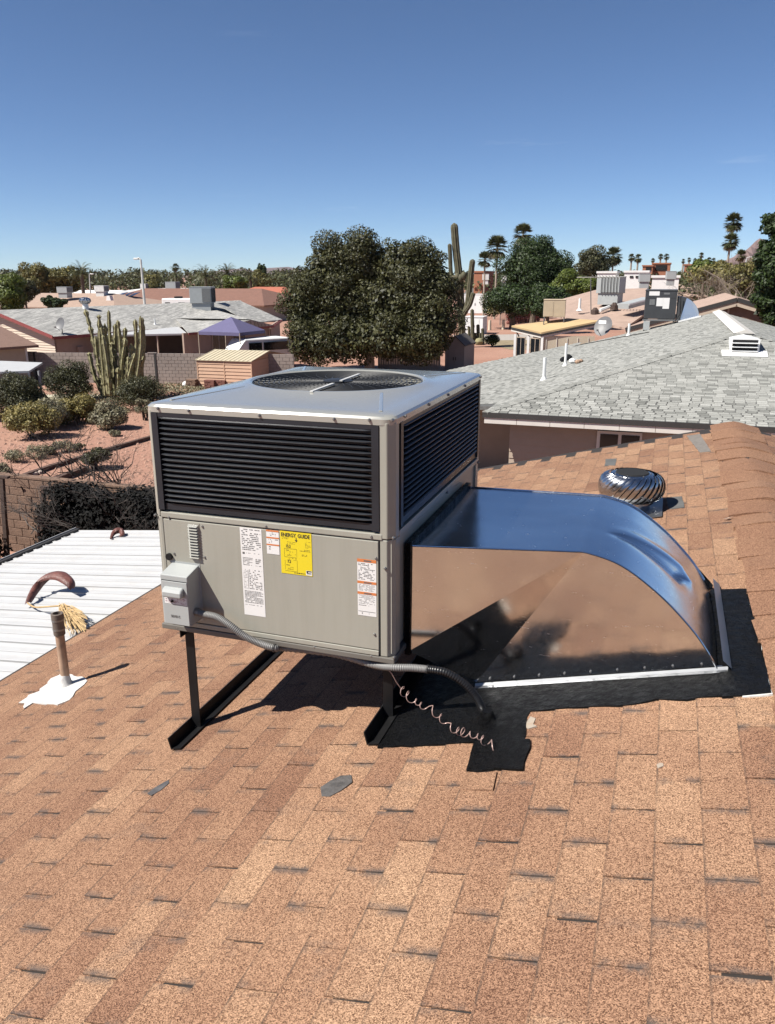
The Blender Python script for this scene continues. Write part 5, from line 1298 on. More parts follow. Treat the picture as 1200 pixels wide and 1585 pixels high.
def pipe_on(label, base, h, r=.05, mat='white', name='roof_pipe'):
    t = thing(name, tuple(base), label, 'pipe'); MB().tube([Vector(base)-Vector((0, 0, .1)), Vector(base)+Vector((0, 0, h))], r, 8).build('pipe', MAT[mat], t, smooth=True)
    MB().lathe([(r*2.6, -.03), (r*1.6, .05), (r*1.05, .12)], base, 10).build('boot', MAT[mat], t, smooth=True)
pipe_on('thin white vent pipe on the left grey roof above its patio', on_lh(240, 502), .45)
def cooler(name, label, base, w_, d_, h_, rz, mats=('boxg', 'blackhole'), legs=.35, cat='air conditioner', fins=10, curb_=True):
    """rooftop unit: cabinet, lid, coil grille side, curb"""
    t = thing(name, tuple(base), label, cat, rz=rz); b = Vector((0, 0, 0))
    MB().bx(-w_/2, w_/2, -d_/2, d_/2, legs, legs+h_).build('cabinet', MAT[mats[0]], t, local=True, bevel=.02)
    MB().bx(-w_/2-.02, w_/2+.02, -d_/2-.02, d_/2+.02, legs+h_+.002, legs+h_+.05).build('lid', MAT[mats[0]], t, local=True, bevel=.015)
    if curb_: MB().bx(-w_/2+.12, w_/2-.12, -d_/2+.1, d_/2-.1, -.6, legs-.003).build('curb', MAT[mats[0]], t, local=True)
    else:
        for sx in (-1, 1):
            for sy in (-1, 1): MB().bx(sx*(w_/2-.06)-.03, sx*(w_/2-.06)+.03, sy*(d_/2-.06)-.03, sy*(d_/2-.06)+.03, -.5, legs).build('leg', MAT['zinc'], t, local=True)
    return t
MAT['boxg'] = M('cooler_grey', (.40, .42, .42), .5, var=.05); MAT['boxbeige'] = M('cooler_beige', (.55, .45, .31), .6, var=.06); MAT['boxwhite'] = M('cooler_white', (.74, .74, .72), .5); MAT['boxdark'] = M('unit_charcoal', (.045, .047, .05), .45); MAT['coilgrey'] = M('coil_grey', (.16, .165, .165), .6, var=.15, scale=12)
b = on_lh(315, 477); t = cooler('rooftop_cooler', 'grey rooftop cooling unit with dark grille on the left house', b, 1.9, 1.9, 1.35, R(12)+R(8), ('boxg', 'blackhole'), .45)
MB().bx(.951, .975, -.9, .9, .55, 1.72).build('coil_side', MAT['blackhole'], t, local=True)
MB().bx(.15, .88, -.975, -.951, .55, 1.72).build('coil_side', MAT['coilgrey'], t, local=True)
for i in range(8): MB().bx(.976, .995, -.9+.25*i, -.86+.25*i, .55, 1.72).build('grille_bar', MAT['coilgrey'], t, local=True)

# canopy tent
zt = 2.55; c1, c2 = aZ(307, 513, zt), aZ(371, 515, zt); dc = (c2-c1); dc.z = 0; wv = dc.length; dc.normalize(); nc = Vector((-dc.y, dc.x, 0)); nc = nc if nc.y > 0 else -nc
ct = thing('canopy_tent', (c1.x, c1.y, 0), 'purple pop-up canopy tent beside the grey-roofed house', 'canopy')
MAT['purple'] = M('purple_fabric', (.115, .105, .21), .85, var=.06)
P4 = [c1, c1+dc*wv, c1+dc*wv+nc*wv*.9, c1+nc*wv*.9]; pk = (P4[0]+P4[2])/2+Vector((0, 0, .95))
mb = MB(); mb.add(P4+[pk]+[q-Vector((0, 0, .22)) for q in P4], [(0, 1, 4), (1, 2, 4), (2, 3, 4), (3, 0, 4), (0, 5, 6, 1), (1, 6, 7, 2), (2, 7, 8, 3), (3, 8, 5, 0)]); mb.build('canopy', MAT['purple'], ct)
for q in P4: MB().bar((q.x, q.y, 0), (q.x, q.y, zt-.05), .05, .05).build('pole', MAT['barkpale'], ct)
# van behind the wall
vq = aZ(404, 522.5, 2.1); van = thing('van', (vq.x, vq.y, 0), 'white van roof showing above the block wall by the big tree', 'van', rz=R(58))
mb = MB(); mb.prism([(-2.4, -.95, .35), (2.4, -.95, .35), (2.4, -.95, 1.55), (1.9, -.85, 2.08), (-1.7, -.85, 2.1), (-2.35, -.95, 1.4)], (0, 1.9, 0)); mb.build('body', MAT['white'], van, local=True, bevel=.08)
MB().add([(-2.30, -.96, 1.42), (-1.72, -.88, 1.98), (-1.72, .90, 1.98), (-2.34, .94, 1.42)], [(0, 1, 2, 3)]).build('windshield', MAT['glass'], van, local=True)
MB().bx(-1.5, -.5, -.965, -.955, 1.3, 1.85).build('side_window', MAT['glass'], van, local=True); MB().bx(-.35, 1.6, -.965, -.955, 1.3, 1.85).build('side_window', MAT['glass'], van, local=True)
for x in (-1.5, 1.5): MB().tube([(x, -1.0, .35), (x, .98, .35)], .34, 16).build('wheel', MAT['blacksteel'], van, local=True)

# ================================================================== houses further back
MAT['tanroof'] = M('tan_roof', (.44, .31, .24), .9, var=.08, scale=1.5, fine=.2, fscale=9); MAT['brownroof'] = M('brown_roof', (.24, .12, .085), .9, var=.12, scale=2, fine=.2, fscale=9); MAT['redroof'] = M('red_tile', (.42, .13, .075), .85, var=.15, scale=4); MAT['darkroof'] = M('dark_roof', (.13, .115, .105), .9, var=.15); MAT['whiteroof'] = M('white_roof', (.60, .59, .575), .6, var=.05, alb=1); MAT['pinktile'] = M('pink_tile', (.46, .29, .215), .9, var=.08, scale=2); MAT['adobe'] = M('adobe_wall', (.36, .15, .085), .9, var=.08); MAT['solar'] = M('solar_panel', (.025, .035, .07), .2)
def gable_house(name, label, A, Bq, hw, eh, roofm, wallm, hip=0.0, ov=.4, cat='house', windows=0):
    """house under a ridge from A to B (3-D points); hip draws in the ridge ends"""
    A, Bq = Vector(A), Vector(Bq); d_ = Bq-A; d_.z = 0; L_ = d_.length; d_.normalize(); n_ = Vector((-d_.y, d_.x, 0)); n_ = n_ if n_.dot(Vector((0, 1, 0))) < 0 or abs(n_.y) < .01 else -n_
    h = (A.z+Bq.z)/2; c0 = Vector((A.x, A.y, 0))-d_*hip; c1 = Vector((A.x, A.y, 0))+d_*(L_+hip); rz = Vector((0, 0, h)); ez = Vector((0, 0, eh))
    t = thing(name, tuple((c0+c1)/2), label, cat)
    r0, r1 = Vector((A.x, A.y, h)), Vector((A.x+d_.x*L_, A.y+d_.y*L_, h))
    for s in (1, -1):
        mb = MB(); slab(mb, [c0+n_*hw*s+ez, c1+n_*hw*s+ez, r1, r0], .14); mb.build('roof_slope', roofm, t)
    if hip:
        for c_, r_ in ((c0, r0), (c1, r1)): mb = MB(); slab(mb, [c_+n_*hw+ez, c_-n_*hw+ez, r_], .14); mb.build('roof_hip', roofm, t)
    a0, a1 = c0+d_*ov, c1-d_*ov; ww = hw-ov
    mb = MB()
    if hip: mb.prism([a0+n_*ww, a1+n_*ww, a1-n_*ww, a0-n_*ww], (0, 0, eh))
    else:
        k = ww/hw; zz = eh+(h-eh)*(1-k)-.14
        mb.prism([a0+n_*ww, a0-n_*ww, a0-n_*ww+Vector((0, 0, zz)), a0+Vector((0, 0, h-.16)), a0+n_*ww+Vector((0, 0, zz))], d_*(a1-a0).length)
    mb.build('wall', wallm, t)
    for i in range(windows):
        q = a0.lerp(a1, (i+.7)/(windows+.4))+n_*(ww+.03)+Vector((0, 0, 1.45)); f = MB().bar(q-d_*.6, q+d_*.6, .08, 1.1).build('window', MAT['winframe'], t); MB().bar(q-d_*.52+n_*.03, q+d_*.52+n_*.03, .06, .95).build('pane', MAT['glass'], f)
    return t
def R2(u, v, h, u2): # ridge ends on one image row at one depth
    a = aZ(u, v, h); y = a.y; b = aY(u2, v, y); b.z = h; return a, b
A, Bq = R2(62, 453.5, 4.0, 176); gable_house('tan_roof_house', 'house with broad tan hip roof beyond the left grey roof', A, Bq, 8, 2.4, MAT['tanroof'], MAT['beige'], hip=6, windows=3)
b = aY(180, 460, A.y-5); b = aZ(168, 464, 3.4); MB().prism([(b.x-.35, b.y, b.z-.1), (b.x+.35, b.y, b.z-.1), (b.x+.2, b.y, b.z+.5), (b.x-.2, b.y, b.z+.5)], (0, .6, 0)).build('roof_vent', MAT['whiteroof'], None, label='small white box vent on the tan hip roof', cat='roof vent')
A, Bq = aY(225, 446.5, 112), aY(405, 446.5, 112); gable_house('brown_roof_house', 'house with long red-brown shingle roof behind the left cooler', A, Bq, 9, 2.3, MAT['brownroof'], MAT['beige'], hip=5, windows=4)
t_ = aZ(342, 446, 4.0); 
A, Bq = aZ(378, 456.5, 3.4), aZ(420, 452, 3.5); gable_house('brown_gable_house', 'small gabled house with brown roof and cream end wall left of the big tree', A, Bq, 3.6, 2.2, MAT['darkroof'] if False else MAT['brownroof'], MAT['lapwall'], windows=2)
A, Bq = R2(395, 444, 4.2, 440); gable_house('red_tile_house', 'house with red tile roof left of the big tree', A, Bq, 7, 2.6, MAT['redroof'], MAT['stucco'], hip=3, windows=1)
A, Bq = aY(50, 449, 135), aY(190, 449, 135)
gable_house('white_roof_house', 'white roofed house behind the tan hip roof', A, Bq, 7, 2.6, MAT['whiteroof'], MAT['lapwall'], hip=3, windows=2)
A, Bq = aY(225, 446, 165), aY(330, 446, 165); gable_house('pale_roof_house', 'pale flat-looking roof behind the red-brown roof', A, Bq, 6, 3.0, MAT['whiteroof'], MAT['lapwall'], hip=3)
# rv / white building behind ridge
q = aZ(272, 474, 2.6); q.y += 6; q.x -= 3
rv = thing('camper', (q.x, q.y, 0), 'white camper trailer behind the ridge of the left grey roof', 'camper', rz=R(10))
q1 = aY(252, 462, q.y); q2 = aY(300, 462, q.y); wv = (q2-q1).length
MB().bx(-.2, wv, 0, 2.4, .5, q1.z-.0).build('body', MAT['white'], rv, local=True, bevel=.12); rv.location = (q1.x, q1.y, 0)
MB().bx(.3, 1.0, -.02, -.004, q1.z-1.1, q1.z-.5).build('window', MAT['glass'], rv, local=True); MB().bx(2.2, 3.2, -.02, -.004, q1.z-1.1, q1.z-.5).build('window', MAT['glass'], rv, local=True)
MB().bx(1.4, 2.2, .6, 1.6, q1.z+.004, q1.z+.25).build('roof_unit', MAT['blacksteel'], rv, local=True)
for x in (1.0, wv-1.0): MB().tube([(x, 0, .4), (x, 2.4, .4)], .4, 12).build('wheel', MAT['blacksteel'], rv, local=True)
def far_cooler(label, u, v, w_px, h_px, Y, mat='boxwhite', name='rooftop_cooler', rz=.15):
    b = aY(u, v, Y); k = depth(b)/FPX; w_, h_ = w_px*k, h_px*k
    t = cooler(name, label, b, w_, w_, h_*.95, rz, (mat, 'blackhole'), .05); MB().bx(w_/2+.005, w_/2+.03, -w_*.42, w_*.42, .1+h_*.08, .05+h_*.9).build('coil_side', MAT['coilgrey'], t, local=True); return t
far_cooler('grey cooler on the tan hip roof near the date palm', 101, 454, 17, 9, 92, 'boxg'); far_cooler('white cooler on the tan hip roof right of the palm', 158, 452, 16, 9, 95); far_cooler('white cooler on a pale roof beside the street lamp', 224, 450, 9, 10, 120)
far_cooler('pale cooler on the red-brown roof', 268, 447, 17, 10, 118, 'boxg')
sq = aY(197, 456, 98); k = depth(sq)/FPX; sp = thing('solar_array', tuple(sq), 'dark blue solar panel array on the tan roof by the lamp post', 'solar panel')
for i in range(3): MB().box((sq.x-1.0+i*1.0*1.02, sq.y, sq.z), (1.0, 1.9, .05), Matrix.Rotation(R(14), 3, 'X') @ Matrix.Rotation(R(-8), 3, 'Y')).build('panel', MAT['solar'], sp)
# lamp posts
MAT['lamp'] = M('lamp_paint', (.62, .61, .58), .5)
def lamp(label, u0, v0, u1, v1, Y, arm, r=.09):
    b, t_ = aY(u0, v0, Y), aY(u1, v1, Y); t = thing('street_lamp', (b.x, Y, 0), label, 'street lamp')
    MB().tube([(b.x, Y, 0), b, t_], [r*1.2, r*1.1, r*.8], 8).build('pole', MAT['lamp'], t, smooth=True)
    e = t_+Vector((arm, 0, .12)); MB().tube([t_, t_+Vector((arm*.5, 0, .16)), e], r*.6, 6).build('arm', MAT['lamp'], t)
    MB().box(e+Vector((arm*.3, 0, -.03)), (abs(arm)*.9+.2, .28, .16)).build('lamp_head', MAT['lamp'], t, bevel=.04)
lamp('tall white street lamp above the left grey roof', 224, 470, 218, 402, 66, -.35, .11); lamp('short street lamp in front of the date palm', 140, 452, 138.5, 425, 110, .45, .09)
lamp('curved street lamp at far right by the mountain', 1154, 412, 1156, 399, 190, 1.2, .13)
# ================================================================== right neighbour: grey hip roof
NE, NR = 2.60, None                         # eave height
nY0 = aZ(972, 649, NE).y; 
apx = Vector((2.26, 28.4, CAMZ-1.77)); RYF = 44.6; half = apx.y-nY0
NX0 = apx.x-half; NX1 = apx.x+half
nh = thing('grey_hip_house', (apx.x, 32, 0), 'neighbouring house with large light grey hip roof at right', 'house')
sl = (apx.z-NE)/half
# decks
mb = MB(); slab(mb, [(NX0, nY0, NE), (NX1, nY0, NE), tuple(apx)], .10); nd_front = mb.build('roof_deck', MAT['greyunder'], nh)
mb = MB(); slab(mb, [(NX0, nY0, NE), tuple(apx), (apx.x, RYF, apx.z), (NX0, RYF, NE)], .10); nd_left = mb.build('roof_deck', MAT['greyunder'], nh)
mb = MB(); slab(mb, [(NX1, nY0, NE), (NX1, RYF, NE), (apx.x, RYF, apx.z), tuple(apx)], .10); nd_right = mb.build('roof_deck', MAT['greyunder'], nh)
# low-pitched extension at left
EXS = .10; EXX = NX0-4.6
def ext_at(u, v):
    d = ray(u, v); o = Vector((0, 0, CAMZ)); nn = Vector((-EXS, 0, 1)); t = (Vector((NX0, 0, NE))-o).dot(nn)/d.dot(nn); return o+d*t
fa, fb = ext_at(694, 573), ext_at(870, 536)
xl = EXX
fl_ = fa.lerp(fb, (xl-fa.x)/(fb.x-fa.x)); fr_ = fa.lerp(fb, (NX0-fa.x)/(fb.x-fa.x))
mb = MB(); slab(mb, [(xl, nY0+3, NE+EXS*(xl-NX0)), (NX0+.02, nY0+1.0, NE), (NX0+.02, min(fr_.y, RYF), NE), (xl, fl_.y, NE+EXS*(xl-NX0))], .10); nd_ext = mb.build('roof_deck', MAT['greyunder'], nh)
EXN, EXT = .125, .27
def fill(deck_, inside, frame, org, up, along, nrm, ku, ka, tw, ex, nparts, th=.008):
    sl_ = []; r3 = random.Random(17)
    for i in range(ku[0], ku[1]):
        off = r3.uniform(0, tw)
        for j in range(ka[0], ka[1]):
            q = org+up*(ex*i)+along*(tw*j+off)
            if not inside(q+up*ex*.5): continue
            tone = min(1, max(0, r3.choice((.1, .35, .5, .6, .7, .85))+r3.gauss(0, .08)))
            sl_.append((q+nrm*.002, tone, 1/((q-Vector((0, 0, CAMZ))).length) if in_view(q, 0) else 0))
    w_ = tw-.012
    meshes_ = [tab_mesh('shingle_tab', MAT['greyshingle'], ex, w_, th), tab_mesh('shingle_tab', MAT['greyshingle'], ex, w_-.04, th*1.5)]
    global NRM
    keep = NRM; NRM = nrm
    shingle_field('shingle', deck_, sl_, frame, MAT['greyshingle'], meshes_, nparts, ex, w_, th)
    NRM = keep
uF = Vector((0, 1, sl)).normalized(); nF = Vector((0, -sl, 1)).normalized(); frF = slope_frame(uF, nF); alF = nF.cross(uF)
fill(nd_front, lambda q: q.y >= nY0-.02 and q.x-NX0 > (q.y-nY0)+.0 and NX1-q.x > (q.y-nY0) and q.x < 6.5, frF, Vector((apx.x, nY0-.03, NE-.03*sl)), uF, alF, nF, (0, int(half/EXN)+1), (-34, 34), EXT, EXN, 300)
uL = Vector((1, 0, sl)).normalized(); nL = Vector((-sl, 0, 1)).normalized(); frL = slope_frame(uL, nL); alL = nL.cross(uL)
fill(nd_left, lambda q: q.x < apx.x and q.y < RYF and q.y-nY0 > (q.x-NX0), frL, Vector((NX0, nY0, NE)), uL, alL, nL, (0, int(half/EXN)+1), (-1, 96), EXT, EXN, 0)
uE = Vector((1, 0, EXS)).normalized(); nE = Vector((-EXS, 0, 1)).normalized(); frE = slope_frame(uE, nE); alE = nE.cross(uE)
fill(nd_ext, lambda q: xl < q.x < NX0+.05 and nY0+1.5 < q.y < fa.y+(fb.y-fa.y)*(q.x-fa.x)/(fb.x-fa.x), frE, Vector((xl, nY0, NE+EXS*(xl-NX0))), uE, alE, nE, (0, int((NX0-xl)/EXN)+1), (0, 96), EXT, EXN, 0)
slots = []
fill(nd_right, lambda q: q.x > apx.x and q.y < RYF and q.y-nY0 > NX1-q.x and q.x < 8, slope_frame(Vector((-1, 0, sl)).normalized(), Vector((sl, 0, 1)).normalized()), Vector((NX1, nY0, NE)), Vector((-1, 0, sl)).normalized(), Vector((0, 1, 0)), Vector((sl, 0, 1)).normalized(), (0, int(half/EXN)+1), (0, 96), EXT, EXN, 0)
# hip caps, ridge cap
def caps(deck_, a, b, step, wd, mat, z=.02):
    a, b = Vector(a), Vector(b); d_ = (b-a).normalized(); n_ = d_.cross(Vector((0, 0, 1))).normalized(); k = int((b-a).length/step); first = None
    for i in range(k):
        p = a+d_*step*i
        if first is None:
            u = n_.cross(d_); mb = MB(); e = step*1.25
            mb.add([p-n_*wd-u*.035+u*z*1.9, p+u*z*2.6, p+n_*wd-u*.035+u*z*1.9, p+d_*e-n_*wd-u*.035+u*z, p+d_*e+u*z*1.4, p+d_*e+n_*wd-u*.035+u*z, p-n_*wd-u*.06, p+n_*wd-u*.06, p-u*.02], [(0, 1, 4, 3), (1, 2, 5, 4), (6, 8, 1, 0), (8, 7, 2, 1)])
            first = mb.build('hip_cap', mat, deck_); first.color = (.5, .5, .5, 1)
        else:
            o = first.copy(); COL.objects.link(o); o.parent = deck_; o.location = d_*step*i; tt = .3+.5*random.random(); o.color = (tt, tt, tt, 1)
caps(nd_front, (NX0, nY0, NE), tuple(apx), .26, .13, MAT['greyshingle'])
MAT['offwhite'] = M('offwhite_trim', (.66, .63, .58), .7, var=.05)
rv_ = MB(); rv_.add([(apx.x-.32, 28.2, apx.z-.02), (apx.x, 28.2, apx.z+.10), (apx.x+.32, 28.2, apx.z-.02), (apx.x-.32, RYF, apx.z-.02), (apx.x, RYF, apx.z+.10), (apx.x+.32, RYF, apx.z-.02)], [(0, 1, 4, 3), (1, 2, 5, 4), (0, 2, 1)]); rv_.build('ridge_strip', MAT['offwhite'], nh)
# fascia, soffit, walls
MAT['tanwall'] = M('tan_siding', (.40, .325, .255), .85, var=.05)
x = NX0
while x < NX1: MB().bx(x, min(x+.9, NX1)-.012, nY0-.05, nY0-.005, NE-.30, NE-.145).build('fascia_board', MAT['offwhite'], nh); x += .9
MB().bx(NX0, NX1, nY0-.012, nY0+.62, NE-.16, NE-.145).build('soffit', MAT['darktrim'], nh)
MB().bx(NX0-.05, NX1+.05, nY0-.08, nY0-.02, NE-.142, NE-.004).build('drip_edge', MAT['darktrim'], nh)
wy = nY0+.62
MB().bx(NX0+.6, NX1-.6, wy+.02, RYF-.5, 0, NE-.1).build('wall', MAT['tanwall'], nh)
for i in range(13): z = .02+.2*i; mb = MB(); mb.add([(NX0+.6, wy-.004, z), (NX1-.6, wy-.004, z), (NX1-.6, wy+.018, z+.185), (NX0+.6, wy+.018, z+.185), (NX1-.6, wy+.02, z), (NX0+.6, wy+.02, z)], [(0, 1, 2, 3), (0, 5, 4, 1)]); mb.build('siding_board', MAT['tanwall'], nh)
MB().bx(xl+.6, NX0+.58, nY0+4, fl_.y-.6, 0, NE+EXS*(xl-NX0)-.1).build('wall', MAT['tanwall'], nh)
wa, wb = aY(925, 666, wy), aY(993, 690, wy)
wf = MB().bx(wa.x, wb.x, wy-.05, wy+.0, 1.0, wa.z).build('window', MAT['offwhite'], nh)
for k in (0, 1):
    x0 = wa.x+.09+k*(wb.x-wa.x-.06)/2; x1 = x0+(wb.x-wa.x-.24)/2; MB().bx(x0, x1, wy-.062, wy-.051, 1.08, wa.z-.08).build('pane', MAT['glass'], wf)
# dormer vent
def on_front(u, v):
    d = ray(u, v); o = Vector((0, 0, CAMZ)); t = (Vector((0, nY0, NE))-o).dot(nF)/d.dot(nF); return o+d*t
def on_left(u, v):
    d = ray(u, v); o = Vector((0, 0, CAMZ)); t = (Vector((NX0, 0, NE))-o).dot(nL)/d.dot(nL); return o+d*t
q = on_front(1152, 546); k = depth(q)/FPX; dv = thing('dormer_vent', tuple(q), 'white louvered dormer vent on the grey hip roof', 'roof vent')
hw_ = 21*k; hh = 20*k
mb = MB(); pr_ = [(-hw_, 0, .03), (hw_, 0, .03), (hw_, 0, hh), (0, 0, hh*1.25), (-hw_, 0, hh)]; mb.prism([q+Vector((a_, 0, c_)) for a_, b_, c_ in pr_], (0, .9, 0)); mb.build('housing', MAT['white'], dv)
for i in range(3):
    z = hh*(.18+.30*i); m2 = MB(); m2.add([q+Vector((-hw_*.86, -.004, z)), q+Vector((hw_*.86, -.004, z)), q+Vector((hw_*.86, -.004, z+hh*.2)), q+Vector((-hw_*.86, -.004, z+hh*.2))], [(0, 1, 2, 3)]); m2.build('opening', MAT['blackhole'], dv)
    MB().bx(q.x-hw_*.9, q.x+hw_*.9, q.y-.09, q.y-.008, q.z+z-.03, q.z+z-.01).build('louver_blade', MAT['white'], dv)
MB().box((q.x, q.y-.12, q.z-.01), (hw_*3.1, .5, .02), Matrix.Rotation(math.atan(sl), 3, 'X')).build('flashing', MAT['white'], dv)
# pipes
for (u, v, h_, r_, lab) in ((842, 588, .75, .055, 'white vent pipe on the left slope of the grey hip roof'), (875, 566, .85, .05, 'white vent pipe behind the roof clutter on the grey roof'), (973, 520, .6, .06, 'short white vent pipe below the charcoal unit')): pipe_on(lab, on_left(u, v) if u > 860 else on_left(u, v), h_, r_)
b1 = on_left(990, 515); 
# clutter on the roof
cl_ = thing('roof_debris', tuple(on_left(885, 562)), 'small heap of dark, white and terracotta debris on the grey roof', 'debris')
for (u, v, s, m_) in ((872, 560, .16, 'blacksteel'), (879, 558, .2, 'blacksteel'), (886, 562, .15, 'white'), (894, 563, .12, 'pipe'), (899, 561, .10, 'pipe')):
    q = on_left(u, v); MB().lathe([(s*.4, -.02), (s, .06), (s*.9, s*.9), (s*.3, s*1.3)], q, 7).build('piece', MAT[m_], cl_)
rng = np.random.RandomState(4); pts = [(np.array(on_left(rng.uniform(768, 850), 562+rng.normal()*4)), (.25, .25, .04)) for i in range(60)]; V, F = leaf_cloud(rng, pts, 700, .12)
o = raw('leaf_litter', V, F, MAT['frond_dry'], None, kind='stuff'); props(o, 'dry leaf litter scattered along the edge of the grey roof', 'leaf litter')
# cable across the roof
pts = [on_left(842, 548), on_left(900, 534), on_left(960, 523), on_left(1005, 515)]; MB().tube([p+nL*.03 for p in pts], .018, 5).build('roof_cable', MAT['blacksteel'], None, label='thin dark cable lying across the grey roof towards the charcoal unit', cat='cable')
# dish
b = on_left(934, 517); dish('satellite_dish', 'large grey satellite dish at the far edge of the grey hip roof', b-Vector((0, 0, .0)), b+Vector((0, 0, .42)), (-.35, -.8, .42), .62, MAT['dishgrey'])
MB().box(b+Vector((-.05, -.62, .72)), (.42, .03, .2), Matrix.Rotation(R(-30), 3, 'X')).build('logo_patch', MAT['white'], bpy.data.objects['satellite_dish.001'])
# charcoal packaged unit with duct
pu = on_left(1003, 508); pv = on_left(1075, 497); yU = (pu.y+pv.y)/2
TL, BR_ = aY(1000, 449, yU), aY(1045, 494, yU); uw = BR_.x-TL.x; uh = TL.z-BR_.z
cu = thing('air_conditioner', (TL.x+uw/2, yU, BR_.z), 'charcoal packaged air conditioner with paper labels on the neighbouring grey roof', 'air conditioner')
MB().bx(TL.x, TL.x+uw, yU, yU+uw*1.05, BR_.z, TL.z-.05).build('cabinet', MAT['boxdark'], cu, bevel=.02); MB().bx(TL.x-.02, TL.x+uw+.02, yU-.02, yU+uw*1.05+.02, TL.z-.047, TL.z+.02).build('lid', MAT['boxdark'], cu, bevel=.02)
MB().bx(TL.x+.0, TL.x+uw, yU-.006, yU-.003, BR_.z+uh*.72, BR_.z+uh*.735).build('seam', MAT['ink'], cu)
def lab(u0, v0, u1, v1, m_, n__): a, b_ = aY(u0, v0, yU-.012), aY(u1, v1, yU-.012); MB().bx(a.x, b_.x, yU-.012, yU-.004, b_.z, a.z).build(n__, MAT[m_], cu)
lab(1005.5, 451, 1021, 457.5, 'print', 'label_sheet'); lab(1017, 461, 1026, 474, 'print', 'label_sheet'); lab(1027, 461, 1035.5, 478, 'print', 'label_sheet'); lab(1006, 463, 1013.5, 472, 'coilgrey', 'label_sheet'); lab(1028, 453, 1037, 456, 'coilgrey', 'badge')
for x in (TL.x+.06, TL.x+uw-.06):
    for y in (yU+.06, yU+uw-.06): zz = NE+sl*(x-NX0); MB().bx(x-.03, x+.03, y-.03, y+.03, zz-.05, BR_.z).build('leg', MAT['blacksteel'], cu)
MB().bar((TL.x-.05, yU+.05, BR_.z-.06), (TL.x+uw+.3, yU+.05, BR_.z-.06), .06, .08).build('rail', MAT['zinc'], cu)
jb = aY(1001, 500, yU-.05); MB().box(jb+Vector((0, 0, -.12)), (.30, .16, .42)).build('junction_box', MAT['boxg'], cu)
MB().tube([jb+Vector((.0, 0, -.3)), jb+Vector((.1, -.05, -.42)), jb+Vector((.5, 0, -.3)), jb+Vector((1.3, 0, .02)), jb+Vector((1.55, 0, .5)), jb+Vector((1.5, 0, 1.3))], .025, 6).build('conduit', MAT['blacksteel'], cu)
du = thing('duct_elbow', (TL.x+uw+.6, yU, BR_.z), 'curved metal duct beside the charcoal unit on the neighbouring roof', 'duct')
k = depth(TL)/FPX; x0 = TL.x+uw+.03; prf = []
zt_ = aY(1050, 459, yU).z; zb_ = lambda x: NE+sl*(x-NX0)+.03
for i in range(13): a = R(90*i/12); xx = aY(1050, 460, yU).x+(aY(1082, 490, yU).x-aY(1050, 460, yU).x)*math.sin(a); z = zb_(aY(1082, 490, yU).x)+(zt_-zb_(aY(1082, 490, yU).x))*math.cos(a); prf.append((xx, z))
prf = [(x0, zt_)]+prf
mb = MB(); nn_ = len(prf); vs_ = [(a_, yU+.1, z) for a_, z in prf]+[(a_, yU+1.3, z) for a_, z in prf]; mb.add(vs_, [(i, i+1, nn_+i+1, nn_+i) for i in range(nn_-1)]); mb.build('top_sheet', MAT['boxdark'], du, smooth=True)
MAT['galvblue'] = galv_mat('galvanized_plain', (.70, .74, .80), .3, .1)
xb0, xb1 = aY(1050, 498, yU).x, prf[-1][0]
mb = MB(); mb.poly([(a_, yU+.1, z) for a_, z in prf[4:]]+[(xb0+.05, yU+.02, zb_(xb0))]); mb.build('side_sheet', MAT['galvblue'], du)
mb = MB(); mb.poly([(a_, yU+.1, z) for a_, z in prf[:5]]+[(xb0+.05, yU+.02, zb_(xb0)), (x0, yU+.1, zb_(xb0)+.2)]); mb.build('side_sheet', MAT['boxdark'], du)
MB().bar((xb0, yU+.0, zb_(xb0)+.03), (xb1+.1, yU+.06, zb_(xb1+.1)+.03), .08, .07).build('base_flange', MAT['white'], du)

# ================================================================== small building with flat orange roof
OB = 2.75; o2 = aZ(838, 514.5, OB-.1)
def on_plan(u, v, org, ang):
    """point seen at a pixel on the upright plane through org running at ang degrees in plan"""
    d = ray(u, v); n_ = Vector((-math.sin(R(ang)), math.cos(R(ang)), 0)); t = (org-Vector((0, 0, CAMZ))).dot(n_)/d.dot(n_); return Vector((0, 0, CAMZ))+d*t
o1, o3 = on_plan(792, 504, o2, 150), on_plan(930, 496, o2, 17); o4 = o1+o3-o2; o4.z = max(o1.z, o3.z)+.05
ob = thing('flat_roof_annex', ((o1.x+o3.x)/2, (o1.y+o3.y)/2, 0), 'small cream annex with flat orange roof behind the grey roof', 'building')
MAT['orangeroof'] = M('orange_coating', (.50, .36, .19), .85, var=.07, scale=1.2); MAT['creamwall'] = M('cream_block', (.62, .55, .42), .85, var=.05, scale=1.5)
mb = MB(); slab(mb, [o1, o2, o3, o4], .10); mb.build('roof_sheet', MAT['orangeroof'], ob)
for a_, b_ in ((o1, o2), (o2, o3)): MB().bar(a_+Vector((0, 0, -.17)), b_+Vector((0, 0, -.17)), .06, .12).build('fascia_board', MAT['darktrim'], ob); MB().bar(a_+Vector((0, .05, -.30)), b_+Vector((0, .05, -.30)), .06, .13).build('soffit_board', MAT['offwhite'], ob)
cen = (o1+o2+o3+o4)/4; ins = lambda p_, k: p_.lerp(cen, k)
w1, w2, w3, w4 = [ins(p_, .10) for p_ in (o1, o2, o3, o4)]
for p_ in (w1, w2, w3, w4): p_.z = 0
def wallq(a_, b_, z0_, z1_, nm, m_): mb = MB(); wallseg(mb, a_, b_, z0_, z1_, -.12 if False else .12); return mb.build(nm, MAT[m_], ob)
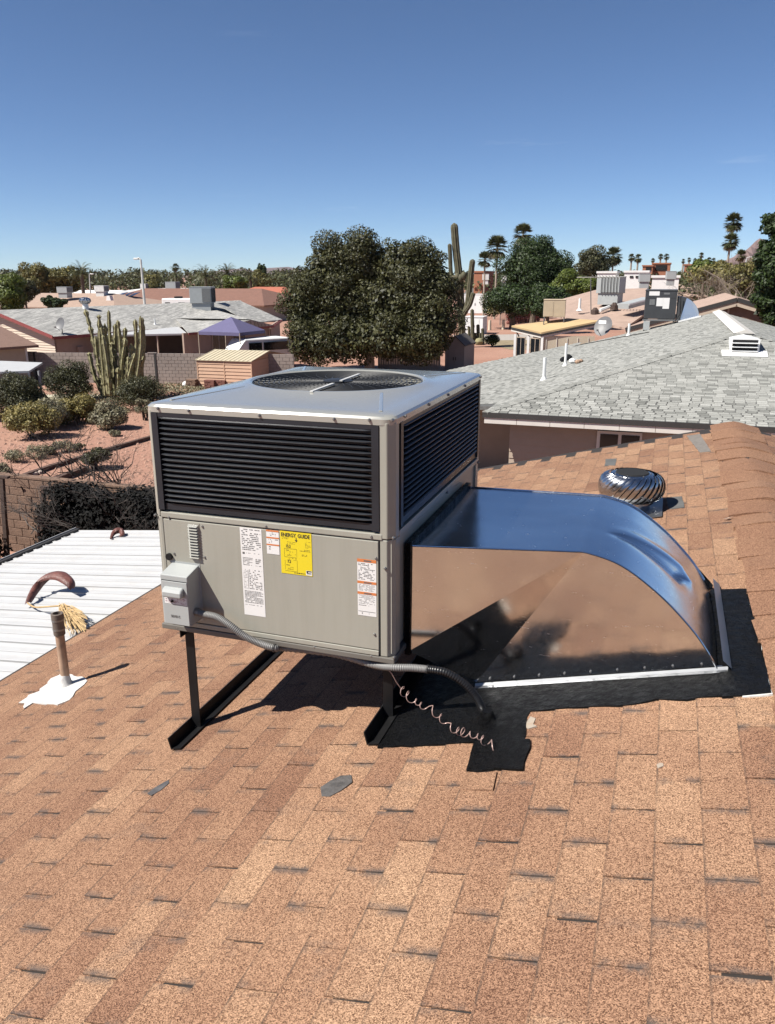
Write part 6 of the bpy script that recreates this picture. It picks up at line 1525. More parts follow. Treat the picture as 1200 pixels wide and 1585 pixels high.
wallq(w1, w2, 0, .95, 'porch_wall', 'white'); wallq(w2, w3, 0, 2.4, 'wall', 'creamwall'); wallq(w1+(w4-w1)*.35, w2+(w3-w2)*.35, 0, 2.4, 'inner_wall', 'creamwall')
for t_ in (0, .5, 1): q = w1.lerp(w2, t_); MB().bar((q.x, q.y, 0), (q.x, q.y, 2.42), .16, .16).build('porch_post', MAT['white'], ob)
dq = (w2-w1).normalized(); nq = Vector((-dq.y, dq.x, 0)); nq = nq if nq.y > 0 else -nq
for t0, t1 in ((.08, .40), (.60, .94)):
    q0, q1_ = w1.lerp(w2, t0)-nq*.04, w1.lerp(w2, t1)-nq*.04
    f = MB().bar(Vector((q0.x, q0.y, 1.62)), Vector((q1_.x, q1_.y, 1.62)), .05, 1.3).build('window', MAT['winframe'], ob)
    for k_ in (0, 1): s0, s1_ = q0.lerp(q1_, .05+.49*k_), q0.lerp(q1_, .46+.49*k_); MB().bar(Vector((s0.x, s0.y, 1.62))-nq*.03, Vector((s1_.x, s1_.y, 1.62))-nq*.03, .03, 1.18).build('pane', MAT['glass'], f)
q = o1+Vector((.15, -.05, -.2)); MB().tube([q, q+Vector((.25, .1, -.3)), q+Vector((.35, .1, -.45)), Vector((q.x+.35, q.y+.1, 0))], .05, 6).build('downspout', MAT['pipe'], ob)
for i in range(5): q0 = w2.lerp(w3, .08+.2*i); MB().bar(Vector((q0.x, q0.y-.02, 0)), Vector((q0.x, q0.y-.02, 2.3)), .03, .03, (1, 0, 0)).build('panel_joint', MAT['offwhite'], ob)
nO = (o1-o2).cross(o3-o2).normalized(); dO = ray(856, 500); bU = Vector((0, 0, CAMZ))+dO*((o2-Vector((0, 0, CAMZ))).dot(nO)/dO.dot(nO)); k = depth(bU)/FPX
ca = cooler('swamp_cooler', 'beige evaporative cooler standing on the flat orange roof', bU+Vector((0, .5, .05)), 33*k, 30*k, 25*k, R(6), ('boxbeige', 'blackhole'), 8*k, curb_=False)
MB().bx(-33*k/2-.02, -33*k/2-.003, -30*k*.4, 30*k*.4, 10*k, 30*k).build('pad_side', MAT['coilgrey'], ca, local=True)
MB().bx(-33*k*.45, -33*k*.05, -30*k/2-.015, -30*k/2-.003, 9*k, 31*k).build('door_panel', MAT['boxbeige'], ca, local=True)

# ================================================================== pink tile house at right
pm, N, L, B = new_mat('pink_tile_courses'); p = pos(N)
wv_ = N.new('ShaderNodeTexWave'); wv_.bands_direction = 'Y'; wv_.inputs['Scale'].default_value = .95; wv_.inputs['Distortion'].default_value = .6; L.new(p, wv_.inputs[0])
c = mix(N, L, 1.0, ramp(N, L, wv_.outputs[1], [(.0, (.225, .155, .122)), (.35, (.35, .25, .20)), (1, (.365, .265, .212))]), ramp(N, L, noise(N, L, p, 1.2, 5, .7), [(.3, (.8, .8, .8)), (.7, (1.08, 1.08, 1.08))]), 'MULTIPLY')
L.new(c, B.inputs['Base Color']); B.inputs['Roughness'].default_value = .9; MAT['pinkcourse'] = pm
GY = 55.0; pk = aY(1142, 460, GY); lc = aY(968.5, 507, GY); rc_ = Vector((2*pk.x-lc.x, GY, lc.z))
ph = thing('pink_roof_house', (pk.x-3, GY+6, 0), 'house with broad pink tile roof and brown gable behind the grey hip roof', 'house')
bk = Vector((0, 14, 0))
mb = MB(); slab(mb, [lc, pk, pk+bk, lc+bk], .14); mb.build('roof_slope', MAT['pinkcourse'], ph)
mb = MB(); slab(mb, [pk, rc_, rc_+bk, pk+bk], .14); mb.build('roof_slope', MAT['pinkcourse'], ph)
l1 = aZ(905, 496, lc.z-.25); l0 = aZ(850, 488, lc.z-.3); tl = aZ(862, 465, 4.35); tm = aZ(925, 447, 4.7); tr_ = lc+bk*.9+Vector((0, 0, .15))
mb = MB(); slab(mb, [lc+Vector((0, .05, 0)), aY(1030, 463, GY+9), aY(1000, 446, GY+16), aY(925, 448, GY+17), aY(862, 465, GY+14), aY(850, 487, GY+4), aY(912, 498, GY+1.5)], .14); mb.build('roof_wing', MAT['pinkcourse'], ph)
mb = MB(); mb.prism([Vector((lc.x+.7, GY+.35, 0)), Vector((rc_.x-.7, GY+.35, 0)), Vector((rc_.x-.7, GY+.35, rc_.z-.05)), Vector((pk.x, GY+.35, pk.z-.2)), Vector((lc.x+.7, GY+.35, lc.z-.05))], (0, .2, 0)); mb.build('gable_wall', M('brown_gable', (.20, .13, .095), .85), ph)
MB().bx(lc.x+.7, rc_.x-.7, GY+.56, GY+13, 0, lc.z-.1).build('wall', MAT['stucco'], ph)
for a_, b_ in ((lc, pk), (rc_, pk)):
    MB().bar(a_+Vector((0, -.03, -.14)), b_+Vector((0, -.03, -.14)), .06, .24).build('rake_board', MAT['darktrim'], ph); MB().bar(a_+Vector((0, .02, -.40)), b_+Vector((0, .02, -.40)), .06, .26).build('rake_trim', MAT['beige'], ph)
q = aY(1129, 470, GY+.3); MB().bar(Vector((q.x, GY+.3, pk.z-1.2)), Vector((q.x, GY+.3, pk.z-.35)), .1, .08).build('gable_post', MAT['beige'], ph)
# things on the pink roof
q = aY(945, 458, GY+7); k = depth(q)/FPX; t = cooler('rooftop_cooler', 'large pale grey condenser with vertical coil fins on the pink roof', q, 36*k, 30*k, 24*k, R(-14), ('boxg', 'coilgrey'), 4*k)
MB().bx(-36*k*.30, 36*k*.48, -30*k/2-.05, -30*k/2-.004, 6*k, 27*k).build('coil_side', MAT['coilgrey'], t, local=True)
for i in range(7): x = -36*k*.30+36*k*.78*i/6; MB().bx(x-.03, x+.03, -30*k/2-.09, -30*k/2-.052, 5.5*k, 27.5*k).build('fin_bar', MAT['boxg'], t, local=True)
t = thing('antenna', tuple(aY(915, 488, GY+4)), 'thin tv antenna mast on the pink roof by the pale condenser', 'antenna'); a_ = aY(915, 488, GY+4); b_ = aY(914.5, 430, GY+4); MB().tube([a_, b_], .035, 6).build('mast', MAT['zinc'], t); MB().tube([aY(893, 429.5, GY+4), aY(968, 428.5, GY+4)], .03, 5).build('boom', MAT['zinc'], t)
for i in range(9): q = aY(920+5*i, 429, GY+4); MB().tube([q+Vector((-.1, -.35, .12)), q+Vector((.1, .35, -.1))], .018, 4).build('element', MAT['zinc'], t)
sk = thing('skylight', tuple(aY(980, 470, GY+3.5)), 'long white skylight curb on the pink roof left of the charcoal unit', 'skylight'); MB().bar(aY(965, 474, GY+3), aY(1003, 464, GY+5), .9, .35).build('curb', MAT['boxg'], sk); MB().bar(aY(965, 471.5, GY+3), aY(1003, 461.5, GY+5), 1.0, .1).build('dome', MAT['white'], sk)
for i, (u, v, lab_) in enumerate(((921, 483, 'brown capped vent stub at left on the pink roof'), (951, 475, 'brown capped vent stub at right on the pink roof'))): q = aY(u, v, GY+4+i); t = thing('vent_stub', tuple(q), lab_, 'roof vent'); MB().lathe([(.28, -.2), (.26, .12), (.1, .3)], q, 9).build('cap', MAT['rust'], t)
a_, b_ = aY(922, 481.5, GY+4), aY(948, 476, GY+5); MB().tube([a_+Vector((.3, 0, .05)), b_+Vector((-.2, 0, .05))], .12, 6).build('roof_duct', MAT['white'], None, label='white pipe lying between the two brown stubs on the pink roof', cat='pipe')
pipe_on('short pale vent pipe on the pink roof left of the antenna', aY(897, 480, GY+4), .8, .09, 'beige' if False else 'white'); 
sh_ = aY(1048, 443, GY+22)

# ================================================================== yard and sheds between tree and annex
MAT['concrete'] = M('concrete', (.40, .36, .32), .9, var=.07); MAT['shadepave'] = M('paving', (.30, .24, .20), .9, var=.08)
def sheet(name, pix, z, mat, kind='structure'): mb = MB(); mb.poly([aZ(u, v, z) for u, v in pix]); return mb.build(name, mat, kind=kind)
sheet('driveway', [(700, 519), (820, 517), (850, 527), (715, 530)], .008, MAT['concrete'])
sheet('lawn_strip', [(735, 527), (850, 526), (860, 541), (790, 541)], .012, M('dry_grass', (.28, .22, .13), .95, var=.2, scale=2))
sheet('pavement', [(-40, 613), (60, 611), (130, 609), (190, 616), (120, 621), (20, 630)], .008, M('pale_gravel', (.50, .46, .34), .95, var=.2, scale=2))
def box_shed(name, label, u0, v0, u1, v1, dpt, m_, roofm=None, cat='shed', gable=0.0, base=0.0, doors=True, turn=0.0):
    """shed whose front spans base pixel u0..u1 at ground row v1, top row v0"""
    a_, b_ = aZ(u0, v1, base), aZ(u1, v1, base); b_ = aY(u1, v1, a_.y); ztop = aY(u0, v0, a_.y).z; w_ = b_.x-a_.x
    t = thing(name, (a_.x, a_.y, 0), label, cat); m_ = MAT[m_]
    if gable:
        mb = MB(); mb.prism([(a_.x, a_.y, 0), (a_.x+w_, a_.y, 0), (a_.x+w_, a_.y, ztop), (a_.x+w_/2, a_.y, ztop+gable), (a_.x, a_.y, ztop)], (0, dpt, 0)); mb.build('body', m_, t)
        for s in (0, 1):
            p0 = Vector((a_.x-.08+s*(w_+.16), a_.y-.08, ztop-.02)); p1 = Vector((a_.x+w_/2, a_.y-.08, ztop+gable+.03)); mb = MB(); mb.prism([p0, p1, p1+Vector((0, 0, .06)), p0+Vector((0, 0, .06))], (0, dpt+.16, 0)); mb.build('roof_sheet', roofm or m_, t)
    else:
        MB().bx(a_.x, a_.x+w_, a_.y, a_.y+dpt, 0, ztop).build('body', m_, t); MB().bx(a_.x-.05, a_.x+w_+.05, a_.y-.06, a_.y+dpt+.05, ztop+.002, ztop+.08).build('roof_sheet', roofm or m_, t)
    if doors:
        for s in (0, 1): d0 = MB().bx(a_.x+w_*(.2+.3*s)+.01, a_.x+w_*(.5+.3*s)-.01, a_.y-.03, a_.y-.004, .06, ztop*.92).build('door', m_, t); MB().bx(a_.x+w_*.5+(-.1 if s == 0 else .06), a_.x+w_*.5+(-.06 if s == 0 else .1), a_.y-.06, a_.y-.031, ztop*.42, ztop*.55).build('handle', MAT['blacksteel'], d0)
    return t, a_, ztop, w_
MAT['shedgrey'] = M('shed_grey', (.42, .36, .32), .75, var=.05); MAT['creamshed'] = M('cream_shed', (.74, .68, .50), .7, var=.04); MAT['yellowgate'] = M('yellow_gate', (.66, .55, .26), .7)
t, a_, zt2, w_ = box_shed('garden_shed', 'narrow grey metal shed with double doors right of the big tree', 689, 535, 718, 573, 3.0, 'shedgrey', gable=.6, roofm=MAT['darkroof'])
for i in range(6): MB().bx(a_.x+w_*i/5-.012, a_.x+w_*i/5+.012, a_.y-.018, a_.y-.002, 0, zt2).build('rib', MAT['shedgrey'], t)
pf_ = thing('panel_fence', tuple(aZ(640, 573, 0)), 'grey vertical board fence in the shade below the big tree', 'fence'); q0, q1_ = aZ(585, 573, 0), aZ(690, 573, 0); q1_.y = q0.y
n_b = 26
for i in range(n_b): x0 = q0.x+(q1_.x-q0.x)*i/n_b; MB().bx(x0+.01, x0+(q1_.x-q0.x)/n_b-.01, q0.y, q0.y+.04, 0, 1.75).build('board', MAT['shedgrey'], pf_)
for z in (.3, 1.4): MB().bx(q0.x, q1_.x, q0.y+.041, q0.y+.09, z, z+.1).build('rail', MAT['shedgrey'], pf_)
box_shed('white_shed', 'tall white storage shed right of the saguaro', 716, 456, 755, 485, 3.5, 'white')
box_shed('utility_cabinet', 'low white utility cabinet beside the small cactus group', 719, 491, 747, 517, 2.2, 'white')
box_shed('yellow_gate', 'pale yellow double gate between the white shed and cream shed', 754, 466, 775, 486, .12, 'yellowgate', cat='gate')
box_shed('cream_shed', 'cream gabled shed with dark roof right of the yellow gate', 775, 464, 806, 484, 3.0, 'creamshed', gable=1.25, roofm=MAT['darkroof'], doors=False)
for i, (u, v) in enumerate(((758, 511), (779, 510))):
    q = aZ(u, v, 0); MB().tube([q, q+Vector((0, 0, 1.15))], [.2, .16], 9).build('bollard', MAT['creamwall'], None, smooth=True, label=('left of two cream stub posts in the gravel yard', 'right of two cream stub posts in the gravel yard')[i], cat='post', group='cream stub posts')
# chain-link fence rails
cf = thing('chain_fence', tuple(aZ(775, 502, 0)), 'chain link fence posts and rail beside the cream shed', 'fence'); 
fp = [aZ(774, 503, 0), aZ(784, 497, 0), aZ(796, 490, 0), aZ(806, 486, 0)]
for a_ in fp: MB().tube([a_, a_+Vector((0, 0, 1.7))], .05, 6).build('post', MAT['zinc'], cf)
MB().tube([a_+Vector((0, 0, 1.65)) for a_ in fp], .03, 5).build('top_rail', MAT['zinc'], cf)
a_ = fp[0]; 
wl = MB()
for a_, b_ in zip(fp, fp[1:]):
    for i in range(14):
        p0 = a_.lerp(b_, i/14); p1 = a_.lerp(b_, (i+2)/14)
        wl.tube([p0, p1+Vector((0, 0, 1.6))], .006, 3, False); wl.tube([p0+Vector((0, 0, 1.6)), p1], .006, 3, False)
o = wl.build('mesh_wire', MAT['zinc'], cf, kind='stuff')
# red rock wall
rw = thing('rock_wall', tuple(aZ(810, 500, 0)), 'low wall of stacked red rocks behind the annex', 'wall'); rr = random.Random(8)
MAT['redrock'] = M('red_rock', (.24, .09, .07), .9, var=.3, scale=2)
a_, b_ = aZ(786, 502, 0), aZ(836, 497, 0)
for r_ in range(4):
    for i in range(13):
        q = a_.lerp(b_, (i+.5*(r_ % 2))/13)+Vector((rr.gauss(0, .05), rr.gauss(0, .08), .22+.42*r_)); s = rr.uniform(.26, .36)
        MB().lathe([(s*.3, -s*.75), (s*.95, -s*.4), (s*1.05, s*.2), (s*.7, s*.65), (s*.15, s*.8)], q, 6).build('rock', MAT['redrock'], rw)
# small cacti in the yard
sc_ = thing('cactus', tuple(aZ(738, 533, 0)), 'group of short column cacti before the utility cabinet', 'cactus'); yb = aZ(738, 533, 0).y
for i, (u, vt, rad_) in enumerate(((731, 478, .18), (726, 505, .14), (740, 502, .17), (747, 508, .14), (735, 515, .16), (743, 515, .15))): mb = MB(); q0 = aY(u+1, 533, yb+.2*(i % 3)); q1_ = aY(u, vt, yb+.2*(i % 3)); ribbed(mb, [q0, q0.lerp(q1_, .5), q1_], rad_, 7, .2, .03, i); mb.build('arm', MAT['saguaro'], sc_)
q = aY(742, 530, yb-.4); MB().lathe([(.1, -.35), (.36, -.15), (.42, .1), (.3, .33), (.05, .42)], q, 14).build('barrel', MAT['cactus'], sc_, smooth=True)
q = aZ(762, 537, 0); bush('shrub', 'low dark green shrub on the gravel right of the small cacti', 'shrub', (q.x, q.y, 0), (.9, .7, .7), 2500, .14, 'leaf_dark', 88, 10, .5)
# saguaro
sb2 = aZ(716, 538, 0); sY = sb2.y; sg = thing('saguaro', tuple(sb2), 'giant saguaro cactus with raised arms right of the big tree', 'cactus'); k = depth(sb2)/FPX
def arm(pth, rpx, seed, dy=0): mb = MB(); ribbed(mb, [aY(u, v, sY+dy) for u, v in pth], rpx*k*.88, 10, .16, .02, seed); mb.build('arm', MAT['saguaro'], sg)
arm([(716, 545), (714, 480), (711, 430), (706, 385), (703, 345)], 6.6, 1); arm([(712, 445), (702, 440), (698, 420), (697, 395), (696, 377)], 3.6, 2, -.3)
arm([(716, 488), (722, 478), (726, 455), (729, 425), (732, 401)], 5.0, 3, -.4); arm([(720, 482), (727, 472), (731, 460), (733, 453)], 4.2, 4, -.7)
for i, (u, v) in enumerate(((703, 431), (708, 428), (713, 430), (718, 426), (706, 440), (701, 448), (711, 446), (704, 458))): q = aY(u, v, sY-.5); s = 4.4*k; MB().lathe([(s*.3, -s*1.6), (s, -s*.8), (s*1.05, s*.2), (s*.6, s), (s*.1, s*1.2)], q, 9).build('stub_arm', MAT['saguaro'], sg, smooth=True)
# ================================================================== trees
def px(u, v, Y): return aY(u, v, Y)
def tree_px(name, label, u, vb, vt, wpx, Y, nleaf, leafpx, mat, seed, nclump=22, cr=.38, bark='bark', dpt=.8, group=None, cat='tree', aspect=.55):
    """tree standing at depth Y: crown centred at column u between rows vt (top) and vb (bottom), wpx wide"""
    a, b = aY(u, vt, Y), aY(u, vb, Y); k = depth(b)/FPX; h = (a.z+b.z)/2; rz_ = (a.z-b.z)/2*1.1; rx = wpx*k/2*1.1
    return tree(name, label, (a.x, Y, 0), (rx, rx*dpt, rz_), h, nleaf, leafpx*k, mat, seed, nclump, cr, group, bark, max(.1, rx*.07), aspect=aspect, cat=cat)
# the big ficus
TY = 50; c0 = aY(570, 460, TY); k = depth(c0)/FPX
bl = []
for u, v, w_, h_, n_ in ((508, 422, 50, 54, 22), (560, 410, 52, 50, 22), (628, 414, 60, 50, 24), (668, 450, 48, 62, 20), (478, 470, 48, 62, 20), (545, 470, 60, 70, 20), (615, 470, 72, 66, 24), (672, 505, 42, 50, 18), (480, 530, 46, 40, 16), (535, 530, 55, 42, 16), (600, 522, 70, 40, 18), (655, 530, 48, 34, 14)):
    q = aY(u, v, TY+(-.9 if v > 470 else .6)); bl.append(((q.x-c0.x, q.y-TY, q.z-c0.z), (w_*k, w_*k*.9, h_*k), n_))
tree('ficus_tree', 'big dense dark green round tree behind the air conditioner', (c0.x, TY, 0), (6, 5, 4.4), c0.z, 115000, .165, 'leaf_ficus', 5, blobs=bl, bark='barkpale', trunk=.32, cr=.40)
# trees behind right
tree_px('citrus_tree', 'large rounded dark green tree behind the saguaro and palms', 830, 458, 369, 100, 105, 42000, 3.0, 'leaf_dark', 11, 60, .34)
tree_px('shrub_row', 'low dark green trees behind the sheds left of the big citrus', 795, 488, 436, 100, 98, 12000, 3.0, 'leaf_dark', 12, 18, .5)
tree_px('hedge_tree', 'wide olive hedge tree right of the big citrus tree', 890, 468, 424, 96, 100, 14000, 3.0, 'leaf_green', 13, 20, .45)
tree_px('hedge_tree', 'green bush behind the annex cooler with a white flower patch', 850, 486, 440, 70, 92, 9000, 3.0, 'leaf_dark', 14, 14, .5)
tree_px('oleander', 'dull green tree left of the twin date palms at right', 920, 432, 384, 52, 135, 8000, 3.0, 'leaf_bush', 15, 18, .42)
tree_px('mesquite_tree', 'spreading grey-green mesquite at right below the tall palms', 1120, 445, 405, 120, 95, 9000, 3.0, 'leaf_olive', 16, 26, .35, dpt=.6)
tree_px('green_tree', 'bright green tree right of the adobe building', 1092, 425, 402, 50, 150, 5000, 3.0, 'leaf_green', 17, 14, .45)
tree_px('dusty_tree', 'dusty olive trees at far right below the mountain', 1160, 455, 402, 70, 75, 8000, 3.2, 'leaf_olive', 18, 20, .4)
# near tree at the right edge
nb = []; RY = 49; q0 = aY(1215, 430, RY); k = depth(q0)/FPX
for u, v, w_, h_, n_ in ((1205, 350, 22, 26, 8), (1190, 395, 24, 30, 9), (1195, 440, 30, 35, 12), (1185, 470, 20, 26, 8), (1215, 410, 40, 60, 16), (1210, 490, 26, 26, 8), (1178, 425, 12, 16, 4)):
    q = aY(u, v, RY); nb.append(((q.x-q0.x, 0, q.z-q0.z), (w_*k, w_*k*.8, h_*k), n_))
tree('edge_tree', 'leafy green tree cut off by the right picture edge', (q0.x, RY, 0), (1.8, 1.5, 2.4), q0.z, 14000, .20, 'leaf_dark', 21, blobs=nb, trunk=.12, cr=.42)
# bare branches right
t = thing('bare_tree', tuple(aY(1110, 455, 70)), 'leafless grey bramble of branches above the pink roof', 'tree'); mb = MB(); rng = np.random.RandomState(5)
for u in (1085, 1100, 1118, 1135, 1150): q = aY(u, 462, 68+rng.rand()*6); stick_shrub(mb, (q.x, q.y, q.z-.6), 3.4, 4, rng, .75, .035, 4)
q = aY(1130, 462, 68); mb.tube([aY(1135, 462, 70), aY(1112, 430, 70), aY(1090, 418, 70)], [.12, .08, .04], 6); mb.build('branches', MAT['twigpale'], t)
# left trees
tree_px('palo_verde', 'yellow-green palo verde tree at far left above the roofs', 58, 458, 408, 72, 120, 9000, 2.8, 'leaf_olive', 22, 24, .36)
tree_px('palo_verde', 'olive feathery tree left of the date palm', 98, 455, 409, 72, 124, 9000, 2.8, 'leaf_olive', 23, 24, .36)
tree_px('tall_shrub', 'bright dark-green tree at the left picture edge above the grey roof', 8, 480, 425, 60, 62, 8000, 3.2, 'leaf_green', 24, 18, .42)
tree_px('tall_shrub', 'brown-green thin tree behind the left edge tree', 35, 470, 428, 44, 84, 5000, 3.0, 'leaf_bush', 25, 14, .42)
tree_px('cypress_bush', 'dark green conical bush in front of the tan hip roof', 82, 478, 459, 38, 74, 4500, 2.6, 'leaf_dark', 26, 12, .5)
tree_px('rust_tree', 'rusty brown tree right of the tall white lamp', 232, 448, 423, 28, 165, 3500, 2.6, 'leaf_olive', 27, 12, .45)
tree_px('lime_tree', 'bright lime green tree left of the red tile roof', 365, 448, 425, 40, 150, 4500, 2.8, 'leaf_green', 28, 12, .45)
tree_px('olive_tree', 'olive tree between the tall cypresses and the lime tree', 400, 446, 420, 40, 175, 4500, 2.6, 'leaf_olive', 29, 14, .45)
for i, u in enumerate((402, 408.5)):
    q = aY(u, 430, 230); tree_px('cypress', ('left of two slim dark cypresses above the red tile roof', 'right of two slim dark cypresses above the red tile roof')[i], u, 432, 405+i*2, 8, 230, 900, 2.6, 'leaf_dark', 31+i, 9, .6)
# palms
date_palm('date_palm', 'broad date palm above the tan hip roof at left', (aY(128, 440, 118).x, 118, 0), aY(128, 424, 118).z, 24*depth(aY(128, 424, 118))/FPX, 3, n=60)
for i, (u, v, r_, Y, lab_) in enumerate(((272, 428, 18, 150, 'shaggy date palm above the pale cooler on the red-brown roof'), (318, 428, 24, 145, 'wide drooping date palm behind the red-brown roof'), (352, 424, 20, 160, 'date palm between the drooping palm and the lime tree'), (388, 432, 14, 155, 'small dark date palm left of the red tile roof'))):
    q = aY(u, v, Y); date_palm('date_palm', lab_, (q.x, Y, 0), q.z, r_*depth(q)/FPX, 40+i, n=46)
def fp_(label, u, vtop, vbase, rpx, Y, seed, skirt=True, lean=0, n=30, trunk=None):
    q = aY(u, vtop, Y); k = depth(q)/FPX; fan_palm('fan_palm', label, (q.x-lean*k, Y, 0), q.z-rpx*k*.25, rpx*k*1.15, seed, (lean*k, 0), None, trunk or max(.12, 1.5*k), skirt, n)
fp_('fan palm standing right of the saguaro', 770, 378, 440, 19, 120, 51, True, 1)
fp_('short fan palm left of the fan palm by the saguaro', 751, 398, 440, 13, 122, 52, True)
fp_('fan palm rising above the big citrus tree', 810, 358, 440, 17, 135, 53, True)
fp_('tallest fan palm at right with shaggy skirt', 1136, 340, 430, 15, 140, 54, True, 6, 40)
fp_('fan palm crown just below the tallest one at right', 1131, 370, 430, 14, 138, 55, True, 3, 36)
fp_('fan palm at right near the dull green tree', 950, 392, 430, 15, 140, 56, True)
for i, (u, v, r_, Y, lab_) in enumerate(((978, 397, 6, 260, 'left one of a distant pair of fan palms'), (988, 398, 7, 250, 'right one of a distant pair of fan palms'), (1011, 402, 3.5, 330, 'lone tiny fan palm left of the adobe house palms'), (1023, 396, 4.5, 320, 'slim distant fan palm above the adobe building'), (1032, 396, 5, 300, 'bushy distant fan palm above the adobe building'), (1058, 403, 3.5, 360, 'tiny fan palm right of the adobe building'), (1067, 401, 3.5, 360, 'second tiny fan palm right of the adobe building'), (1086, 394, 4.5, 330, 'tall one of the distant palm group at right'), (1076, 402, 3.5, 340, 'leftmost low palm of the distant group at right'), (1098, 401, 4, 340, 'middle low palm of the distant group at right'), (1105, 402, 4, 340, 'rightmost low palm of the distant group at right'), (272, 412, 6, 260, 'distant fan palm above the red-brown roof'), (290, 420, 4, 280, 'small distant fan palm right of the taller one'), (710, 398, 4, 300, 'distant fan palm seen between the saguaro arms'), (1147, 393, 10, 150, 'short bushy palm right of the tallest fan palms'))):
    fp_(lab_, u, v, 430, r_, Y, 60+i, True, 0, 22)
# adobe building, distant roofs at right
def far_box(name, label, u0, v0, u1, v1, Y, d_, mat, cat='building', parts=()):
    a, b = aY(u0, v0, Y), aY(u1, v1, Y); t = thing(name, ((a.x+b.x)/2, Y, 0), label, cat)
    MB().bx(a.x, b.x, Y, Y+d_, 0, a.z).build('wall', mat, t); MB().bx(a.x-.15, b.x+.15, Y-.15, Y+d_+.15, a.z+.005, a.z+.3).build('parapet', mat, t)
    for (p0, q0, p1, q1, nm, m_) in parts: c_, e_ = aY(p0, q0, Y-.1), aY(p1, q1, Y-.1); MB().bx(c_.x, e_.x, Y-.1, Y-.01, e_.z, c_.z).build(nm, m_, t)
    return t
far_box('adobe_house', 'terracotta adobe building with dark openings under distant palms', 1010, 409, 1037, 421, 190, 10, MAT['adobe'], parts=((1015, 411, 1032, 419, 'opening', MAT['blackhole']),))
far_box('adobe_annex', 'lower terracotta wing left of the adobe building', 995, 412.5, 1010, 421, 188, 8, MAT['adobe'], parts=((1000, 414, 1008, 419, 'opening', MAT['blackhole']),))
far_box('adobe_annex', 'small terracotta and cream building right of the adobe building', 1060, 411, 1075, 421, 185, 8, MAT['adobe'], parts=((1068, 413.5, 1075, 420, 'cream_wall', MAT['lapwall']),))
far_box('white_house', 'white flat-roofed building behind the pale condenser', 925, 423, 953, 433, 130, 8, MAT['whiteroof'])
far_box('white_house', 'white flat-roofed building left of the dark grille cooler', 967, 422, 1003, 432, 128, 8, MAT['whiteroof'], parts=((975, 427, 980, 430, 'opening', MAT['blackhole']), (984, 427, 988, 430, 'opening', MAT['blackhole'])))
far_box('white_roof_building', 'low white roof beside the distant coolers', 1010, 430, 1050, 445, 110, 10, MAT['whiteroof'])
far_box('red_wall_house', 'red-walled low house seen past the saguaro', 734, 422, 750, 436, 150, 8, MAT['adobe'])
A = aZ(725, 446, 3.6); Bq = aY(770, 446, A.y); Bq.z = 3.6; gable_house('pale_car_roof_house', 'low grey roofed house behind the white shed', A, Bq, 5, 2.3, MAT['darkroof'], MAT['lapwall'])
A = aZ(1070, 437, 4.6); Bq = aY(1160, 437, A.y); Bq.z = 4.6; gable_house('far_pink_house', 'far pinkish roof above the bare branches', A, Bq, 8, 2.6, MAT['tanroof'], MAT['beige'], hip=4)
A = aZ(985, 440, 4.55); Bq = aY(1060, 440, A.y); Bq.z = 4.55; gable_house('far_tan_house', 'tan roof behind the charcoal unit', A, Bq, 7, 2.6, MAT['tanroof'], MAT['beige'], hip=4)
far_cooler('dark-grilled cooler on the roof left of the pale far cooler', 997, 437, 16, 12, 92, 'boxg'); far_cooler('pale far cooler right of the dark-grilled cooler', 1038, 433, 14, 12, 95, 'boxg'); far_cooler('small cooler far behind between the palms', 752, 434, 10, 9, 130, 'boxwhite'); far_cooler('white cooler left of the big citrus tree', 780, 436, 8, 9, 128)
# far treeline: one mass
rng = np.random.RandomState(99); bl = []
for i in range(330):
    u = rng.uniform(-80, 1290); Y = rng.uniform(240, 420); vt = 424-rng.rand()*6-(5 if u < 480 else 0)*rng.rand()
    q = aY(u, vt, Y); hz = max(2.2, q.z); w_ = rng.uniform(4, 9); bl.append((np.array([q.x, Y, hz*.55]), (w_, w_*.6, hz*.5)))
for i in range(330):                       # the belt of trees goes on to both sides of the picture
    az = R(rng.choice([rng.uniform(-100, -48), rng.uniform(12, 95)])); dd = rng.uniform(240, 420); hz = CAMZ+rng.rand()*2.2; w_ = rng.uniform(4, 9); bl.append((np.array([math.sin(az)*dd, math.cos(az)*dd, hz*.55]), (w_, w_*.6, hz*.5)))
V, F = leaf_cloud(rng, bl, 84000, 1.5, shell=.5); V[:, 2] = np.maximum(V[:, 2], .1)
o = raw('distant_treeline', V, F, leaf_mat('leaf_far', (.030, .036, .016), (.095, .098, .045)), None, kind='stuff'); props(o, 'band of distant trees along the horizon', 'trees')
rng = np.random.RandomState(98); bl = []
for i in range(90):
    u = rng.choice([rng.uniform(-40, 470), rng.uniform(690, 1240)]); Y = rng.uniform(150, 220); q = aY(u, 429-rng.rand()*8, Y); hz = max(2, q.z); w_ = rng.uniform(3, 6); bl.append((np.array([q.x, Y, hz*.55]), (w_, w_*.6, hz*.5)))
V, F = leaf_cloud(rng, bl, 26000, .75, shell=.5); V[:, 2] = np.maximum(V[:, 2], .1)
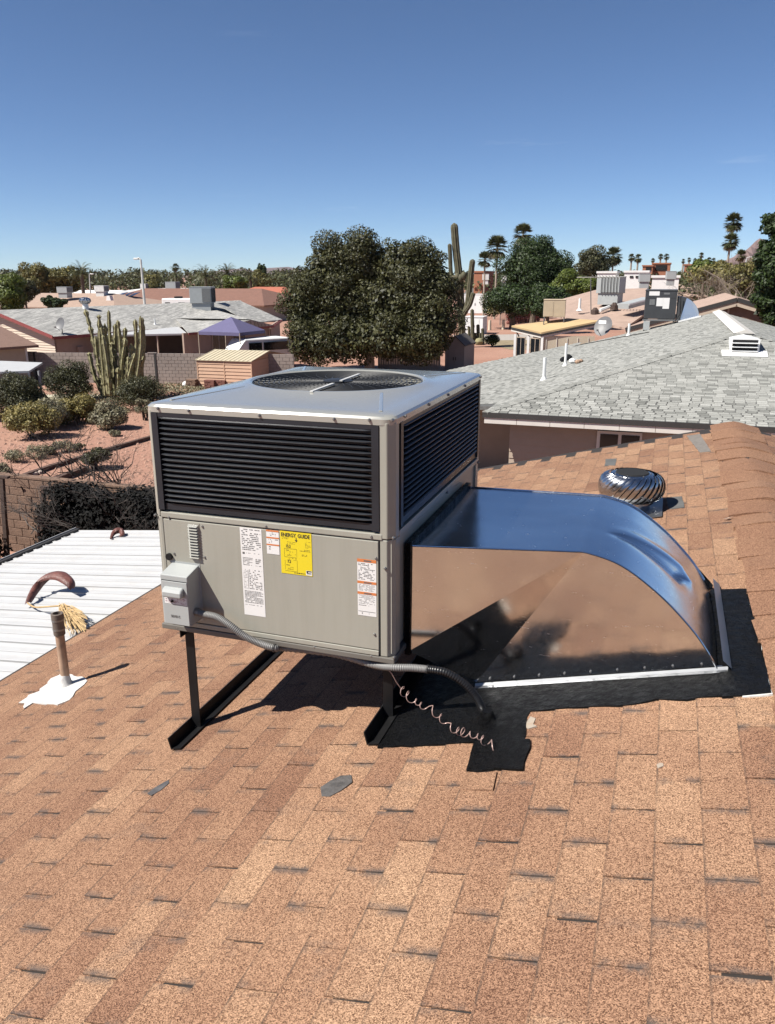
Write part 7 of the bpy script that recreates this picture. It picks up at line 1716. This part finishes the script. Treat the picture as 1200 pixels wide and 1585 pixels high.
o = raw('mid_treeline', V, F, leaf_mat('leaf_mid', (.028, .036, .013), (.10, .105, .04)), None, kind='stuff'); props(o, 'mixed greenery between the rooftops in the middle distance', 'trees')
# ================================================================== mountains
MAT['mount'] = M('mountain', (.20, .135, .125), .95, var=.25, scale=.004, fine=.25, fscale=.02)
def mountain(label, prof, Y, d_):
    mb = MB(); top = [aY(u, v, Y) for u, v in prof]; n = len(top); rng = random.Random(len(prof)); rows = 7; vs_ = []
    for r_ in range(rows):
        t = r_/(rows-1)
        for i, p in enumerate(top):
            z = p.z*(1-t)**1.3; jit = (rng.uniform(-1, 1)*d_*.10 if 0 < r_ else 0)
            vs_.append((p.x+(jit*.4), Y-d_*t+jit, max(-5, z*(1+(rng.uniform(-.15, .15) if r_ else 0)))))
    mb.add(vs_, [(r_*n+i, r_*n+i+1, (r_+1)*n+i+1, (r_+1)*n+i) for r_ in range(rows-1) for i in range(n-1)])
    return mb.build('hill', MAT['mount'], None, kind='structure', label=label)
mountain('reddish rocky mountain at the far right', [(1105, 424), (1118, 405), (1135, 398), (1145, 390), (1155, 387), (1162, 381), (1170, 373), (1176, 369), (1184, 371), (1195, 382), (1210, 386), (1235, 400), (1270, 424)], 1600, 350)
mountain('low bluish mountain on the left horizon', [(330, 424), (352, 420), (366, 417), (376, 415.5), (385, 417), (398, 421), (415, 420), (432, 416), (446, 413), (462, 416), (480, 421), (500, 425)], 5000, 900)
# birds or specks in the sky are left out; haze box
hz = MB(); hz.bx(-3500, 2600, -400, 5300, -6.5, 235); ho = hz.build('haze', None or bpy.data.materials.new('haze_air'), None, kind='stuff')
props(ho, 'thin pale air haze over the whole place', 'haze')
hm = ho.data.materials[0]; hm.use_nodes = True; N = hm.node_tree.nodes; N.remove(N['Principled BSDF'])
v_ = N.new('ShaderNodeVolumePrincipled'); v_.inputs['Density'].default_value = .00003; v_.inputs['Color'].default_value = (.80, .88, 1.0, 1); v_.inputs['Anisotropy'].default_value = .2
hm.node_tree.links.new(v_.outputs[0], N['Material Output'].inputs['Volume'])
